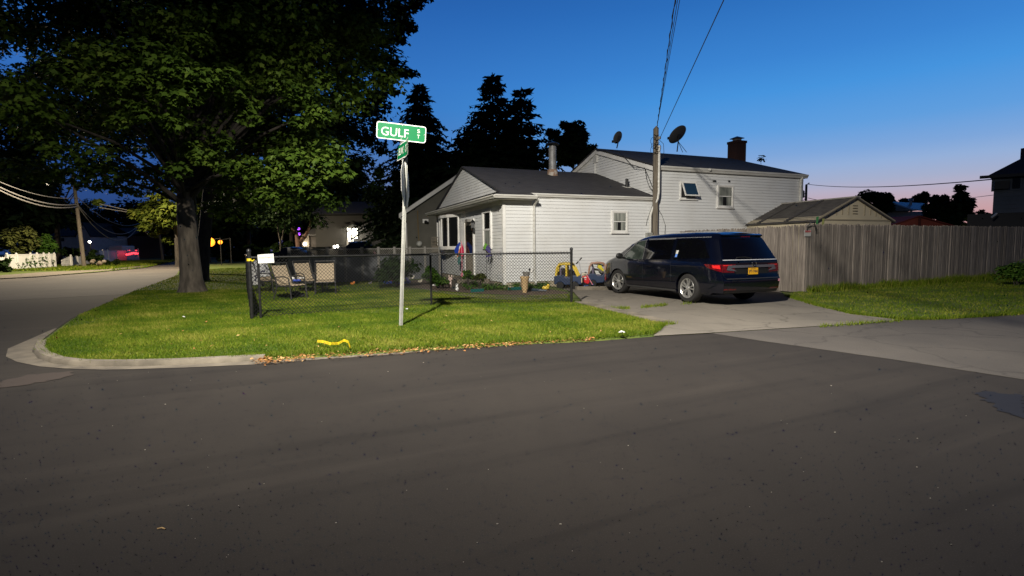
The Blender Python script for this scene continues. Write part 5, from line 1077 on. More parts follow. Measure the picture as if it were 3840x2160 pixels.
# ---- the big maple at the corner
def fc_(u, v, Y, rx, rz, n): p = at(u, v, Y); return (np.array(p), (rx, rx*.9, rz), int(n*1.25))
front = [fc_(*a) for a in (
 (1000, 650, 14.2, .75, .36, 300), (1110, 600, 14.3, .8, .38, 360), (1215, 625, 13.9, .75, .40, 360), (1130, 690, 14, .8, .30, 300), (1005, 735, 14, .42, .24, 150), (1240, 560, 14.3, .55, .32, 200), (1290, 655, 14.1, .34, .2, 110), (1180, 730, 14.2, .5, .22, 150), (930, 620, 14.5, .55, .26, 170), (870, 630, 14.6, .45, .25, 130), (780, 590, 14.3, .5, .28, 140), (720, 560, 14.6, .45, .3, 110), (660, 640, 14.4, .42, .3, 110), (840, 530, 14.8, .35, .22, 80),
 (1060, 310, 15.6, .75, .34, 260), (1130, 360, 15.4, .8, .36, 300), (1190, 430, 15.2, .5, .33, 180), (1130, 460, 15.2, .45, .2, 110), (1210, 300, 15.8, .5, .3, 110), (1110, 250, 16, .6, .3, 150), (940, 300, 15.6, .5, .25, 120), (930, 440, 15.0, .45, .25, 120), (910, 380, 15.0, .6, .3, 170),
 (250, 250, 13.6, .8, .32, 240), (360, 190, 13.7, .8, .32, 260), (450, 240, 13.3, .85, .34, 300), (560, 200, 13.4, .85, .36, 300), (650, 260, 13.0, .9, .36, 340), (740, 300, 13.1, .8, .32, 300), (830, 290, 13.4, .6, .28, 190), (520, 310, 13.0, .85, .3, 280), (380, 320, 13.2, .7, .28, 200), (270, 290, 13.5, .6, .28, 150), (480, 400, 13.2, .5, .26, 140), (440, 450, 13.2, .4, .2, 90), (540, 420, 13.1, .5, .28, 150), (660, 360, 13.0, .7, .28, 220), (650, 455, 13.2, .42, .22, 110), (720, 150, 13.8, .6, .34, 160), (640, 80, 14, .7, .4, 170), (560, 50, 14, .6, .3, 120), (740, 50, 14.2, .6, .3, 110), (900, 60, 15, .7, .4, 120), (1000, 130, 16, .7, .4, 110), (980, 220, 15.7, .5, .3, 90), (1180, 170, 16.3, .7, .4, 120), (1080, 60, 16.4, .7, .4, 110),
 (80, 400, 13, .9, .4, 160), (160, 430, 13.1, .6, .3, 110), (60, 320, 13, .8, .4, 130), (120, 490, 13.5, .6, .3, 90), (380, 560, 13.8, .6, .3, 90), (200, 560, 14, .7, .3, 90))]
back = rand_clumps((-11.2, 18., 9.2), (7.2, 5.0, 5.6), 300, 1.15, 230, .3, 3.4) + rand_clumps((-7.2, 18.5, 8.), (3.2, 3., 4.6), 34, .95, 190, .5, 3.4) + rand_clumps((-15.5, 17., 8.), (4.5, 4.5, 5.), 70, 1.2, 210, .3, 3.8) + rand_clumps((-10.5, 18.5, 10.), (6, 3.5, 4.5), 60, 1.3, 210, .0, 4.)
back = [c for c in back if c[0][1] > 17.2 or random.random() < .12]
low = [fc_(*a) for a in ((560, 640, 18, 1., .4, 200), (450, 650, 17, 1., .4, 200), (330, 640, 17, 1.1, .4, 220), (200, 640, 17, 1.1, .45, 220), (80, 640, 17, 1.1, .45, 220), (620, 690, 18, .8, .35, 160), (300, 690, 18, .7, .25, 110), (400, 700, 18, .7, .25, 110), (500, 715, 18.5, .6, .25, 90), (760, 660, 19, .9, .4, 180), (860, 700, 19, .9, .4, 180), (960, 720, 19.5, .9, .4, 180), (1060, 760, 20, .8, .4, 160), (820, 780, 21, .9, .4, 150), (920, 800, 21, .9, .4, 150), (1250, 760, 21, .8, .4, 140))]
tree('maple_tree', 'huge leafy maple with pale trunk and shade-coloured boughs standing on the corner lawn', 'tree', TB, at(690, 700, TY), (.33), front+back+low, .158, MAPLE, M['maple'], M['bark'], 40)
# second trunk just behind and its dark crown up to the sky edge
b2_ = gp(752, 1052, LZ); rb = [fc_(*a) for a in (
 (1500, 30, 26, .9, .6, 230), (1535, 95, 26, .45, .3, 80), (1490, 100, 26, .8, .5, 200), (1440, 150, 26, .8, .5, 200), (1500, 150, 26, .42, .18, 60), (1400, 220, 26, .7, .5, 180), (1490, 265, 26, .7, .35, 140), (1535, 275, 26, .5, .2, 70), (1440, 300, 26, .7, .4, 150), (1420, 350, 26, .7, .35, 140), (1475, 345, 26, .4, .2, 50), (1370, 400, 26, .8, .5, 170), (1420, 470, 27, .6, .4, 110), (1380, 520, 27, .8, .5, 150), (1430, 560, 28, .6, .4, 90), (1350, 600, 27, .9, .5, 170), (1420, 640, 28, .6, .4, 100), (1300, 680, 27, 1., .5, 170), (1380, 60, 25, 1, .7, 230), (1320, 200, 25, 1, .8, 230), (1300, 330, 25, 1, .8, 230), (1280, 480, 25, 1, .8, 230), (1400, 700, 28, .7, .5, 120), (1560, 20, 26, .4, .2, 50), (1575, -20, 26, .7, .4, 90), (1455, 215, 26, .3, .15, 30))]
tree('shade_tree', 'second dark broadleaf tree behind the corner maple, its ragged crown edge against the sky', 'tree', Vector((b2_.x, b2_.y, LZ)), (b2_.x-.3, b2_.y+2, 6.), .30, rb+rand_clumps((-12, 27, 11.5), (6.5, 4.5, 9.), 110, 1.5, 230, .5, 4.), .24, MAPLE, M['dark'], M['bark2'], 26)
for (x_, y_, z_, rr_, hh_, k_, lab_) in ((-47., 54., 15.5, 11., 7., 110, 'tall black tree rising behind the olive bushes at the far left'), (-18.9, 31., 12.5, 8., 8.2, 90, 'tall black tree standing between the maple and the yellow-green street tree')):
    tree('shade_tree', lab_, 'tree', (x_, y_, 0), (x_, y_, 5.5), .3, rand_clumps((x_+(0 if y_ > 40 else 3.4), y_, z_), (rr_ if y_ > 40 else 6., 4., hh_), k_, 1.7, 220, .2, 9.5 if y_ > 40 else 4.6), .34, MAPLE, M['dark'], M['bark2'], 12)
# yellow-lit tree beyond the trunk, over the side road
Yt = 47.; cl = [fc_(u, v, Yt+random.uniform(-2, 2), r, r*.55, n) for u, v, r, n in ((520, 800, .9, 170), (560, 820, 1., 200), (600, 800, .9, 170), (545, 850, .7, 120), (600, 860, .9, 150), (630, 830, 1., 170), (640, 900, .7, 110), (580, 880, .5, 60), (640, 780, 1.2, 200), (560, 770, 1.1, 150), (365, 757, .55, 60), (610, 730, 1.4, 170), (690, 780, 1.4, 170))]
bb = at(668, 1000, Yt); tree('street_tree', 'yellow-green leafed tree lit by a hidden street lamp, left of the maple trunk', 'tree', (bb.x, Yt, 0), (bb.x, Yt, 4.5), .2, cl, .36, MAPLE, M['mapleY'], M['bark2'], 8)
# ---- evergreens and other trees against the sky
def conifer(name, label, u, vtop, Y, hw, z0_, tiers, per, frond, lmat, group=None, droop=.35, up=.1, seed=0, wide=.5, r0=.25):
    tp = at(u, vtop, Y); t = thing(name, label, 'tree', (tp.x, Y, 0), group=group); H = tp.z; m = MB(); m.tube([(tp.x, Y, -.1), (tp.x, Y, H*.5), (tp.x, Y, H)], [r0, r0*.6, .03], 8)
    Ps = []; Ns = []; As = []; S = []
    for k in range(tiers):
        f = (k+rng.random()*.6)/tiers; z = z0_+(H-z0_)*f; L_ = hw*(1-f)**.75*rng.uniform(.75, 1.15)+.12*hw*(1-f)+.15
        nb = max(3, int(per*(1-.55*f))); a0 = rng.uniform(0, 6.28)
        for b in range(nb):
            a = a0+6.283*b/nb+rng.normal(0, .2); l = L_*rng.uniform(.65, 1.15); d = np.array([math.cos(a), math.sin(a), 0]); n = max(5, int(l/frond*wide*9))
            s = np.linspace(.12, 1, n); zz = z+up*l*s-droop*l*s*s; P = np.array([tp.x, Y, 0])+d*(s*l)[:, None]; P[:, 2] = zz
            for q in range(0, n, max(1, n//3)):
                pass
            m.tube([P[0], P[n//2], P[-1]], [.03, .02, .008], 4, cap=False)
            side = np.array([-d[1], d[0], 0]); sg = np.where(np.arange(n) % 2, 1, -1)[:, None]
            A = d*.6+side*sg*1.0+np.array([0, 0, -.35])+rng.normal(0, .25, (n, 3)); sz = frond*(1.05-.6*s)*rng.uniform(.7, 1.2, n)
            Ps.append(P+norm(A)*sz[:, None]*.5); Ns.append(np.array([0, 0, 1.])+rng.normal(0, .45, (n, 3))); As.append(A); S.append(sz)
            A2 = d+np.array([0, 0, -.9])+rng.normal(0, .3, (n, 3)); Ps.append(P+norm(A2)*sz[:, None]*.4); Ns.append(side+rng.normal(0, .4, (n, 3))); As.append(A2); S.append(sz*.8)
    V = leaves(np.concatenate(Ps), np.concatenate(Ns), np.concatenate(As), np.concatenate(S), SLIM*np.array([1.5, 1]), None)
    m.build('trunk', M['bark2'], t, smooth=True); np_mesh('crown', V, 4, lmat, t, tint=rng.random(len(V))); return t
conifer('spruce_tree', 'dark pointed spruce rising behind the green street name sign', 1573, 312, 38., 4.3, 2., 34, 15, .75, M['conifer'], 'evergreens behind the white house', r0=.3, wide=.75)
conifer('feathery_tree', 'tallest dark feathery tree with narrow spire behind the low front roof', 1846, 272, 36., 4.7, 2., 24, 13, .95, M['conifer'], 'evergreens behind the white house', droop=.28, up=.22, wide=.62)
conifer('feathery_tree', 'shorter dark feathery tree leaning beside the tallest one, left of the stove pipe', 1955, 326, 36.5, 3.7, 2., 19, 12, 1., M['conifer'], 'evergreens behind the white house', droop=.3, up=.3, wide=.6)
conifer('feathery_tree', 'low dark feathery tree filling the gap below the two spires', 1770, 470, 36., 5.0, 1.5, 17, 13, 1., M['conifer'], 'evergreens behind the white house', droop=.25, up=.25, wide=.62)
def rtree(name, label, u, vt, vb, Y, wpx, lmat, size=.32, k=26, n=150, group=None, shape=OVAL, extra=()):
    a = at(u, vt, Y); b = at(u, vb, Y); r = wpx*Y/F/2; cz = (a.z+b.z)/2; rz = (a.z-b.z)/2
    cl = rand_clumps((a.x, Y, cz), (r*.85, r*.8, rz*.88), k, min(r, rz)*.34, n, .35, None, .8)+[fc_(uu, vv, Y, rr, rr*.7, nn) for uu, vv, rr, nn in extra]
    return tree(name, label, 'tree', (a.x, Y, 0), (a.x, Y, max(.6, cz-rz*.4)), max(.06, r*.06), cl, size, shape, lmat, M['bark2'], 8, group, shell=.45)
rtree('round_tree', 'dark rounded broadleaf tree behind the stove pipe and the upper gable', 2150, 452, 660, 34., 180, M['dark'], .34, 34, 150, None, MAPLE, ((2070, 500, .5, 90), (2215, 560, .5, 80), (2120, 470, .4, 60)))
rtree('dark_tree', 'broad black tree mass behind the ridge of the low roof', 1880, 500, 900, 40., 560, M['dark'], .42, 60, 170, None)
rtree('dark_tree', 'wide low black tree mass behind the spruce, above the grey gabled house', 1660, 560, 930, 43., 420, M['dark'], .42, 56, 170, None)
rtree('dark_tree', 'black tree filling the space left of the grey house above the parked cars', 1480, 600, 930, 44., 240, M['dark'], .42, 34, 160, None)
G3 = 'dark trees beyond the stockade fence'
rtree('garden_tree', 'dark round tree left of the pale distant roof, behind the beige shed', 3290, 690, 830, 48., 130, M['dark'], .4, 26, 140, G3, MAPLE)
rtree('garden_tree', 'low dark tree spreading above the pale distant roof', 3420, 722, 800, 76., 150, M['dark'], .5, 22, 130, G3, MAPLE)
rtree('garden_tree', 'widest dark tree right of the pale distant roof, above the red shed', 3560, 715, 860, 42., 190, M['dark'], .36, 36, 150, G3, MAPLE, ((3600, 705, .5, 60),))
rtree('yellow_shrub', 'yellow-green shrub lit at the foot of the widest dark tree, above the fence', 3655, 808, 862, 30., 80, M['mapleY'], .2, 14, 90, None)
rtree('garden_tree', 'small far dark tree beside the grey house wall, above the fence', 3700, 776, 850, 60., 60, M['dark'], .4, 12, 90, G3)
p = at(2856, 597, 46.); tree('treetop', 'wisp of leaves showing above the far end of the tall roof', 'tree', (p.x, 46, 0), (p.x, 46, 5), .1, [(np.array(p), (.45, .4, .4), 34), (np.array(p)-[.1, 0, 1.2], (.6, .5, .6), 60)], .28, OVAL, M['dark'], M['bark2'], 2)
# left background woods
G4 = 'dark trees behind the left-hand fences'
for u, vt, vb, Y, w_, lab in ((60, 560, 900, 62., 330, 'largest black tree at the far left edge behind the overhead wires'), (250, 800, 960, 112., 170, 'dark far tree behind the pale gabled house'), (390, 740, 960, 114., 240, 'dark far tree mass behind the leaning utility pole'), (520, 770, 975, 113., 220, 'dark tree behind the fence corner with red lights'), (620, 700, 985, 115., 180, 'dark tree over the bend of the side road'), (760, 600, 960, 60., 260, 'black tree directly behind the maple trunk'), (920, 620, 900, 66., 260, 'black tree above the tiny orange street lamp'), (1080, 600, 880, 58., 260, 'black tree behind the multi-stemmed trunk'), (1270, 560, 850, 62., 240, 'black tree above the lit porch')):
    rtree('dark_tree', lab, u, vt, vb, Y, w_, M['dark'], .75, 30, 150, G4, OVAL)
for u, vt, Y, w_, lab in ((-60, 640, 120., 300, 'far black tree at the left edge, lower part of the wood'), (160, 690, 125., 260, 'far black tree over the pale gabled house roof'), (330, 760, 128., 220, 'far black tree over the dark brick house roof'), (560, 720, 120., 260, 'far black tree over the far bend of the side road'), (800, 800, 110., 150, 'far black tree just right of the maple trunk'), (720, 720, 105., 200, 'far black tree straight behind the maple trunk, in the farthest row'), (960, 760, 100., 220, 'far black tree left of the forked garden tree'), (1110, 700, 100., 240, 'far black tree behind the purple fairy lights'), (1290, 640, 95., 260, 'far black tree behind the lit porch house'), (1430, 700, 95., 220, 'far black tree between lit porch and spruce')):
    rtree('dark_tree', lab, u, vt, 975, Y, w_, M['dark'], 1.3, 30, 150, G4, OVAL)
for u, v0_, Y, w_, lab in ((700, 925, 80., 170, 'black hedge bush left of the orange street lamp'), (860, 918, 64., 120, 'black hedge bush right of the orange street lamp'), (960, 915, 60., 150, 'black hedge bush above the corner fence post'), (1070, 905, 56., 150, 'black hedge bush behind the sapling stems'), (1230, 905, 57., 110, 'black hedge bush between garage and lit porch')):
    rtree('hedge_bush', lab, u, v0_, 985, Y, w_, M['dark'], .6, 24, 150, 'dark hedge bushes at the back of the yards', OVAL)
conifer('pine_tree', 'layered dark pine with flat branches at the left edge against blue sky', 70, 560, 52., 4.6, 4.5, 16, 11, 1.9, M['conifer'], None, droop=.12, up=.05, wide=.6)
for u, vt, vb, Y, w_, lab in ((60, 828, 965, 44., 170, 'rounded olive bush catching light behind the white fence at far left'), (165, 880, 970, 46., 110, 'darker olive bush right of the rounded one behind the white fence'),):
    rtree('bush', lab, u, vt, vb, Y, w_, M['olive'] if u < 100 else M['weed'], .3, 26, 150, None)
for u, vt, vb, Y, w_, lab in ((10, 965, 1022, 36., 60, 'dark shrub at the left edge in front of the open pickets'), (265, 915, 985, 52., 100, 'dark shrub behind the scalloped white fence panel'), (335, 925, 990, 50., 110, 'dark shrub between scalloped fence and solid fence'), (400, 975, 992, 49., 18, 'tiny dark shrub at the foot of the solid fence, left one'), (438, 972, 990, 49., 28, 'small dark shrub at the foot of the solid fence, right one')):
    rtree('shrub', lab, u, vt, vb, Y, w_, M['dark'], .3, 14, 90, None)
# ---------------------------------------------------------------- white fences along the left verge
def vposts(t, p, r=.07, h=1.1): MB().boxf(p+Vector((-r, -r, -.1)), (2*r, 0, 0), (0, 2*r, 0), (0, 0, h+.1)).ball(p+UP*(h+.07), .085, 8, 6).build('post', M['white'], t)
def yb(u, v): return gp(u, v, VZ)
W0 = M['white']
t = thing('picket_fence', 'short run of open white pickets at the far left edge', 'fence', yb(0, 1014), group='white fences across the side road'); a, b = yb(-30, 1015), yb(30, 1013); m = MB(); d = b-a
for i in range(9): p = a+d*(i/9); q = Vector((p.x, p.y, 0)); m.boxf(q, d.normalized()*.09, Vector((0, .03, 0)), UP*1.0).prism([q+UP*1., q+d.normalized()*.09+UP*1.0, q+d.normalized()*.045+UP*1.08], (0, .03, 0))
m.build('pickets', W0, t); m = MB(); 
for z in (.25, .8): m.beam(a+UP*z+Vector((0, .06, 0)), b+UP*z+Vector((0, .06, 0)), .05, .09)
m.build('rail', W0, t)
def solid(label, u0, v0, u1, v1, h, scal=0, posts=(), col=W0, n=1):
    a, b = yb(u0, v0), yb(u1, v1); t = thing('panel_fence', label, 'fence', a, group='white fences across the side road'); d = b-a; L_ = d.length; e = d.normalized(); N_ = 60; m = MB()
    top = [h-(.18*abs(math.sin(math.pi*scal*i/N_)) if scal else 0) for i in range(N_+1)]
    if scal: top = [h-.22+.22*abs(math.cos(math.pi*scal*i/N_))**.7 for i in range(N_+1)]
    for i in range(N_): m.prism([a+d*(i/N_), a+d*((i+.93)/N_), a+d*((i+.93)/N_)+UP*top[i+1], a+d*(i/N_)+UP*top[i]], Vector((0, .04, 0)))
    m.build('panel', col, t); 
    if not scal: m = MB(); m.beam(a+UP*h, b+UP*h, .06, .09); m.build('cap_rail', col, t)
    for s in posts: vposts(t, a+d*s, .08, h+.02)
    return a, b
a_, b_ = solid('longest solid white vinyl fence with ball-topped posts and climbing vines', 30, 1013, 208, 1003, 1.18, 0, (0, .18, .46, .6, .75, .87, .99))
solid('white scalloped-top fence panel behind the leaning utility pole', 268, 999, 366, 990, .95, 6, (0, .2))
solid('bluish solid white fence farther up the side road', 376, 987, 475, 976, 1.45, 0, (.1, .25, .55))
t = thing('picket_gate', 'small white picket gate with dropping top between two white fences', 'gate', yb(232, 1000), group='white fences across the side road'); a, b = yb(232, 1001), yb(267, 999); d = b-a; m = MB()
for i in range(7): q = a+d*(i/7); m.boxf(Vector((q.x, q.y, 0)), d.normalized()*.12, (0, .03, 0), UP*(.72+.05*i))
m.build('pickets', W0, t); m = MB(); m.beam(a+UP*.3, b+UP*.3, .05, .1); m.beam(a+UP*.6, b+UP*.7, .05, .1); m.build('rail', W0, t)
t = thing('picket_fence', 'white picket fence end strung with red lights beside the side road', 'fence', yb(478, 976), group='white fences across the side road'); a, b = yb(478, 979), yb(520, 974); d = b-a; m = MB()
for i in range(8): q = a+d*(i/8); m.boxf(Vector((q.x, q.y, 0)), d*(.075), (0, .03, 0), UP*1.65)
m.build('pickets', W0, t); m = MB(); m.beam(a+UP*.35, b+UP*.35, .05, .1); m.beam(a+UP*1.3, b+UP*1.3, .05, .1); m.build('rail', W0, t); vposts(t, b, .07, 1.7)
t2 = thing('string_lights', 'string of glowing red lights draped along the white picket fence end', 'lights', a+UP*.8); m = MB()
for i in range(24):
    s = (i+.5)/24; p = a+d*s+UP*(.95+.12*math.sin(s*3.1-.4)+random.gauss(0, .05)); m.ball(p+Vector((0, -.12, 0)), .15, 6, 4)
for s in (.1, .3, .75, .9): m.ball(a+d*s+UP*1.5+Vector((0, -.1, 0)), .09, 6, 4)
m.build('bulbs', M['bulbR'], t2)
# vines
cl = [(np.array(a_.lerp(b_, s))+[0, -.12, h], (.5, .12, .3), 26) for s, h in ((.30, .4), (.38, .7), (.45, .5), (.5, .9), (.55, .5), (.62, .8), (.66, .4), (.72, .9), (.78, .5), (.20, .3), (.92, .6), (.93, .3), (.05, .9))]
V, T = clump_leaves(cl, .2, OVAL); tag(np_mesh('climbing_vine', V, 6, M['weed'], tint=T, off=tuple(a_)), 'patchy climbing vine spread over the longest white vinyl fence', 'vine')
p = yb(366, 1004); m = MB()
for i in range(7): m.ball(p+Vector((random.gauss(0, .35), random.gauss(0, .3), .25+abs(random.gauss(0, .25)))), (.22*random.uniform(.5, 1), .2, .15), 7, 5)
tag(m.build('rubbish_pile', mat('bags', (.22, .19, .15), (.12, .08, .05), rough=.8, scale=3)), 'heap of tan and white rubbish bags at the kerb beside the leaning pole', 'rubbish')
# ---------------------------------------------------------------- utility poles and cables on the left
pb_ = gp(316, 1001, VZ); ptop = at(272, 640, pb_.y)
t = thing('utility_pole', 'tall pale leaning wooden utility pole beside the white fences at left', 'utility pole', pb_, group='utility poles'); MB().tube([pb_-UP*.2, ptop], [.17, .12], 12).build('shaft', M['pole'], t, smooth=True)
pb3 = gp(611, 974, 0); pb3 = at(611, 974, 74.); p3t = at(597, 870, 74.)
t = thing('utility_pole', 'slim far utility pole at the bend of the side road, left of the maple trunk', 'utility pole', (pb3.x, pb3.y, 0), group='utility poles'); MB().tube([Vector((pb3.x, pb3.y, 0)), p3t, p3t+UP*2], [.17, .12, .1], 10).build('shaft', M['pole'], t, smooth=True)
Yp = pb_.y-.2
for (u0, v0, Y0_, u1, v1, s, r, lab, mt) in ((-60, 655, 34, 286, 742, .5, .03, 'uppermost pale cable sweeping from the left edge to the leaning utility pole', M['wireg']), (-60, 672, 34, 290, 766, .6, .045, 'middle pale cable sweeping from the left edge to the leaning utility pole', M['wireg']), (-60, 682, 34, 293, 773, .7, .045, 'lowest pale cable sweeping from the left edge to the leaning utility pole', M['wireg'])):
    tag(MB().tube(sag(at(u0, v0, Y0_), at(u1, v1, Yp), s), r, 6).build('overhead_cable', mt), lab, 'cable', 'cables of the side road')
for (v0, v1, s, r, lab) in ((742, 838, 1.1, .035, 'upper dark cable drooping right of the leaning pole towards the far bend'), (770, 843, 1.8, .04, 'middle dark cable drooping right of the leaning pole towards the far bend'), (775, 846, 2.4, .04, 'lowest dark cable drooping right of the leaning pole towards the far bend')):
    tag(MB().tube(sag(at(293, v0, Yp), at(520, v1, 66.), s), r, 6).build('overhead_cable', M['wireg']), lab, 'cable', 'cables of the side road')
for (v0, v1, lab) in ((764, 792, 'upper pale cable glimpsed between leaves right of the leaning pole'), (778, 798, 'lower pale cable glimpsed between leaves right of the leaning pole')):
    tag(MB().tube([at(372, v0, 46.), at(495, v1, 48.)], .035, 6).build('overhead_cable', M['wireg']), lab, 'cable', 'cables of the side road')
for (s, lab) in ((.6, 'upper reddish cable sagging down to the slim far pole'), (1.0, 'lower reddish cable sagging down to the slim far pole')):
    tag(MB().tube(sag(at(525, 840, 66.), at(598, 878, 73.8), s), .05, 6).build('overhead_cable', cm('redwire', (.45, .22, .18))), lab, 'cable', 'cables of the side road')
# ---------------------------------------------------------------- houses on the left and behind
def simple_house(label, Y, u0, u1, vb, ve, vr, dep, wm, rm, gab=None, wins=(), name='house', axis='x'):
    a, b = at(u0, ve, Y), at(u1, ve, Y); zr_ = at((u0+u1)/2, vr, Y).z; t = thing(name, label, 'house', Vector((a.x, Y, 0))); L_ = b.x-a.x
    MB().boxf((a.x, Y, -.1), (L_, 0, 0), (0, dep, 0), (0, 0, a.z+.1)).build('wall', wm, t)
    m = MB(); slab(m, [(a.x-.3, Y-.3, a.z-.05), (b.x+.3, Y-.3, a.z-.05), (b.x+.3, Y+dep/2, zr_), (a.x-.3, Y+dep/2, zr_)], .12); slab(m, [(a.x-.3, Y+dep/2, zr_), (b.x+.3, Y+dep/2, zr_), (b.x+.3, Y+dep+.3, a.z-.05), (a.x-.3, Y+dep+.3, a.z-.05)], .12); m.build('roof', rm, t)
    if gab:
        g0, g1, gv = gab; A, B_ = at(g0, ve, Y-1.2), at(g1, ve, Y-1.2); C_ = at((g0+g1)/2, gv, Y-1.2); m = MB(); m.prism([(A.x, Y-1.2, -.1), (B_.x, Y-1.2, -.1), (B_.x, Y-1.2, A.z), C_, (A.x, Y-1.2, A.z)], (0, 1.2+dep/2, 0)); m.build('gable_wall', wm, t)
        m = MB(); e = Vector((0, 1.4+dep/2, 0)); o = Vector((0, -.2, .1)); slab(m, [A+o+Vector((-.25, 0, -.2)), C_+o, C_+o+e, A+o+e+Vector((-.25, 0, -.2))], .12); slab(m, [C_+o, B_+o+Vector((.25, 0, -.2)), B_+o+e+Vector((.25, 0, -.2)), C_+o+e], .12); m.build('gable_roof', rm, t)
    for (x0, x1, y0, y1) in wins:
        p, q = at(x0, y0, Y-.03), at(x1, y1, Y-.03); f = .12; m = MB(); m.boxf((p.x-f, Y-.06, q.z-f), (q.x-p.x+2*f, 0, 0), (0, .06, 0), (0, 0, p.z-q.z+2*f)); w_ = m.build('window', M['bluew'], t); MB().boxf((p.x, Y-.08, q.z), (q.x-p.x, 0, 0), (0, .02, 0), (0, 0, p.z-q.z)).build('glass', M['glass'], w_)
    return t
h1 = simple_house('pale house with steep front gable behind the leaning utility pole', 88., 190, 345, 940, 885, 838, 9, M['bluew'], M['roofd'], (286, 338, 836), ((200, 215, 890, 905), (224, 242, 893, 905)))
h2 = simple_house('dark brick house with a white triple window left of the red lights', 96., 372, 490, 940, 885, 850, 9, cm('dkbrick', (.10, .06, .05), .9), M['roofd'], None, ((385, 391, 892, 916), (404, 418, 892, 916), (421, 431, 893, 914)))
Yv = 86.; a, b = at(405, 922, Yv), at(458, 945, Yv); t = thing('box_trailer', 'pale boxy trailer parked behind the bluish solid fence', 'trailer', Vector((a.x, Yv, 0))); m = MB(); m.boxf((a.x, Yv, .5), (b.x-a.x, 0, 0), (0, 3, 0), (0, 0, a.z-.5)); m.build('body', M['white'], t, bevel=.15); m = MB(); m.boxf((b.x+.1, Yv, .2), (.6, 0, 0), (0, 2, 0), (0, 0, a.z-.9)); m.build('nose', M['bluew'], t, bevel=.1); m = MB()
for x in (.4, .7): m.lathe((a.x+(b.x-a.x)*x, Yv-.05, .35), [(.35, 0), (.35, .2)], 14, axis=(0, 1, 0))
m.build('wheels', M['tyre'], t)
# grey neighbour house
Yg = 31.; A = at(1519, 790, Yg); Cg = at(1725, 655, Yg); Wg = Cg.x-A.x
t = thing('grey_neighbour_house', 'dim grey-beige house gable between the sign post and the white house', 'house', Vector((A.x, Yg, 0)))
w = MB(); siding(w, Vector((A.x, Yg, 0)), Vector((1, 0, 0)), Vector((0, -1, 0)), .1, Cg.z, lambda z: max(0, (z-A.z)/(Cg.z-A.z)*Wg), lambda z: 2*Wg-max(0, (z-A.z)/(Cg.z-A.z)*Wg), .14); w.build('wall', M['greyw'], t); MB().boxf((A.x+.03, Yg+.03, -.1), (2*Wg-.1, 0, 0), (0, 7, 0), (0, 0, A.z)).build('inner_wall', M['drk'], t)
m = MB(); slab(m, [(A.x-.3, Yg-.3, A.z-.15), (Cg.x, Yg-.3, Cg.z+.1), (Cg.x, Yg+7, Cg.z+.1), (A.x-.3, Yg+7, A.z-.15)], .1); slab(m, [(Cg.x, Yg-.3, Cg.z+.1), (Cg.x+Wg+.3, Yg-.3, A.z-.15), (Cg.x+Wg+.3, Yg+7, A.z-.15), (Cg.x, Yg+7, Cg.z+.1)], .1); m.build('roof', M['roofd'], t)
m = MB(); m.prism([(A.x-.3, Yg-.34, A.z-.2), (Cg.x, Yg-.34, Cg.z+.05), (Cg.x, Yg-.34, Cg.z-.2), (A.x-.3, Yg-.34, A.z-.45)], (0, .05, 0)); m.build('rake_board', M['trim'], t); m = MB(); m.tube([(A.x-.25, Yg-.2, A.z-.4), (A.x+.05, Yg-.1, A.z-.75), (A.x+.06, Yg-.08, .2)], .06, 8); m.build('downspout', M['trim'], t)
MB().tube([at(1566, 790, Yg-.06), at(1568, 860, Yg-.06), at(1571, 905, Yg-.06)], .025, 5).build('service_cable', cm('rustwire', (.22, .15, .06)), t); p = at(1573, 914, Yg-.1); MB().lathe(p, [(.17, 0), (.17, .12), (.1, .15), (0, .15)], 14, axis=(0, -1, 0)).build('electric_meter', M['galv'], t); p = at(1596, 829, Yg-.03); MB().box(p, (.34, .06, .24)).build('flood_light', M['trim'], t); MB().ball(p+Vector((.03, -.1, -.06)), .1, 8, 6).ball(p+Vector((.13, -.1, -.1)), .08, 8, 6).build('flood_light_head', M['blackp'], t)
p = at(1497, 845, Yg+2); 
# lit porch house
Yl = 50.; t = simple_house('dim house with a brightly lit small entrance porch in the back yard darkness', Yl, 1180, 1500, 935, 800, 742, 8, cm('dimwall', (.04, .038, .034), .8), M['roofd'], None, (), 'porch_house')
p0, p1 = at(1300, 862, Yl-1.2), at(1343, 862, Yl-1.2); pc_ = at(1324, 843, Yl-1.3); m = MB(); slab(m, [at(1282, 856, Yl-1.4), at(1324, 841, Yl-1.4), at(1324, 841, Yl), at(1282, 856, Yl)], .1); slab(m, [at(1324, 841, Yl-1.4), at(1348, 850, Yl-1.4), at(1348, 850, Yl), at(1324, 841, Yl)], .1); m.build('porch_roof', M['trim'], t)
for u in (1301, 1318, 1342): q = at(u, 852, Yl-1.25); MB().boxf((q.x-.06, Yl-1.3, 1.6), (.12, 0, 0), (0, .12, 0), (0, 0, q.z-1.6)).build('porch_post', M['trim'], t)
a, b = at(1303, 856, Yl-.05), at(1325, 906, Yl-.05); MB().boxf((a.x, Yl-.08, b.z), (b.x-a.x, 0, 0), (0, .07, 0), (0, 0, a.z-b.z)).build('porch_door', M['glaredoor'], t); a, b = at(1329, 856, Yl-.05), at(1341, 895, Yl-.05); MB().boxf((a.x, Yl-.1, b.z), (b.x-a.x, 0, 0), (0, .09, 0), (0, 0, a.z-b.z)).build('sidelight', M['glaredoor'], t)  # door and sidelight glow by themselves, standing in for the porch lamp's glare
PORCH = at(1321, 868, Yl-.9); MB().ball(PORCH, .32, 12, 8).build('porch_lamp', M['bulbW'], t)
MB().boxf((p0.x-3.5, Yl-2.6, -.1), (10, 0, 0), (0, 2.6, 0), (0, 0, 1.75)).build('porch_deck', M['drk'], t)
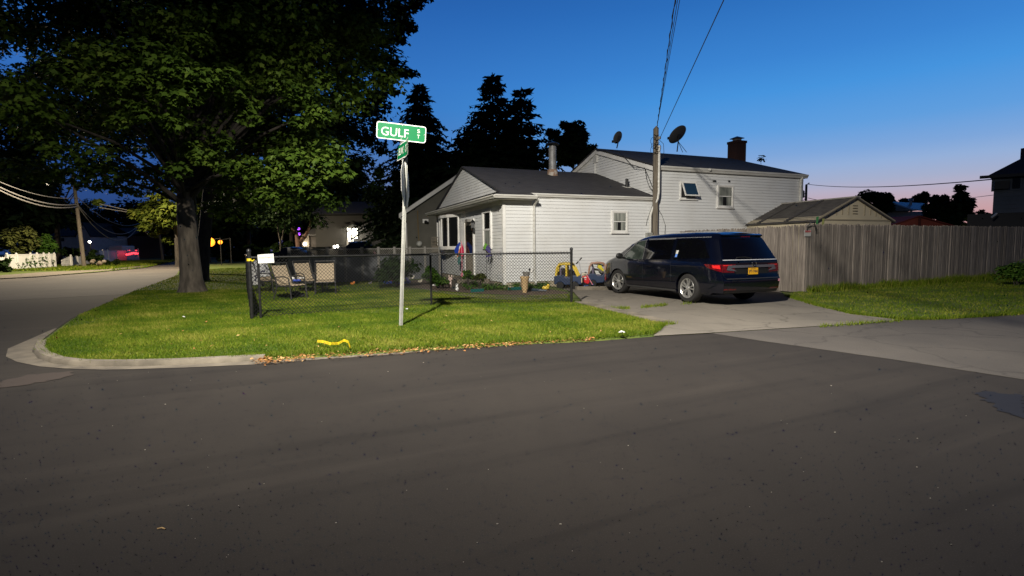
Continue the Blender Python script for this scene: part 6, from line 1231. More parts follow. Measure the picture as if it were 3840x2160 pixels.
# little lit outbuilding left of it
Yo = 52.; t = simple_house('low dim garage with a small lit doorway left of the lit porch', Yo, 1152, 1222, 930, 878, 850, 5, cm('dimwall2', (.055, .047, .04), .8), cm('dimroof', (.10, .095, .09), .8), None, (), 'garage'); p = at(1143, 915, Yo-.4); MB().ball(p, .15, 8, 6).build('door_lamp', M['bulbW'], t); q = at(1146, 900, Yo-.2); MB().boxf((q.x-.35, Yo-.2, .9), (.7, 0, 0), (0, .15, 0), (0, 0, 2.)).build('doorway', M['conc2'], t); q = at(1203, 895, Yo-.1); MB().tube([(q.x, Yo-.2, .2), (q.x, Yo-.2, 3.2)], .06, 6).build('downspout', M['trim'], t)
for u, v, lab in ((1255, 925, 'left one of the bright low garden lights below the lit porch'), (1265, 924, 'right one of the bright low garden lights below the lit porch')):
    p = at(u, v, 46.); t = thing('garden_light', lab, 'lamp', (p.x, 46, 0), group='garden lights'); MB().tube([(p.x, 46, 0), (p.x, 46, p.z-.1)], .02, 5).build('stake', M['blackm'], t); MB().ball(p, .12, 8, 5).build('bulb', M['bulbW'], t)
for u, v, lab in ((1120, 858, 'upper cluster of purple lights hung in the multi-stemmed tree'), (1122, 878, 'lower cluster of purple lights hung in the multi-stemmed tree')):
    m = MB()
    for i in range(9): m.ball(at(u+random.gauss(0, 3.), v+random.gauss(0, 3.), 47.), .035, 5, 4)
    tag(m.build('fairy_lights', M['bulbP']), lab, 'lights')
# multi-stemmed tree, thin pale trunks
p = at(1122, 930, 46.); t = thing('forked_tree', 'reddish forked trunk of a garden tree left of the lit garage door', 'tree', (p.x, 46, 0)); m = MB(); m.tube([(p.x, 46, 0), at(1122, 925, 46.), at(1118, 890, 46.)], [.3, .28, .26], 10); m.tube([at(1119, 900, 46.), at(1108, 875, 46.), at(1094, 855, 46.)], [.2, .16, .12], 8); m.tube([at(1124, 905, 46.), at(1145, 885, 46.), at(1160, 855, 46.), at(1168, 820, 46)], [.22, .16, .12, .08], 8); m.build('trunk', cm('redbark', (.12, .065, .045), .9), t, smooth=True)
V, T = clump_leaves([fc_(u, v, 45.5, 1.1, .6, 110) for u, v in ((1080, 820), (1130, 800), (1180, 810), (1060, 850), (1200, 835), (1100, 780), (1160, 770))], .32, OVAL); np_mesh('crown', V, 6, M['dark'], t, tint=T)
p = at(1050, 900, 40.); t = thing('sapling', 'slender pale double stem of a sapling behind the corner of the chain-link fence', 'tree', (p.x, 40, 0)); m = MB(); m.tube([(p.x, 40, 0), at(1052, 905, 40.), at(1045, 870, 40.), at(1040, 840, 40.)], [.07, .07, .06, .05], 6); m.tube([at(1058, 900, 40.), at(1062, 870, 40.), at(1070, 842, 40.)], [.06, .05, .04], 6); m.build('trunk', M['bark'], t, smooth=True); V, T = clump_leaves([fc_(u, v, 40., 1.2, .6, 120) for u, v in ((1030, 810), (1075, 800), (1000, 830), (1050, 770))], .3, OVAL); np_mesh('crown', V, 6, M['dark'], t, tint=T)
# parked cars in the dark
def dark_car(label, u0, u1, vtop, Y):
    a, b = at(u0, vtop, Y), at(u1, vtop, Y); L_ = b.x-a.x; H_ = a.z; t = thing('parked_car', label, 'car', ((a.x+b.x)/2, Y, 0), group='dark cars behind the lattice fence'); m = MB(); pr = [(0, .3), (0, .62), (.03, .75), (.2, .80), (.33, .97), (.45, 1.), (.75, .99), (.9, .82), (.99, .76), (1., .5), (1., .3)]
    pr = [(x, .25 if z == .3 else z*H_) for x, z in pr]; n_ = len(pr); vs = []
    for y, k in ((-.85, .96), (-.6, 1.), (.6, 1.), (.85, .96)): vs += [((a.x+b.x)/2+(x-.5)*L_*k, Y+y, z*(k if z > .7*H_ else 1)) for x, z in pr]
    m.add(vs, [(j*n_+i, j*n_+(i+1) % n_, (j+1)*n_+(i+1) % n_, (j+1)*n_+i) for j in range(3) for i in range(n_)]+[tuple(range(n_)), tuple(range(4*n_-1, 3*n_-1, -1))]); m.build('body', M['paint'], t, smooth=True)
    m = MB(); m.prism([((a.x+b.x)/2+(x-.5)*L_*.94, Y-.87, z*H_) for x, z in ((.25, .80), (.35, .945), (.73, .945), (.84, .80))], (0, .03, 0)); m.build('side_window', M['tint'], t)
    for x in (.2, .8):
        m = MB(); m.lathe((a.x+x*L_, Y-.88, .33), [(.2, -.01), (.33, 0), (.33, .2), (0, .2)], 20, axis=(0, 1, 0)); w_ = m.build('wheel', M['tyre'], t); MB().lathe((a.x+x*L_, Y-.9, .33), [(0, 0), (.2, .0), (.2, .02)], 16, axis=(0, 1, 0)).build('rim', M['alu'], w_)
dark_car('black car roof glimpsed left, above the two-seat chairs behind the chain-link fence', 1035, 1165, 926, 36.); dark_car('black car with sloping windscreen parked in front of the lit porch', 1278, 1412, 906, 40.)
# lattice-top fence across the yard
Ya = 20.5; a, b = at(1085, 940, Ya), at(1648, 925, 24.); t = thing('lattice_fence', 'dim grey board fence with lattice top across the back of the front yard', 'fence', Vector((a.x, a.y, 0))); d = b-a; d.z = 0; N_ = 9; zt = 1.42
for i in range(N_+1): p = a+d*(i/N_); MB().boxf((p.x-.05, p.y-.05, 0), (.1, 0, 0), (0, .1, 0), (0, 0, zt+.08)).build('post', M['greyp'], t)
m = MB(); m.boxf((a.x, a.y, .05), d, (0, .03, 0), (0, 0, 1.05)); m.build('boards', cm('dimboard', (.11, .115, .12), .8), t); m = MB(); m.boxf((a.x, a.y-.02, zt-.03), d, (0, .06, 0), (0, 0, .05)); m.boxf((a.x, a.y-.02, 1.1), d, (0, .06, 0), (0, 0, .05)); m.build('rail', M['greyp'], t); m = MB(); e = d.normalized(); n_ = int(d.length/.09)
for i in range(n_): m.beam(Vector((a.x, a.y, 1.15))+e*(i*.09), Vector((a.x, a.y, 1.39))+e*(i*.09+.22), .025, .01); m.beam(Vector((a.x, a.y+.015, 1.39))+e*(i*.09), Vector((a.x, a.y+.015, 1.15))+e*(i*.09+.22), .025, .01)
m.build('lattice', cm('latt', (.20, .19, .16), .8), t)
p = at(1628, 905, 24.5); t = thing('lattice_gate', 'narrow beige gate with square lattice top beside the white house corner', 'gate', (p.x, 24.5, 0)); q0, q1 = at(1618, 890, 24.5), at(1643, 890, 24.5); m = MB(); m.boxf((q0.x, 24.5, 0), (q1.x-q0.x, 0, 0), (0, .04, 0), (0, 0, at(1628, 923, 24.5).z)); m.build('panel', M['conc2'], t); m = MB()
for i in range(6): x = q0.x+(q1.x-q0.x)*i/5; m.boxf((x-.012, 24.5, at(1628, 923, 24.5).z), (.024, 0, 0), (0, .03, 0), (0, 0, q0.z-at(1628, 923, 24.5).z))
for i in range(4): z = at(1628, 923-i*11, 24.5).z; m.boxf((q0.x, 24.49, z-.015), (q1.x-q0.x, 0, 0), (0, .03, 0), (0, 0, .03))
m.build('lattice', M['conc2'], t)
# hedges and bushes inside the yard
def bush(label, u, vt, vb, Y, wpx, lm, size=.09, k=16, n=130, name='bush'):
    a = at(u, vt, Y); b = at(u, vb, Y); r = wpx*Y/F/2; cl = rand_clumps((a.x, Y, (a.z+max(b.z, .1))/2), (r*.8, r*.7, (a.z-max(b.z, .1))/2*.8), k, r*.36, n, .2, None, .8)
    t = thing(name, label, 'plant', (a.x, Y, LZ)); m = MB()
    for c, _, _ in cl[:7]: m.tube([(a.x+random.gauss(0, .05), Y, 0), c], [.015, .006], 5, cap=False)
    m.build('stems', M['bark2'], t); V, T = clump_leaves(cl, size, OVAL); np_mesh('foliage', V, 6, lm, t, tint=T); return t
bush('large dark leafy bush behind the sign post inside the fence', 1480, 955, 1065, 18.2, 200, M['dark'], .13, 26, 150)
bush('dark shrub between the bush and the house corner, beside the flower pot', 1615, 980, 1065, 19.5, 90, M['weed'], .11, 14, 110)
bush('leafy green plant beside the black garden hooks', 1755, 1000, 1062, 17.6, 55, M['weed'], .09, 10, 110, 'garden_plant')
bush('yellow-green plant under the front window', 1800, 1025, 1060, 17.4, 70, M['mapleY'], .07, 10, 100, 'garden_plant')
bush('small weedy clump at the left end of the flower bed', 1660, 1040, 1075, 17.5, 80, M['weed'], .08, 10, 100, 'garden_plant')
bush('dark bush at the foot of the stockade fence by the right edge', 3815, 985, 1050, 16.6, 150, M['weed'], .10, 22, 130)
cl = []
for i in range(46):
    u = random.uniform(1740, 2060); v = random.uniform(1066, 1090); p = gp(u, v, LZ); cl.append((np.array([p.x, p.y, LZ+.10]), (.20, .14, .12), 60))
V, T = clump_leaves(cl, .085, SLIM*np.array([1.6, 1.4])); tag(np_mesh('bed_plants', V, 4, M['weed'], tint=T, off=(-.5, 16, LZ)), kind='stuff')
# ================================================================ yard furniture
def make_chair(name, label):
    t = thing(name, label, 'chair', (0, 0, 0), 0, 'sling patio chairs in the yard'); f = M['frame']; r = .016
    for s in (1, -1):
        y = s*.29
        MB().tube([(.30, y, 0), (.27, y, .36), (.22, y, .60), (.05, y, .64), (-.24, y, .62)], r, 8).build('arm_frame', f, t, smooth=True, local=True)
        MB().tube([(-.34, y, 0), (-.22, y, .30), (-.20, y, .42), (-.26, y, .62), (-.42, y, 1.0)], r, 8).build('back_leg', f, t, smooth=True, local=True)
    MB().tube([(-.42, -.29, 1.), (-.42, .29, 1.)], r, 8).build('top_bar', f, t, smooth=True, local=True); MB().tube([(.26, -.29, .38), (.26, .29, .38), (.25, .29, .38), (-.2, .29, .38), (-.2, .28, .38), (-.2, -.28, .38), (-.19, -.29, .38), (.26, -.285, .38)], r, 8).build('seat_frame', f, t, smooth=True, local=True)
    MB().grid(lambda i, j: Vector((-.20-.20*j**1.1-.02*math.sin(3*j), -.255+.51*i, .44+.50*j-.01*math.sin(math.pi*i))), 8, 10).build('backrest', M['sling'], t, smooth=True, local=True)
    MB().grid(lambda i, j: Vector((-.20+.48*j, -.255+.51*i, .42+.02*j-.03*math.sin(math.pi*j)-(.05*max(0, j-.85)/.15))), 8, 10).build('seat', M['sling'], t, smooth=True, local=True)
    return t
ch0 = None
for i, (u, v, rz, lab) in enumerate(((1092, 1122, -22, 'tan sling patio chair turned right, nearest the fence in the chair group'), (1160, 1098, -38, 'tan sling patio chair in the middle of the group, half overlapping its right neighbour'), (1222, 1103, -72, 'rightmost tan sling patio chair, facing the street'), (1020, 1098, -15, 'tan sling patio chair behind the corner fence post, draped with a white cloth'))):
    p = gp(u, v, LZ)
    if ch0 is None: c = ch0 = make_chair('patio_chair', lab)
    else: c = copy_tree(ch0)
    c['label'] = lab; c.location = p; c.rotation_euler = (0, 0, math.radians(rz)); ORG[c.name] = (p, math.radians(rz)); CHA = p
# white cloth with dark doodles over the corner chair
m = MB(); R = Matrix.Rotation(math.radians(-15), 3, 'Z')
m.grid(lambda i, j: CHA+R @ Vector((-.46-.02*math.sin(9*i)-(.04*(1-j)), -.34+.62*i, .22+.80*j+.04*math.sin(5*i)*(1-j))), 14, 8)
m.grid(lambda i, j: CHA+R @ Vector((-.36+.14*(1-j)-.02*math.sin(8*i), -.33+.6*i, .52+.50*j)), 12, 5); m.grid(lambda i, j: CHA+R @ Vector((-.46+.10*j, -.34+.62*i, 1.02+.02*math.sin(math.pi*j))), 12, 3)
tag(m.build('draped_cloth', mat('doodle_cloth', (.60, .60, .58), (.05, .05, .08), rough=.9, scale=11, lo=.60, hi=.62, detail=1), smooth=True), 'white cloth with dark scribbled pattern draped over the corner patio chair', 'cloth')
p = gp(1100, 1112, LZ); m = MB(); m.box(p+Vector((.03, .06, .47)), (.28, .22, .05)).build
t = thing('pool_toy', 'blue and white toy left on the seat of the nearest patio chair', 'toy', p+UP*.44); MB().box(p+Vector((.06, .05, .47)), (.30, .2, .06), Matrix.Rotation(.3, 3, 'Z')).build('blue_part', M['bluep'], t, bevel=.02); MB().ball(p+Vector((-.02, .02, .53)), (.09, .07, .05), 8, 6).box(p+Vector((.22, .08, .54)), (.2, .05, .025)).build('white_part', M['white'], t)
p = gp(1108, 1118, LZ); tag(MB().ball(p+Vector((-.02, .1, .10)), (.16, .12, .10), 10, 6).ball(p+Vector((.12, .15, .07)), (.1, .1, .07), 8, 5).build('dark_bag', M['drk'], smooth=True), 'small dark bundle lying under the nearest patio chair', 'bag')
# low dark table between the chairs
p = gp(1190, 1090, LZ); t = thing('patio_table', 'low dark patio table half hidden between the tan chairs', 'table', p); MB().box(p+UP*.5+Vector((-.25, .35, 0)), (.9, .6, .03)).build('tabletop', M['frame'], t, bevel=.008)
for sx in (-.62, .12):
    for sy in (.12, .58): MB().tube([p+Vector((sx, sy, 0)), p+Vector((sx, sy, .49))], .018, 6).build('leg', M['frame'], t)
# ---------------------------------------------------------------- garden ornaments by the front wall
def gpz(u, v): return gp(u, v, LZ)
def disc(m, c, r, h, n=14): return m.lathe(c, [(r, 0), (r, h)], n)
p = gpz(1560, 1034); t = thing('flower_pot', 'white urn-shaped pot holding a pale round plant left of the fence middle post', 'flower pot', p); MB().lathe(p, [(.10, 0), (.12, .03), (.08, .1), (.17, .22), (.20, .30), (.17, .31), (.14, .26)], 16).build('pot', M['white'], t, smooth=True)
V, T = clump_leaves([(np.array(p)+[0, 0, .62], (.30, .25, .26), 420)], .07, OVAL); np_mesh('foliage', V, 6, M['olive'], t, tint=T)
def windsock(label, u, v0, vb, c1, c2, name='windsock'):
    Y = gpz(u, vb).y; p = gpz(u, vb); q = at(u, v0, Y); t = thing(name, label, 'garden windsock', p); MB().tube([p, q], .008, 5).build('stake', M['blackm'], t); h = at(u, v0+44, Y).z
    m = MB(); m.grid(lambda i, j: q+Vector((-.02+.14*i*math.sin(math.pi*(j*.8+.15)), -.02+.05*math.sin(6*j), (h-q.z)*j)), 4, 10); m.build('left_wing', c1, t, smooth=True); m = MB(); m.grid(lambda i, j: q+Vector((.02+.12*i*math.sin(math.pi*(j*.7+.2)), .02-.05*math.sin(5*j), (h-q.z)*(j*.8))), 4, 10); m.build('right_wing', c2, t, smooth=True)
windsock('small blue and white pinwheel cloth on a stake beside the fence middle post', 1594, 985, 1040, M['white'], M['skyblue'], 'garden_flag')
# butterfly windsock: blue wing, red wing, tail, pink stake, flamingo
Yw = 17.2; q = at(1732, 905, Yw); p = gpz(1730, 1055); Yw = p.y
def poly3(m, pts, Y, th=.02, tilt=0.): return m.prism([at(u, v, Y+tilt*(u-pts[0][0])) for u, v in pts], (0, th, 0))
t = thing('butterfly_windsock', 'butterfly-shaped cloth windsock with blue and crimson wings on a pink pole', 'garden windsock', p)
MB().tube([at(1733, 1055, Yw), at(1732, 965, Yw), at(1730, 905, Yw)], .014, 6).build('pole', M['pinkp'], t)
poly3(MB(), ((1722, 908), (1727, 912), (1722, 925), (1718, 958), (1708, 952), (1703, 938), (1710, 925)), Yw, .02, .01).build('blue_wing', M['bluep'], t, bevel=.004); poly3(MB(), ((1733, 914), (1738, 930), (1740, 952), (1736, 961), (1725, 958), (1724, 935)), Yw, .02, -.008).build('crimson_wing', cm('crimson', (.5, .015, .07)), t, bevel=.004); poly3(MB(), ((1722, 935), (1727, 925), (1723, 945), (1716, 965), (1714, 960)), Yw-.03).build('orange_band', M['orangep'], t); poly3(MB(), ((1718, 962), (1728, 962), (1726, 985), (1720, 995), (1716, 985)), Yw-.02).build('tail', M['tealp'], t)
p = gpz(1735, 1052); Yf = p.y-.1; t = thing('flamingo_ornament', 'pink plastic flamingo standing in the flower bed under the butterfly windsock', 'ornament', p); MB().ball(at(1735, 1030, Yf), (.09, .07, .10), 10, 7).tube([at(1737, 1026, Yf), at(1742, 1018, Yf), at(1739, 1012, Yf), at(1733, 1014, Yf)], [.03, .025, .025, .012], 7).build('body', M['pinkp'], t, smooth=True); MB().tube([at(1733, 1036, Yf), at(1732, 1052, Yf)], .008, 5).tube([at(1738, 1036, Yf), at(1736, 1052, Yf)], .008, 5).build('leg', M['pinkp'], t)
for k, (u0, v0, ub, vb, lab) in enumerate(((1749, 915, 1752, 1020, 'leftmost black shepherd hook leaning before the front door'), (1757, 914, 1761, 1020, 'second black shepherd hook from the left before the front door'), (1768, 913, 1778, 1020, 'third black shepherd hook from the left before the front door'), (1775, 917, 1791, 1027, 'rightmost and most slanted black shepherd hook before the front door'))):
    p = gpz(ub, vb+26); Yk = p.y; p2 = at(ub, vb+12, Yk); t = thing('shepherd_hook', lab, 'plant hook', Vector((p2.x, Yk, LZ)), group='black shepherd hooks'); MB().tube([Vector((p2.x, Yk, 0)), at(ub, vb, Yk), at(u0, v0+6, Yk), at(u0-2, v0-1, Yk), at(u0-6, v0, Yk), at(u0-8, v0+5, Yk)], .011, 6).build('rod', M['blackm'], t, smooth=True)
p = gpz(1824, 1080); Yk = p.y; t = thing('garden_flag', 'green, purple and yellow garden flag on a thin black stake before the house corner', 'garden flag', p); MB().tube([p, at(1823, 905, Yk)], .008, 5).build('stake', M['blackm'], t)
poly3(MB(), ((1812, 926), (1820, 910), (1828, 917), (1820, 935), (1814, 936)), Yk, .01, .02).build('green_panel', M['limep'], t); poly3(MB(), ((1828, 918), (1841, 930), (1838, 938), (1845, 958), (1822, 966), (1821, 958), (1838, 955), (1820, 936)), Yk+.01, .01, .02).build('purple_panel', M['purplep'], t); poly3(MB(), ((1820, 940), (1827, 942), (1838, 956), (1834, 960)), Yk-.01, .01, .02).build('yellow_panel', M['yellow'], t)
# urn planter by the wall with a grey pot and a magpie ornament
p = gpz(1968, 1098); Yk = p.y; s_ = Yk/F; t = thing('urn_planter', 'tall beige plastic urn planter with rim, against the white wall', 'planter', p); zz = lambda v: at(1968, v, Yk).z-p.z
MB().lathe(p, [(8*s_, 0), (9*s_, 8*s_), (12*s_, 16*s_), (16*s_, zz(1045)), (18*s_, zz(1042)), (18*s_, zz(1037)), (16*s_, zz(1036)), (14*s_, zz(1040))], 22).build('bowl', M['terracotta'], t, smooth=True)
t2 = thing('grey_pot', 'dull grey flower pot sitting in the top of the beige urn planter', 'flower pot', p+UP*zz(1040)); MB().lathe(p+UP*zz(1040)+Vector((.05, 0, 0)), [(10*s_, 0), (14*s_, zz(1022)-zz(1040)), (15*s_, zz(1020)-zz(1040)), (13*s_, zz(1020)-zz(1040)), (12*s_, zz(1024)-zz(1040))], 18).build('pot', M['greyp'], t2, smooth=True)
q = at(1990, 1018, Yk); t = thing('bird_ornament', 'small black and white bird ornament perched on the grey pot', 'ornament', q-UP*.05); MB().ball(q+Vector((.03, 0, .02)), (.05, .05, .07), 8, 6).build('body', M['white'], t, smooth=True); MB().ball(q+Vector((-.03, -.02, .06)), .035, 8, 6).tube([q+Vector((.05, 0, .06)), q+Vector((.08, 0, .0))], .02, 6).build('head', M['blackp'], t, smooth=True)
def ornament(label, u, v, r, m_, shape, name='garden_ornament'):
    p = gpz(u, v); mb = MB()
    if shape == 'figure': mb.ball(p+UP*r, (r*.8, r*.7, r), 8, 6).ball(p+UP*r*2.3, r*.62, 8, 6).ball(p+Vector((r*.35, 0, r*3.0)), (r*.18, r*.18, r*.5), 6, 4).ball(p+Vector((-r*.35, 0, r*3.0)), (r*.18, r*.18, r*.5), 6, 4)
    elif shape == 'stone':
        for k in range(4): mb.ball(p+Vector((random.gauss(0, r*.8), random.gauss(0, r*.4), r*.4)), (r*random.uniform(.5, .9), r*.5, r*.45), 7, 5)
    else: mb.ball(p+UP*r*.6, (r, r*.8, r*.6), 9, 6).ball(p+Vector((r*.7, 0, r*1.2)), r*.45, 7, 5)
    tag(mb.build(name, m_, smooth=True), label, 'ornament')
ornament('pale pink rabbit-like garden figure beside the dark stump in the flower bed', 1690, 1080, .13, cm('palepink', (.55, .42, .36)), 'figure'); ornament('white and yellow little figure at the front of the flower bed', 1714, 1092, .07, M['white'], 'figure'); ornament('bright white stones at the left end of the flower bed', 1632, 1072, .07, M['signW'], 'stone', 'white_stone'); ornament('pinkish-white stones right of the bright white ones in the flower bed', 1655, 1080, .08, M['paper'], 'stone', 'pale_stone')
ornament('cream oval garden stone left of the fence middle post', 1575, 1060, .09, M['creamp'], 'blob', 'pale_stone'); ornament('pale pointed snail-shaped toy right of the toy play tray', 1545, 1046, .10, M['paper'], 'blob', 'toy'); ornament('orange toy lying on the grass left of the sign post', 1322, 1068, .09, M['orangep'], 'blob', 'toy'); ornament('grey toy lying on the grass right of the orange one', 1388, 1066, .07, M['greyp'], 'blob', 'toy'); ornament('white narrow statue behind the rabbit figure', 1704, 1046, .06, M['white'], 'figure'); ornament('yellow and black toy on the paving below the wall', 2046, 1088, .12, M['yellow'], 'blob', 'toy')
p = gpz(1704, 1086); tag(MB().lathe(p, [(.10, 0), (.09, .32), (.07, .33), (0, .33)], 10).build('dark_stump', M['bark2']), 'short dark stump standing in the flower bed', 'stump')
p = gpz(1828, 1085); tag(MB().lathe(p, [(.11, 0), (.105, .34), (.08, .35), (0, .34)], 12).lathe(p+Vector((.14, .05, 0)), [(.07, 0), (.07, .26), (0, .27)], 10).build('wood_posts', M['pole']), 'two short grey timber stubs under the garden flag', 'stub')
for u0, u1, v, lab in ((1765, 1815, 1094, 'left teal plastic edging strip in front of the green bed plants'), (1905, 1955, 1087, 'right teal plastic edging strip in front of the green bed plants')):
    a, b = gpz(u0, v+3), gpz(u1, v); m = MB(); m.boxf(a, b-a, (0, .03, 0), UP*.10); tag(m.build('edging_strip', M['tealp'], bevel=.008), lab, 'edging')
p = gpz(1996, 1092); m = MB().tube([p+UP*.04, p+Vector((.2, -.1, .03)), p+Vector((.45, -.12, .02))], [.05, .05, .04], 8); tag(m.build('drain_hose', cm('darkteal', (.015, .03, .05))), 'dark corrugated drain hose lying at the foot of the downspout', 'hose')
# blue and red toy tray
p = gpz(1440, 1064); q = gpz(1540, 1062); t = thing('toy_tray', 'blue toy water tray with red and green pieces lying behind the sign post', 'toy', (p+q)/2); L_ = (q-p).length
MB().box((p+q)/2+UP*.05, (L_*.95, .4, .10)).build('tray', M['bluep'], t, bevel=.02); m = MB(); c = p.lerp(q, .62); m.grid(lambda i, j: c+Vector((-.32+.64*i, -.2+.4*j, .10+.20*math.sin(math.pi*i))), 10, 4); m.build('hump', cm('patchtoy', (.05, .05, .35)), t, smooth=True); MB().box(p.lerp(q, .36)+UP*.2, (.16, .2, .22)).build('red_block', M['redp'], t, bevel=.02); MB().ball(p.lerp(q, .10)+UP*.2, (.12, .12, .12), 8, 6).build('green_ball', M['greenp'], t, smooth=True); MB().tube([p.lerp(q, .17)+UP*.1, p.lerp(q, .19)+UP*.4], .04, 8).build('yellow_peg', M['yellow'], t); MB().box(c+UP*.30, (.3, .3, .05)).build('green_cap', M['greenp'], t, bevel=.015)
# ---------------------------------------------------------------- ride-on toys by the driveway
def toy_car(name, label, loc, rz, roofm, bodym, frontm, full=True):
    t = thing(name, label, 'toy car', loc, rz); m = MB()
    prof = [(0, .16), (0, .42), (.06, .47), (.30, .47), (.36, .40), (.52, .40), (.58, .46), (.86, .45), (.92, .38), (.92, .16), (.82, .16), (.78, .24), (.70, .26), (.62, .24), (.58, .16), (.34, .14), (.30, .22), (.21, .25), (.12, .22), (.08, .16)]
    m.prism([(x-.46, -.24, z) for x, z in prof], (0, .48, 0)); m.build('body', bodym, t, local=True, bevel=.025)
    m = MB()
    for y in (-.21, .21):
        m.tube([(-.40, y, .44), (-.36, y, .72), (-.28, y, .83), (-.05, y, .85), (.12, y, .83), (.22, y, .70), (.34, y, .44)], .04 if full else .035, 8)
        if full: m.tube([(-.05, y, .85), (-.04, y, .44)], .035, 8)
    if full: m.grid(lambda i, j: Vector((-.34+.52*i, -.24+.48*j, .86+.03*math.sin(math.pi*i)+.02*math.sin(math.pi*j))), 8, 6); m.grid(lambda i, j: Vector((-.34+.52*i, -.24+.48*j, .82+.02*math.sin(math.pi*i))), 8, 6)
    else: m.tube([(-.28, -.21, .83), (-.28, .21, .83)], .035, 8)
    m.build('roof_frame', roofm, t, smooth=True, local=True)
    m = MB(); m.box((.44, 0, .30), (.09, .46, .17)); m.build('bumper', frontm, t, local=True, bevel=.02); m = MB(); m.box((.49, -.14, .33), (.03, .12, .10)).box((.49, .14, .33), (.03, .12, .10)); m.build('headlight', M['blackp'], t, local=True, bevel=.01)
    MB().box((-.12, 0, .40), (.26, .4, .06)).box((-.24, 0, .55), (.06, .4, .3)).build('seat', cm('toyseat', (.12, .10, .15)), t, local=True, bevel=.02); MB().tube([(.14, .07*math.cos(a), .58+.07*math.sin(a)) for a in np.linspace(0, 6.28, 13)], .014, 6).build('steering_wheel', M['blackp'], t, local=True)
    for x in (-.25, .26):
        for s in (1, -1):
            w_ = MB().lathe((x, s*.235, .125), [(.07, -.045), (.12, -.04), (.125, 0), (.12, .04), (.07, .05)], 22, axis=(0, s, 0)).build('wheel', M['tyre'], t, smooth=True, local=True); MB().lathe((x, s*.25, .125), [(.075, .0), (.07, .025), (.02, .02), (0, .035)], 14, axis=(0, s, 0)).build('hub', M['alu'] if full else cm('orangehub', (.5, .25, .08)), w_, smooth=True, local=True)
    return t
p = gp(2132, 1083, .0); toy_car('toy_car', 'child ride-on car with yellow roof frame and navy body by the fence end post', Vector((p.x, p.y, .0)), math.radians(-14), M['yellow'], M['navy'], M['creamp'])
p = gp(2252, 1076, .0); toy_car('toy_car', 'child ride-on car with brown roof hoop and long navy body in front of the minivan', Vector((p.x, p.y+.2, .0)), math.radians(-6), M['brownp'], M['navy'], M['navy'], False)
# toy scooter
p = gp(2187, 1082, .0); Ys = p.y-.05; t = thing('kick_scooter', 'silver kick scooter with black grips leaning upright among the ride-on toys', 'scooter', p)
MB().tube([at(2188, 1070, Ys), at(2182, 1040, Ys), at(2171, 978, Ys)], .016, 8).build('stem', M['silverp'], t, smooth=True); MB().tube([at(2163, 987, Ys+.05), at(2171, 978, Ys), at(2179, 969, Ys-.05)], .012, 6).build('handlebar', M['silverp'], t); MB().tube([at(2161, 989, Ys+.06), at(2169, 980.5, Ys+.01)], .022, 8).tube([at(2173, 976, Ys-.01), at(2181, 967, Ys-.06)], .022, 8).build('grip', M['blackp'], t); MB().beam(at(2188, 1072, Ys), at(2222, 1066, Ys+.4), .1, .025).build('deck', cm('bluedeck', (.12, .2, .5)), t)
for q in (at(2186, 1076, Ys), at(2221, 1069, Ys+.4)): MB().lathe(q, [(.02, -.015), (.05, -.015), (.05, .015), (.02, .015)], 14, axis=(0, 1, 0)).build('wheel', M['tyre'], t)
# red ride-on with smiling front
p = gp(2200, 1082, .0); Ys = p.y-.02; t = thing('ride_on_toy', 'small red ride-on toy with cream top and printed eyes between the two toy cars', 'ride-on toy', p); c = at(2201, 1047, Ys); k = Ys/F
m = MB(); m.prism([at(u, v, Ys) for u, v in ((2183, 1035), (2206, 1032), (2212, 1058), (2206, 1065), (2192, 1064), (2187, 1050))], (0, .3, 0)); m.build('body', M['redp'], t, bevel=.02); m = MB(); m.prism([at(u, v, Ys-.005) for u, v in ((2182, 1028), (2186, 1023), (2200, 1025), (2203, 1032), (2196, 1036), (2184, 1035))], (0, .28, 0)); m.build('top', M['creamp'], t, bevel=.015)
m = MB()
for u in (2190.5, 2196): m.lathe(at(u, 1030.5, Ys-.03), [(.020, 0), (.018, .008), (0, .01)], 10, axis=(0, -1, 0))
m.build('eyes', M['blackp'], t); m = MB(); m.prism([at(u, v, Ys-.012) for u, v in ((2190, 1039), (2199, 1038), (2199, 1043), (2190, 1044))], (0, .01, 0)); m.prism([at(u, v, Ys-.012) for u, v in ((2192, 1047), (2200, 1047), (2197, 1050), (2195, 1050))], (0, .01, 0)); m.build('face_print', M['signW'], t)
MB().tube([at(2200, 1030, Ys-.03), at(2212, 1050, Ys-.05), at(2222, 1067, Ys-.06)], .014, 6).build('push_bar', M['pinkp'], t)
for u in (2192, 2212): MB().lathe(at(u, 1066, Ys+.02), [(.02, -.02), (.06, -.02), (.06, .03), (.02, .03)], 14, axis=(0, -1, 0)).build('wheel', M['blackp'], t)
# yellow toy truck tipped on top of the navy car
Ys = gp(2262, 1076, 0).y+.1; t = thing('toy_truck', 'yellow and grey toy truck tipped over on the navy ride-on car', 'toy truck', at(2262, 1030, Ys)); m = MB(); m.prism([at(u, v, Ys) for u, v in ((2241, 1003), (2247, 991), (2256, 996), (2262, 1008), (2290, 1022), (2288, 1031), (2262, 1018))], (0, .22, 0)); m.build('chassis', cm('limeyellow', (.62, .55, .04)), t, bevel=.01); m = MB(); m.prism([at(u, v, Ys-.02) for u, v in ((2256, 998), (2275, 1002), (2286, 1014), (2284, 1020), (2262, 1008))], (0, .18, 0)); m.build('load', cm('lilac', (.36, .34, .42)), t, bevel=.01); MB().lathe(at(2254, 1021, Ys-.03), [(.02, 0), (.06, 0), (.06, .06), (.02, .06)], 14, axis=(0, 1, 0)).build('wheel', M['blackp'], t); MB().tube([at(2243, 1010, Ys-.03), at(2258, 1022, Ys-.03)], .03, 6).build('bar', M['greyp'], t)

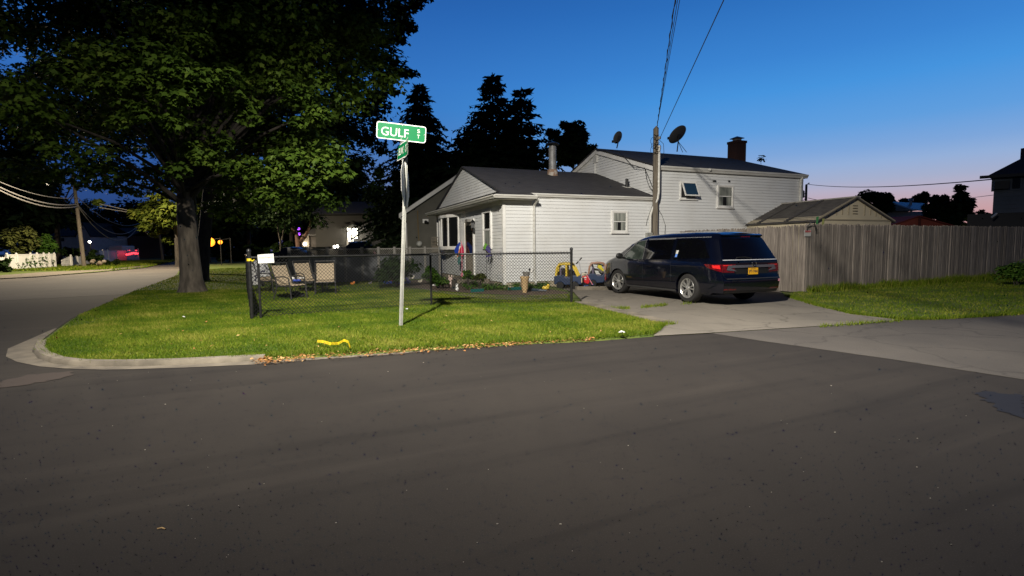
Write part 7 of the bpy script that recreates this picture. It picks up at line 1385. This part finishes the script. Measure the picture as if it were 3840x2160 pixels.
# ================================================================ lamps
def lamp(name, kind, loc, W, col, rad=.1, **kw):
    l = bpy.data.lights.new(name, kind); l.energy = W; l.color = col; o = bpy.data.objects.new(name, l); COL.objects.link(o); o.location = loc; l.shadow_soft_size = rad
    for k, v in kw.items(): setattr(l, k, v)
    return o
def ies(o, ramp, aim=None):
    """angular distribution of the luminaire: strength against -cos(angle from straight down)"""
    l = o.data; l.use_nodes = True; nt = l.node_tree; N = nt.nodes; L = nt.links; em = N['Emission']; tc = N.new('ShaderNodeTexCoord'); sp = N.new('ShaderNodeSeparateXYZ'); L.new(tc.outputs['Normal'], sp.inputs[0])
    ab = N.new('ShaderNodeMath'); ab.operation = 'MULTIPLY'; ab.inputs[1].default_value = IES_SIGN; L.new(sp.outputs[2], ab.inputs[0]); cr = N.new('ShaderNodeFloatCurve'); c = cr.mapping.curves[0]
    cr.mapping.clip_min_x = 0; pts = ramp; c.points[0].location = pts[0]; c.points[1].location = pts[-1]
    for p in pts[1:-1]: c.points.new(*p)
    cr.mapping.update(); L.new(ab.outputs[0], cr.inputs['Value'])
    if aim is None: L.new(cr.outputs[0], em.inputs['Strength']); return
    aim = aim.normalized(); dp = N.new('ShaderNodeVectorMath'); dp.operation = 'DOT_PRODUCT'; dp.inputs[1].default_value = aim; L.new(tc.outputs['Normal'], dp.inputs[0])   # forward-throw optics
    m_ = N.new('ShaderNodeMapRange'); m_.interpolation_type = 'SMOOTHSTEP'
    for k_, v_ in zip((1, 2, 3, 4), (.62, .95, .15, 1.)): m_.inputs[k_].default_value = v_
    L.new(dp.outputs['Value'], m_.inputs[0]); pr = N.new('ShaderNodeMath'); pr.operation = 'MULTIPLY'; L.new(cr.outputs[0], pr.inputs[0]); L.new(m_.outputs[0], pr.inputs[1]); L.new(pr.outputs[0], em.inputs['Strength'])
IES_SIGN = -1.
WARM = (1., .94, .84)
def street_lamp(name, label, foot, head, h, r=.11, lens=True, pole=True):
    t = thing(name, label, 'street lamp', foot, group='street lamps'); foot = V3(foot); head = V3(head); top = Vector((foot.x, foot.y, head.z-.5))
    MB().tube([foot-UP*.2, top+UP*1.2], [r, r*.75], 12).build('pole', M['pole'], t, smooth=True); d = (head-top); d.z = 0; d.normalize()
    MB().tube([top, top+d*.6+UP*.35, head-d*.4+UP*.05, head+UP*.03], .03, 8).build('arm', M['galv'], t, smooth=True); hd = MB().ball(head+UP*.06, (.2, .2, .09), 14, 8).build('lamp_head', M['galv'], t, smooth=True)
    MB().ball(head, (.13, .13, .05), 12, 6).build('lens', M['bulbL'], hd, smooth=True); return t
LAMP = Vector((-2.1, 2.0, 8.8))
street_lamp('street_lamp', 'street lamp on a wooden pole behind the camera lighting the corner', Vector((.9, -1.6, 0)), LAMP+UP*.18, 8.9)
kl = lamp('corner_lamp', 'POINT', LAMP-UP*.05, 20000, WARM, .13)
ies(kl, [(0, .02), (.05, .15), (.12, .45), (.2, .75), (.27, .86), (.36, .80), (.45, .70), (.6, .82), (.75, .86), (.88, .70), (1., .52)], Vector((.3, 11.5, 0))-LAMP)
# side-road lamp, hidden by the maple
hl_ = Vector((-28., 37., 8.6)); street_lamp('street_lamp', 'street lamp hidden behind the maple crown lighting the side road', Vector((-23.62, 37.6, 0)), hl_+UP*.15, 8.); l2 = lamp('side_road_lamp', 'POINT', hl_-UP*.1, 15500, (1., .84, .60), .13); ies(l2, [(0, .06), (.1, .12), (.25, .5), (.45, 1.), (1., .8)])
# far orange lamps
for (u, v, Y, w_, rr, lab) in ((787, 908, 48., 30, .42, 'larger glowing orange street lamp seen far off right of the maple trunk'), (826, 908, 50., 6, .2, 'smaller distant orange lamp right of the larger glowing one')):
    p = at(u, v, Y); t = thing('street_lamp', lab, 'street lamp', (p.x+.8, Y+.3, 0), group='street lamps'); MB().tube([(p.x+.8, Y+.3, 0), (p.x+.8, Y+.3, p.z+.4)], .04, 8).build('pole', M['blackm'], t); MB().tube([(p.x+.8, Y+.3, p.z+.35), p+UP*.2], .03, 6).build('arm', M['blackm'], t); MB().ball(p, rr, 12, 8).build('lens', M['bulbO'], t); lamp('orange_lamp', 'POINT', p+Vector((0, -.5, -.3)), w_, (1., .45, .1), .1)
p = at(336, 907, 62.); t = thing('porch_light', 'small sparkling white house light right of the pale gabled house', 'lamp', (p.x, 62, 0)); MB().tube([(p.x, 62.1, 0), (p.x, 62.1, p.z-.1)], .05, 6).build('post', M['blackm'], t); MB().ball(p, .13, 10, 6).build('bulb', M['bulbW'], t); lamp('porch_light_glow', 'POINT', p+Vector((.2, -.5, 0)), 60, (1, .75, .5), .1)
lamp('porch_glow', 'POINT', PORCH+Vector((0, -.3, -.3)), 90, (1., .93, .8), .1)
lamp('yard_glow', 'POINT', at(1143, 915, 51.0), 30, (1., .85, .7), .1)
lamp('red_glow', 'POINT', at(500, 960, 47.5), 14, (1., .08, .08), .2)
# lit patch of lawn behind the maple comes from the far orange lamps and this house light
p = at(880, 880, 34.); 
# ================================================================ sky
w = bpy.data.worlds.new('World'); SC.world = w; w.use_nodes = True; nt = w.node_tree; N = nt.nodes; L = nt.links; bg = N['Background']
tc = N.new('ShaderNodeTexCoord'); sx = N.new('ShaderNodeSeparateXYZ'); L.new(tc.outputs['Generated'], sx.inputs[0])
def ramp(stops, src):
    r = N.new('ShaderNodeValToRGB'); e = r.color_ramp.elements; e[0].position = stops[0][0]; e[0].color = (*stops[0][1], 1); e[1].position = stops[-1][0]; e[1].color = (*stops[-1][1], 1)
    for p, c in stops[1:-1]: k = e.new(p); k.color = (*c, 1)
    L.new(src, r.inputs[0]); return r.outputs[0]
def s2l(r, g, b): return tuple(((x/255+.055)/1.055)**2.4 if x > 10 else x/3300 for x in (r, g, b))
right = ramp([(0, s2l(206, 145, 140)), (.04, s2l(201, 155, 158)), (.058, s2l(196, 163, 170)), (.085, s2l(182, 175, 196)), (.101, s2l(166, 175, 204)), (.127, s2l(148, 175, 216)), (.15, s2l(126, 166, 218)), (.19, s2l(96, 158, 222)), (.25, s2l(70, 148, 222)), (.30, s2l(59, 132, 210)), (.39, s2l(44, 110, 188)), (.47, s2l(34, 92, 168)), (.60, s2l(16, 46, 100)), (1, s2l(8, 18, 44))], sx.outputs[2])
left = ramp([(0, s2l(36, 60, 108)), (.09, s2l(42, 72, 130)), (.2, s2l(50, 100, 176)), (.29, s2l(50, 110, 188)), (.39, s2l(40, 96, 174)), (.47, s2l(32, 80, 154)), (.60, s2l(14, 38, 86)), (1, s2l(8, 18, 44))], sx.outputs[2])
az = N.new('ShaderNodeMath'); az.operation = 'ARCTAN2'; L.new(sx.outputs[0], az.inputs[0]); L.new(sx.outputs[1], az.inputs[1])
mr = N.new('ShaderNodeMapRange'); mr.interpolation_type = 'SMOOTHSTEP'; mr.inputs[1].default_value = -.62; mr.inputs[2].default_value = .42; L.new(az.outputs[0], mr.inputs[0])
mx = N.new('ShaderNodeMix'); mx.data_type = 'RGBA'; L.new(mr.outputs[0], mx.inputs[0]); L.new(left, mx.inputs[6]); L.new(right, mx.inputs[7])
# sky behind and overhead is night-dark; below the horizon nothing glows
bk = N.new('ShaderNodeMapRange'); bk.interpolation_type = 'SMOOTHSTEP'; bk.inputs[1].default_value = -.1; bk.inputs[2].default_value = .62; bk.inputs[3].default_value = .2; bk.inputs[4].default_value = 1.; L.new(sx.outputs[1], bk.inputs[0])
dn = N.new('ShaderNodeMapRange'); dn.inputs[1].default_value = -.03; dn.inputs[2].default_value = 0.; L.new(sx.outputs[2], dn.inputs[0])
ml = N.new('ShaderNodeMath'); ml.operation = 'MULTIPLY'; L.new(bk.outputs[0], ml.inputs[0]); L.new(dn.outputs[0], ml.inputs[1])
L.new(mx.outputs[2], bg.inputs['Color']); L.new(ml.outputs[0], bg.inputs['Strength'])
# ================================================================ camera, view
cam = bpy.data.cameras.new('camera'); co = bpy.data.objects.new('camera', cam); COL.objects.link(co); cam.sensor_width = 36; cam.lens = 36*F/3840; cam.clip_end = 1000; cam.clip_start = .05
R = Matrix((CR, CU, -CF)).transposed(); co.matrix_world = Matrix.Translation((0, 0, CH)) @ R.to_4x4(); SC.camera = co
vs = SC.view_settings; vs.view_transform = 'Standard'; vs.look = 'None'; vs.exposure = 0.; vs.gamma = 1.
SC.cycles.use_denoising = True; SC.cycles.max_bounces = 6; SC.cycles.diffuse_bounces = 2; SC.cycles.sample_clamp_indirect = 4.
for o in bpy.data.objects:
    if o.type == 'LIGHT': pass
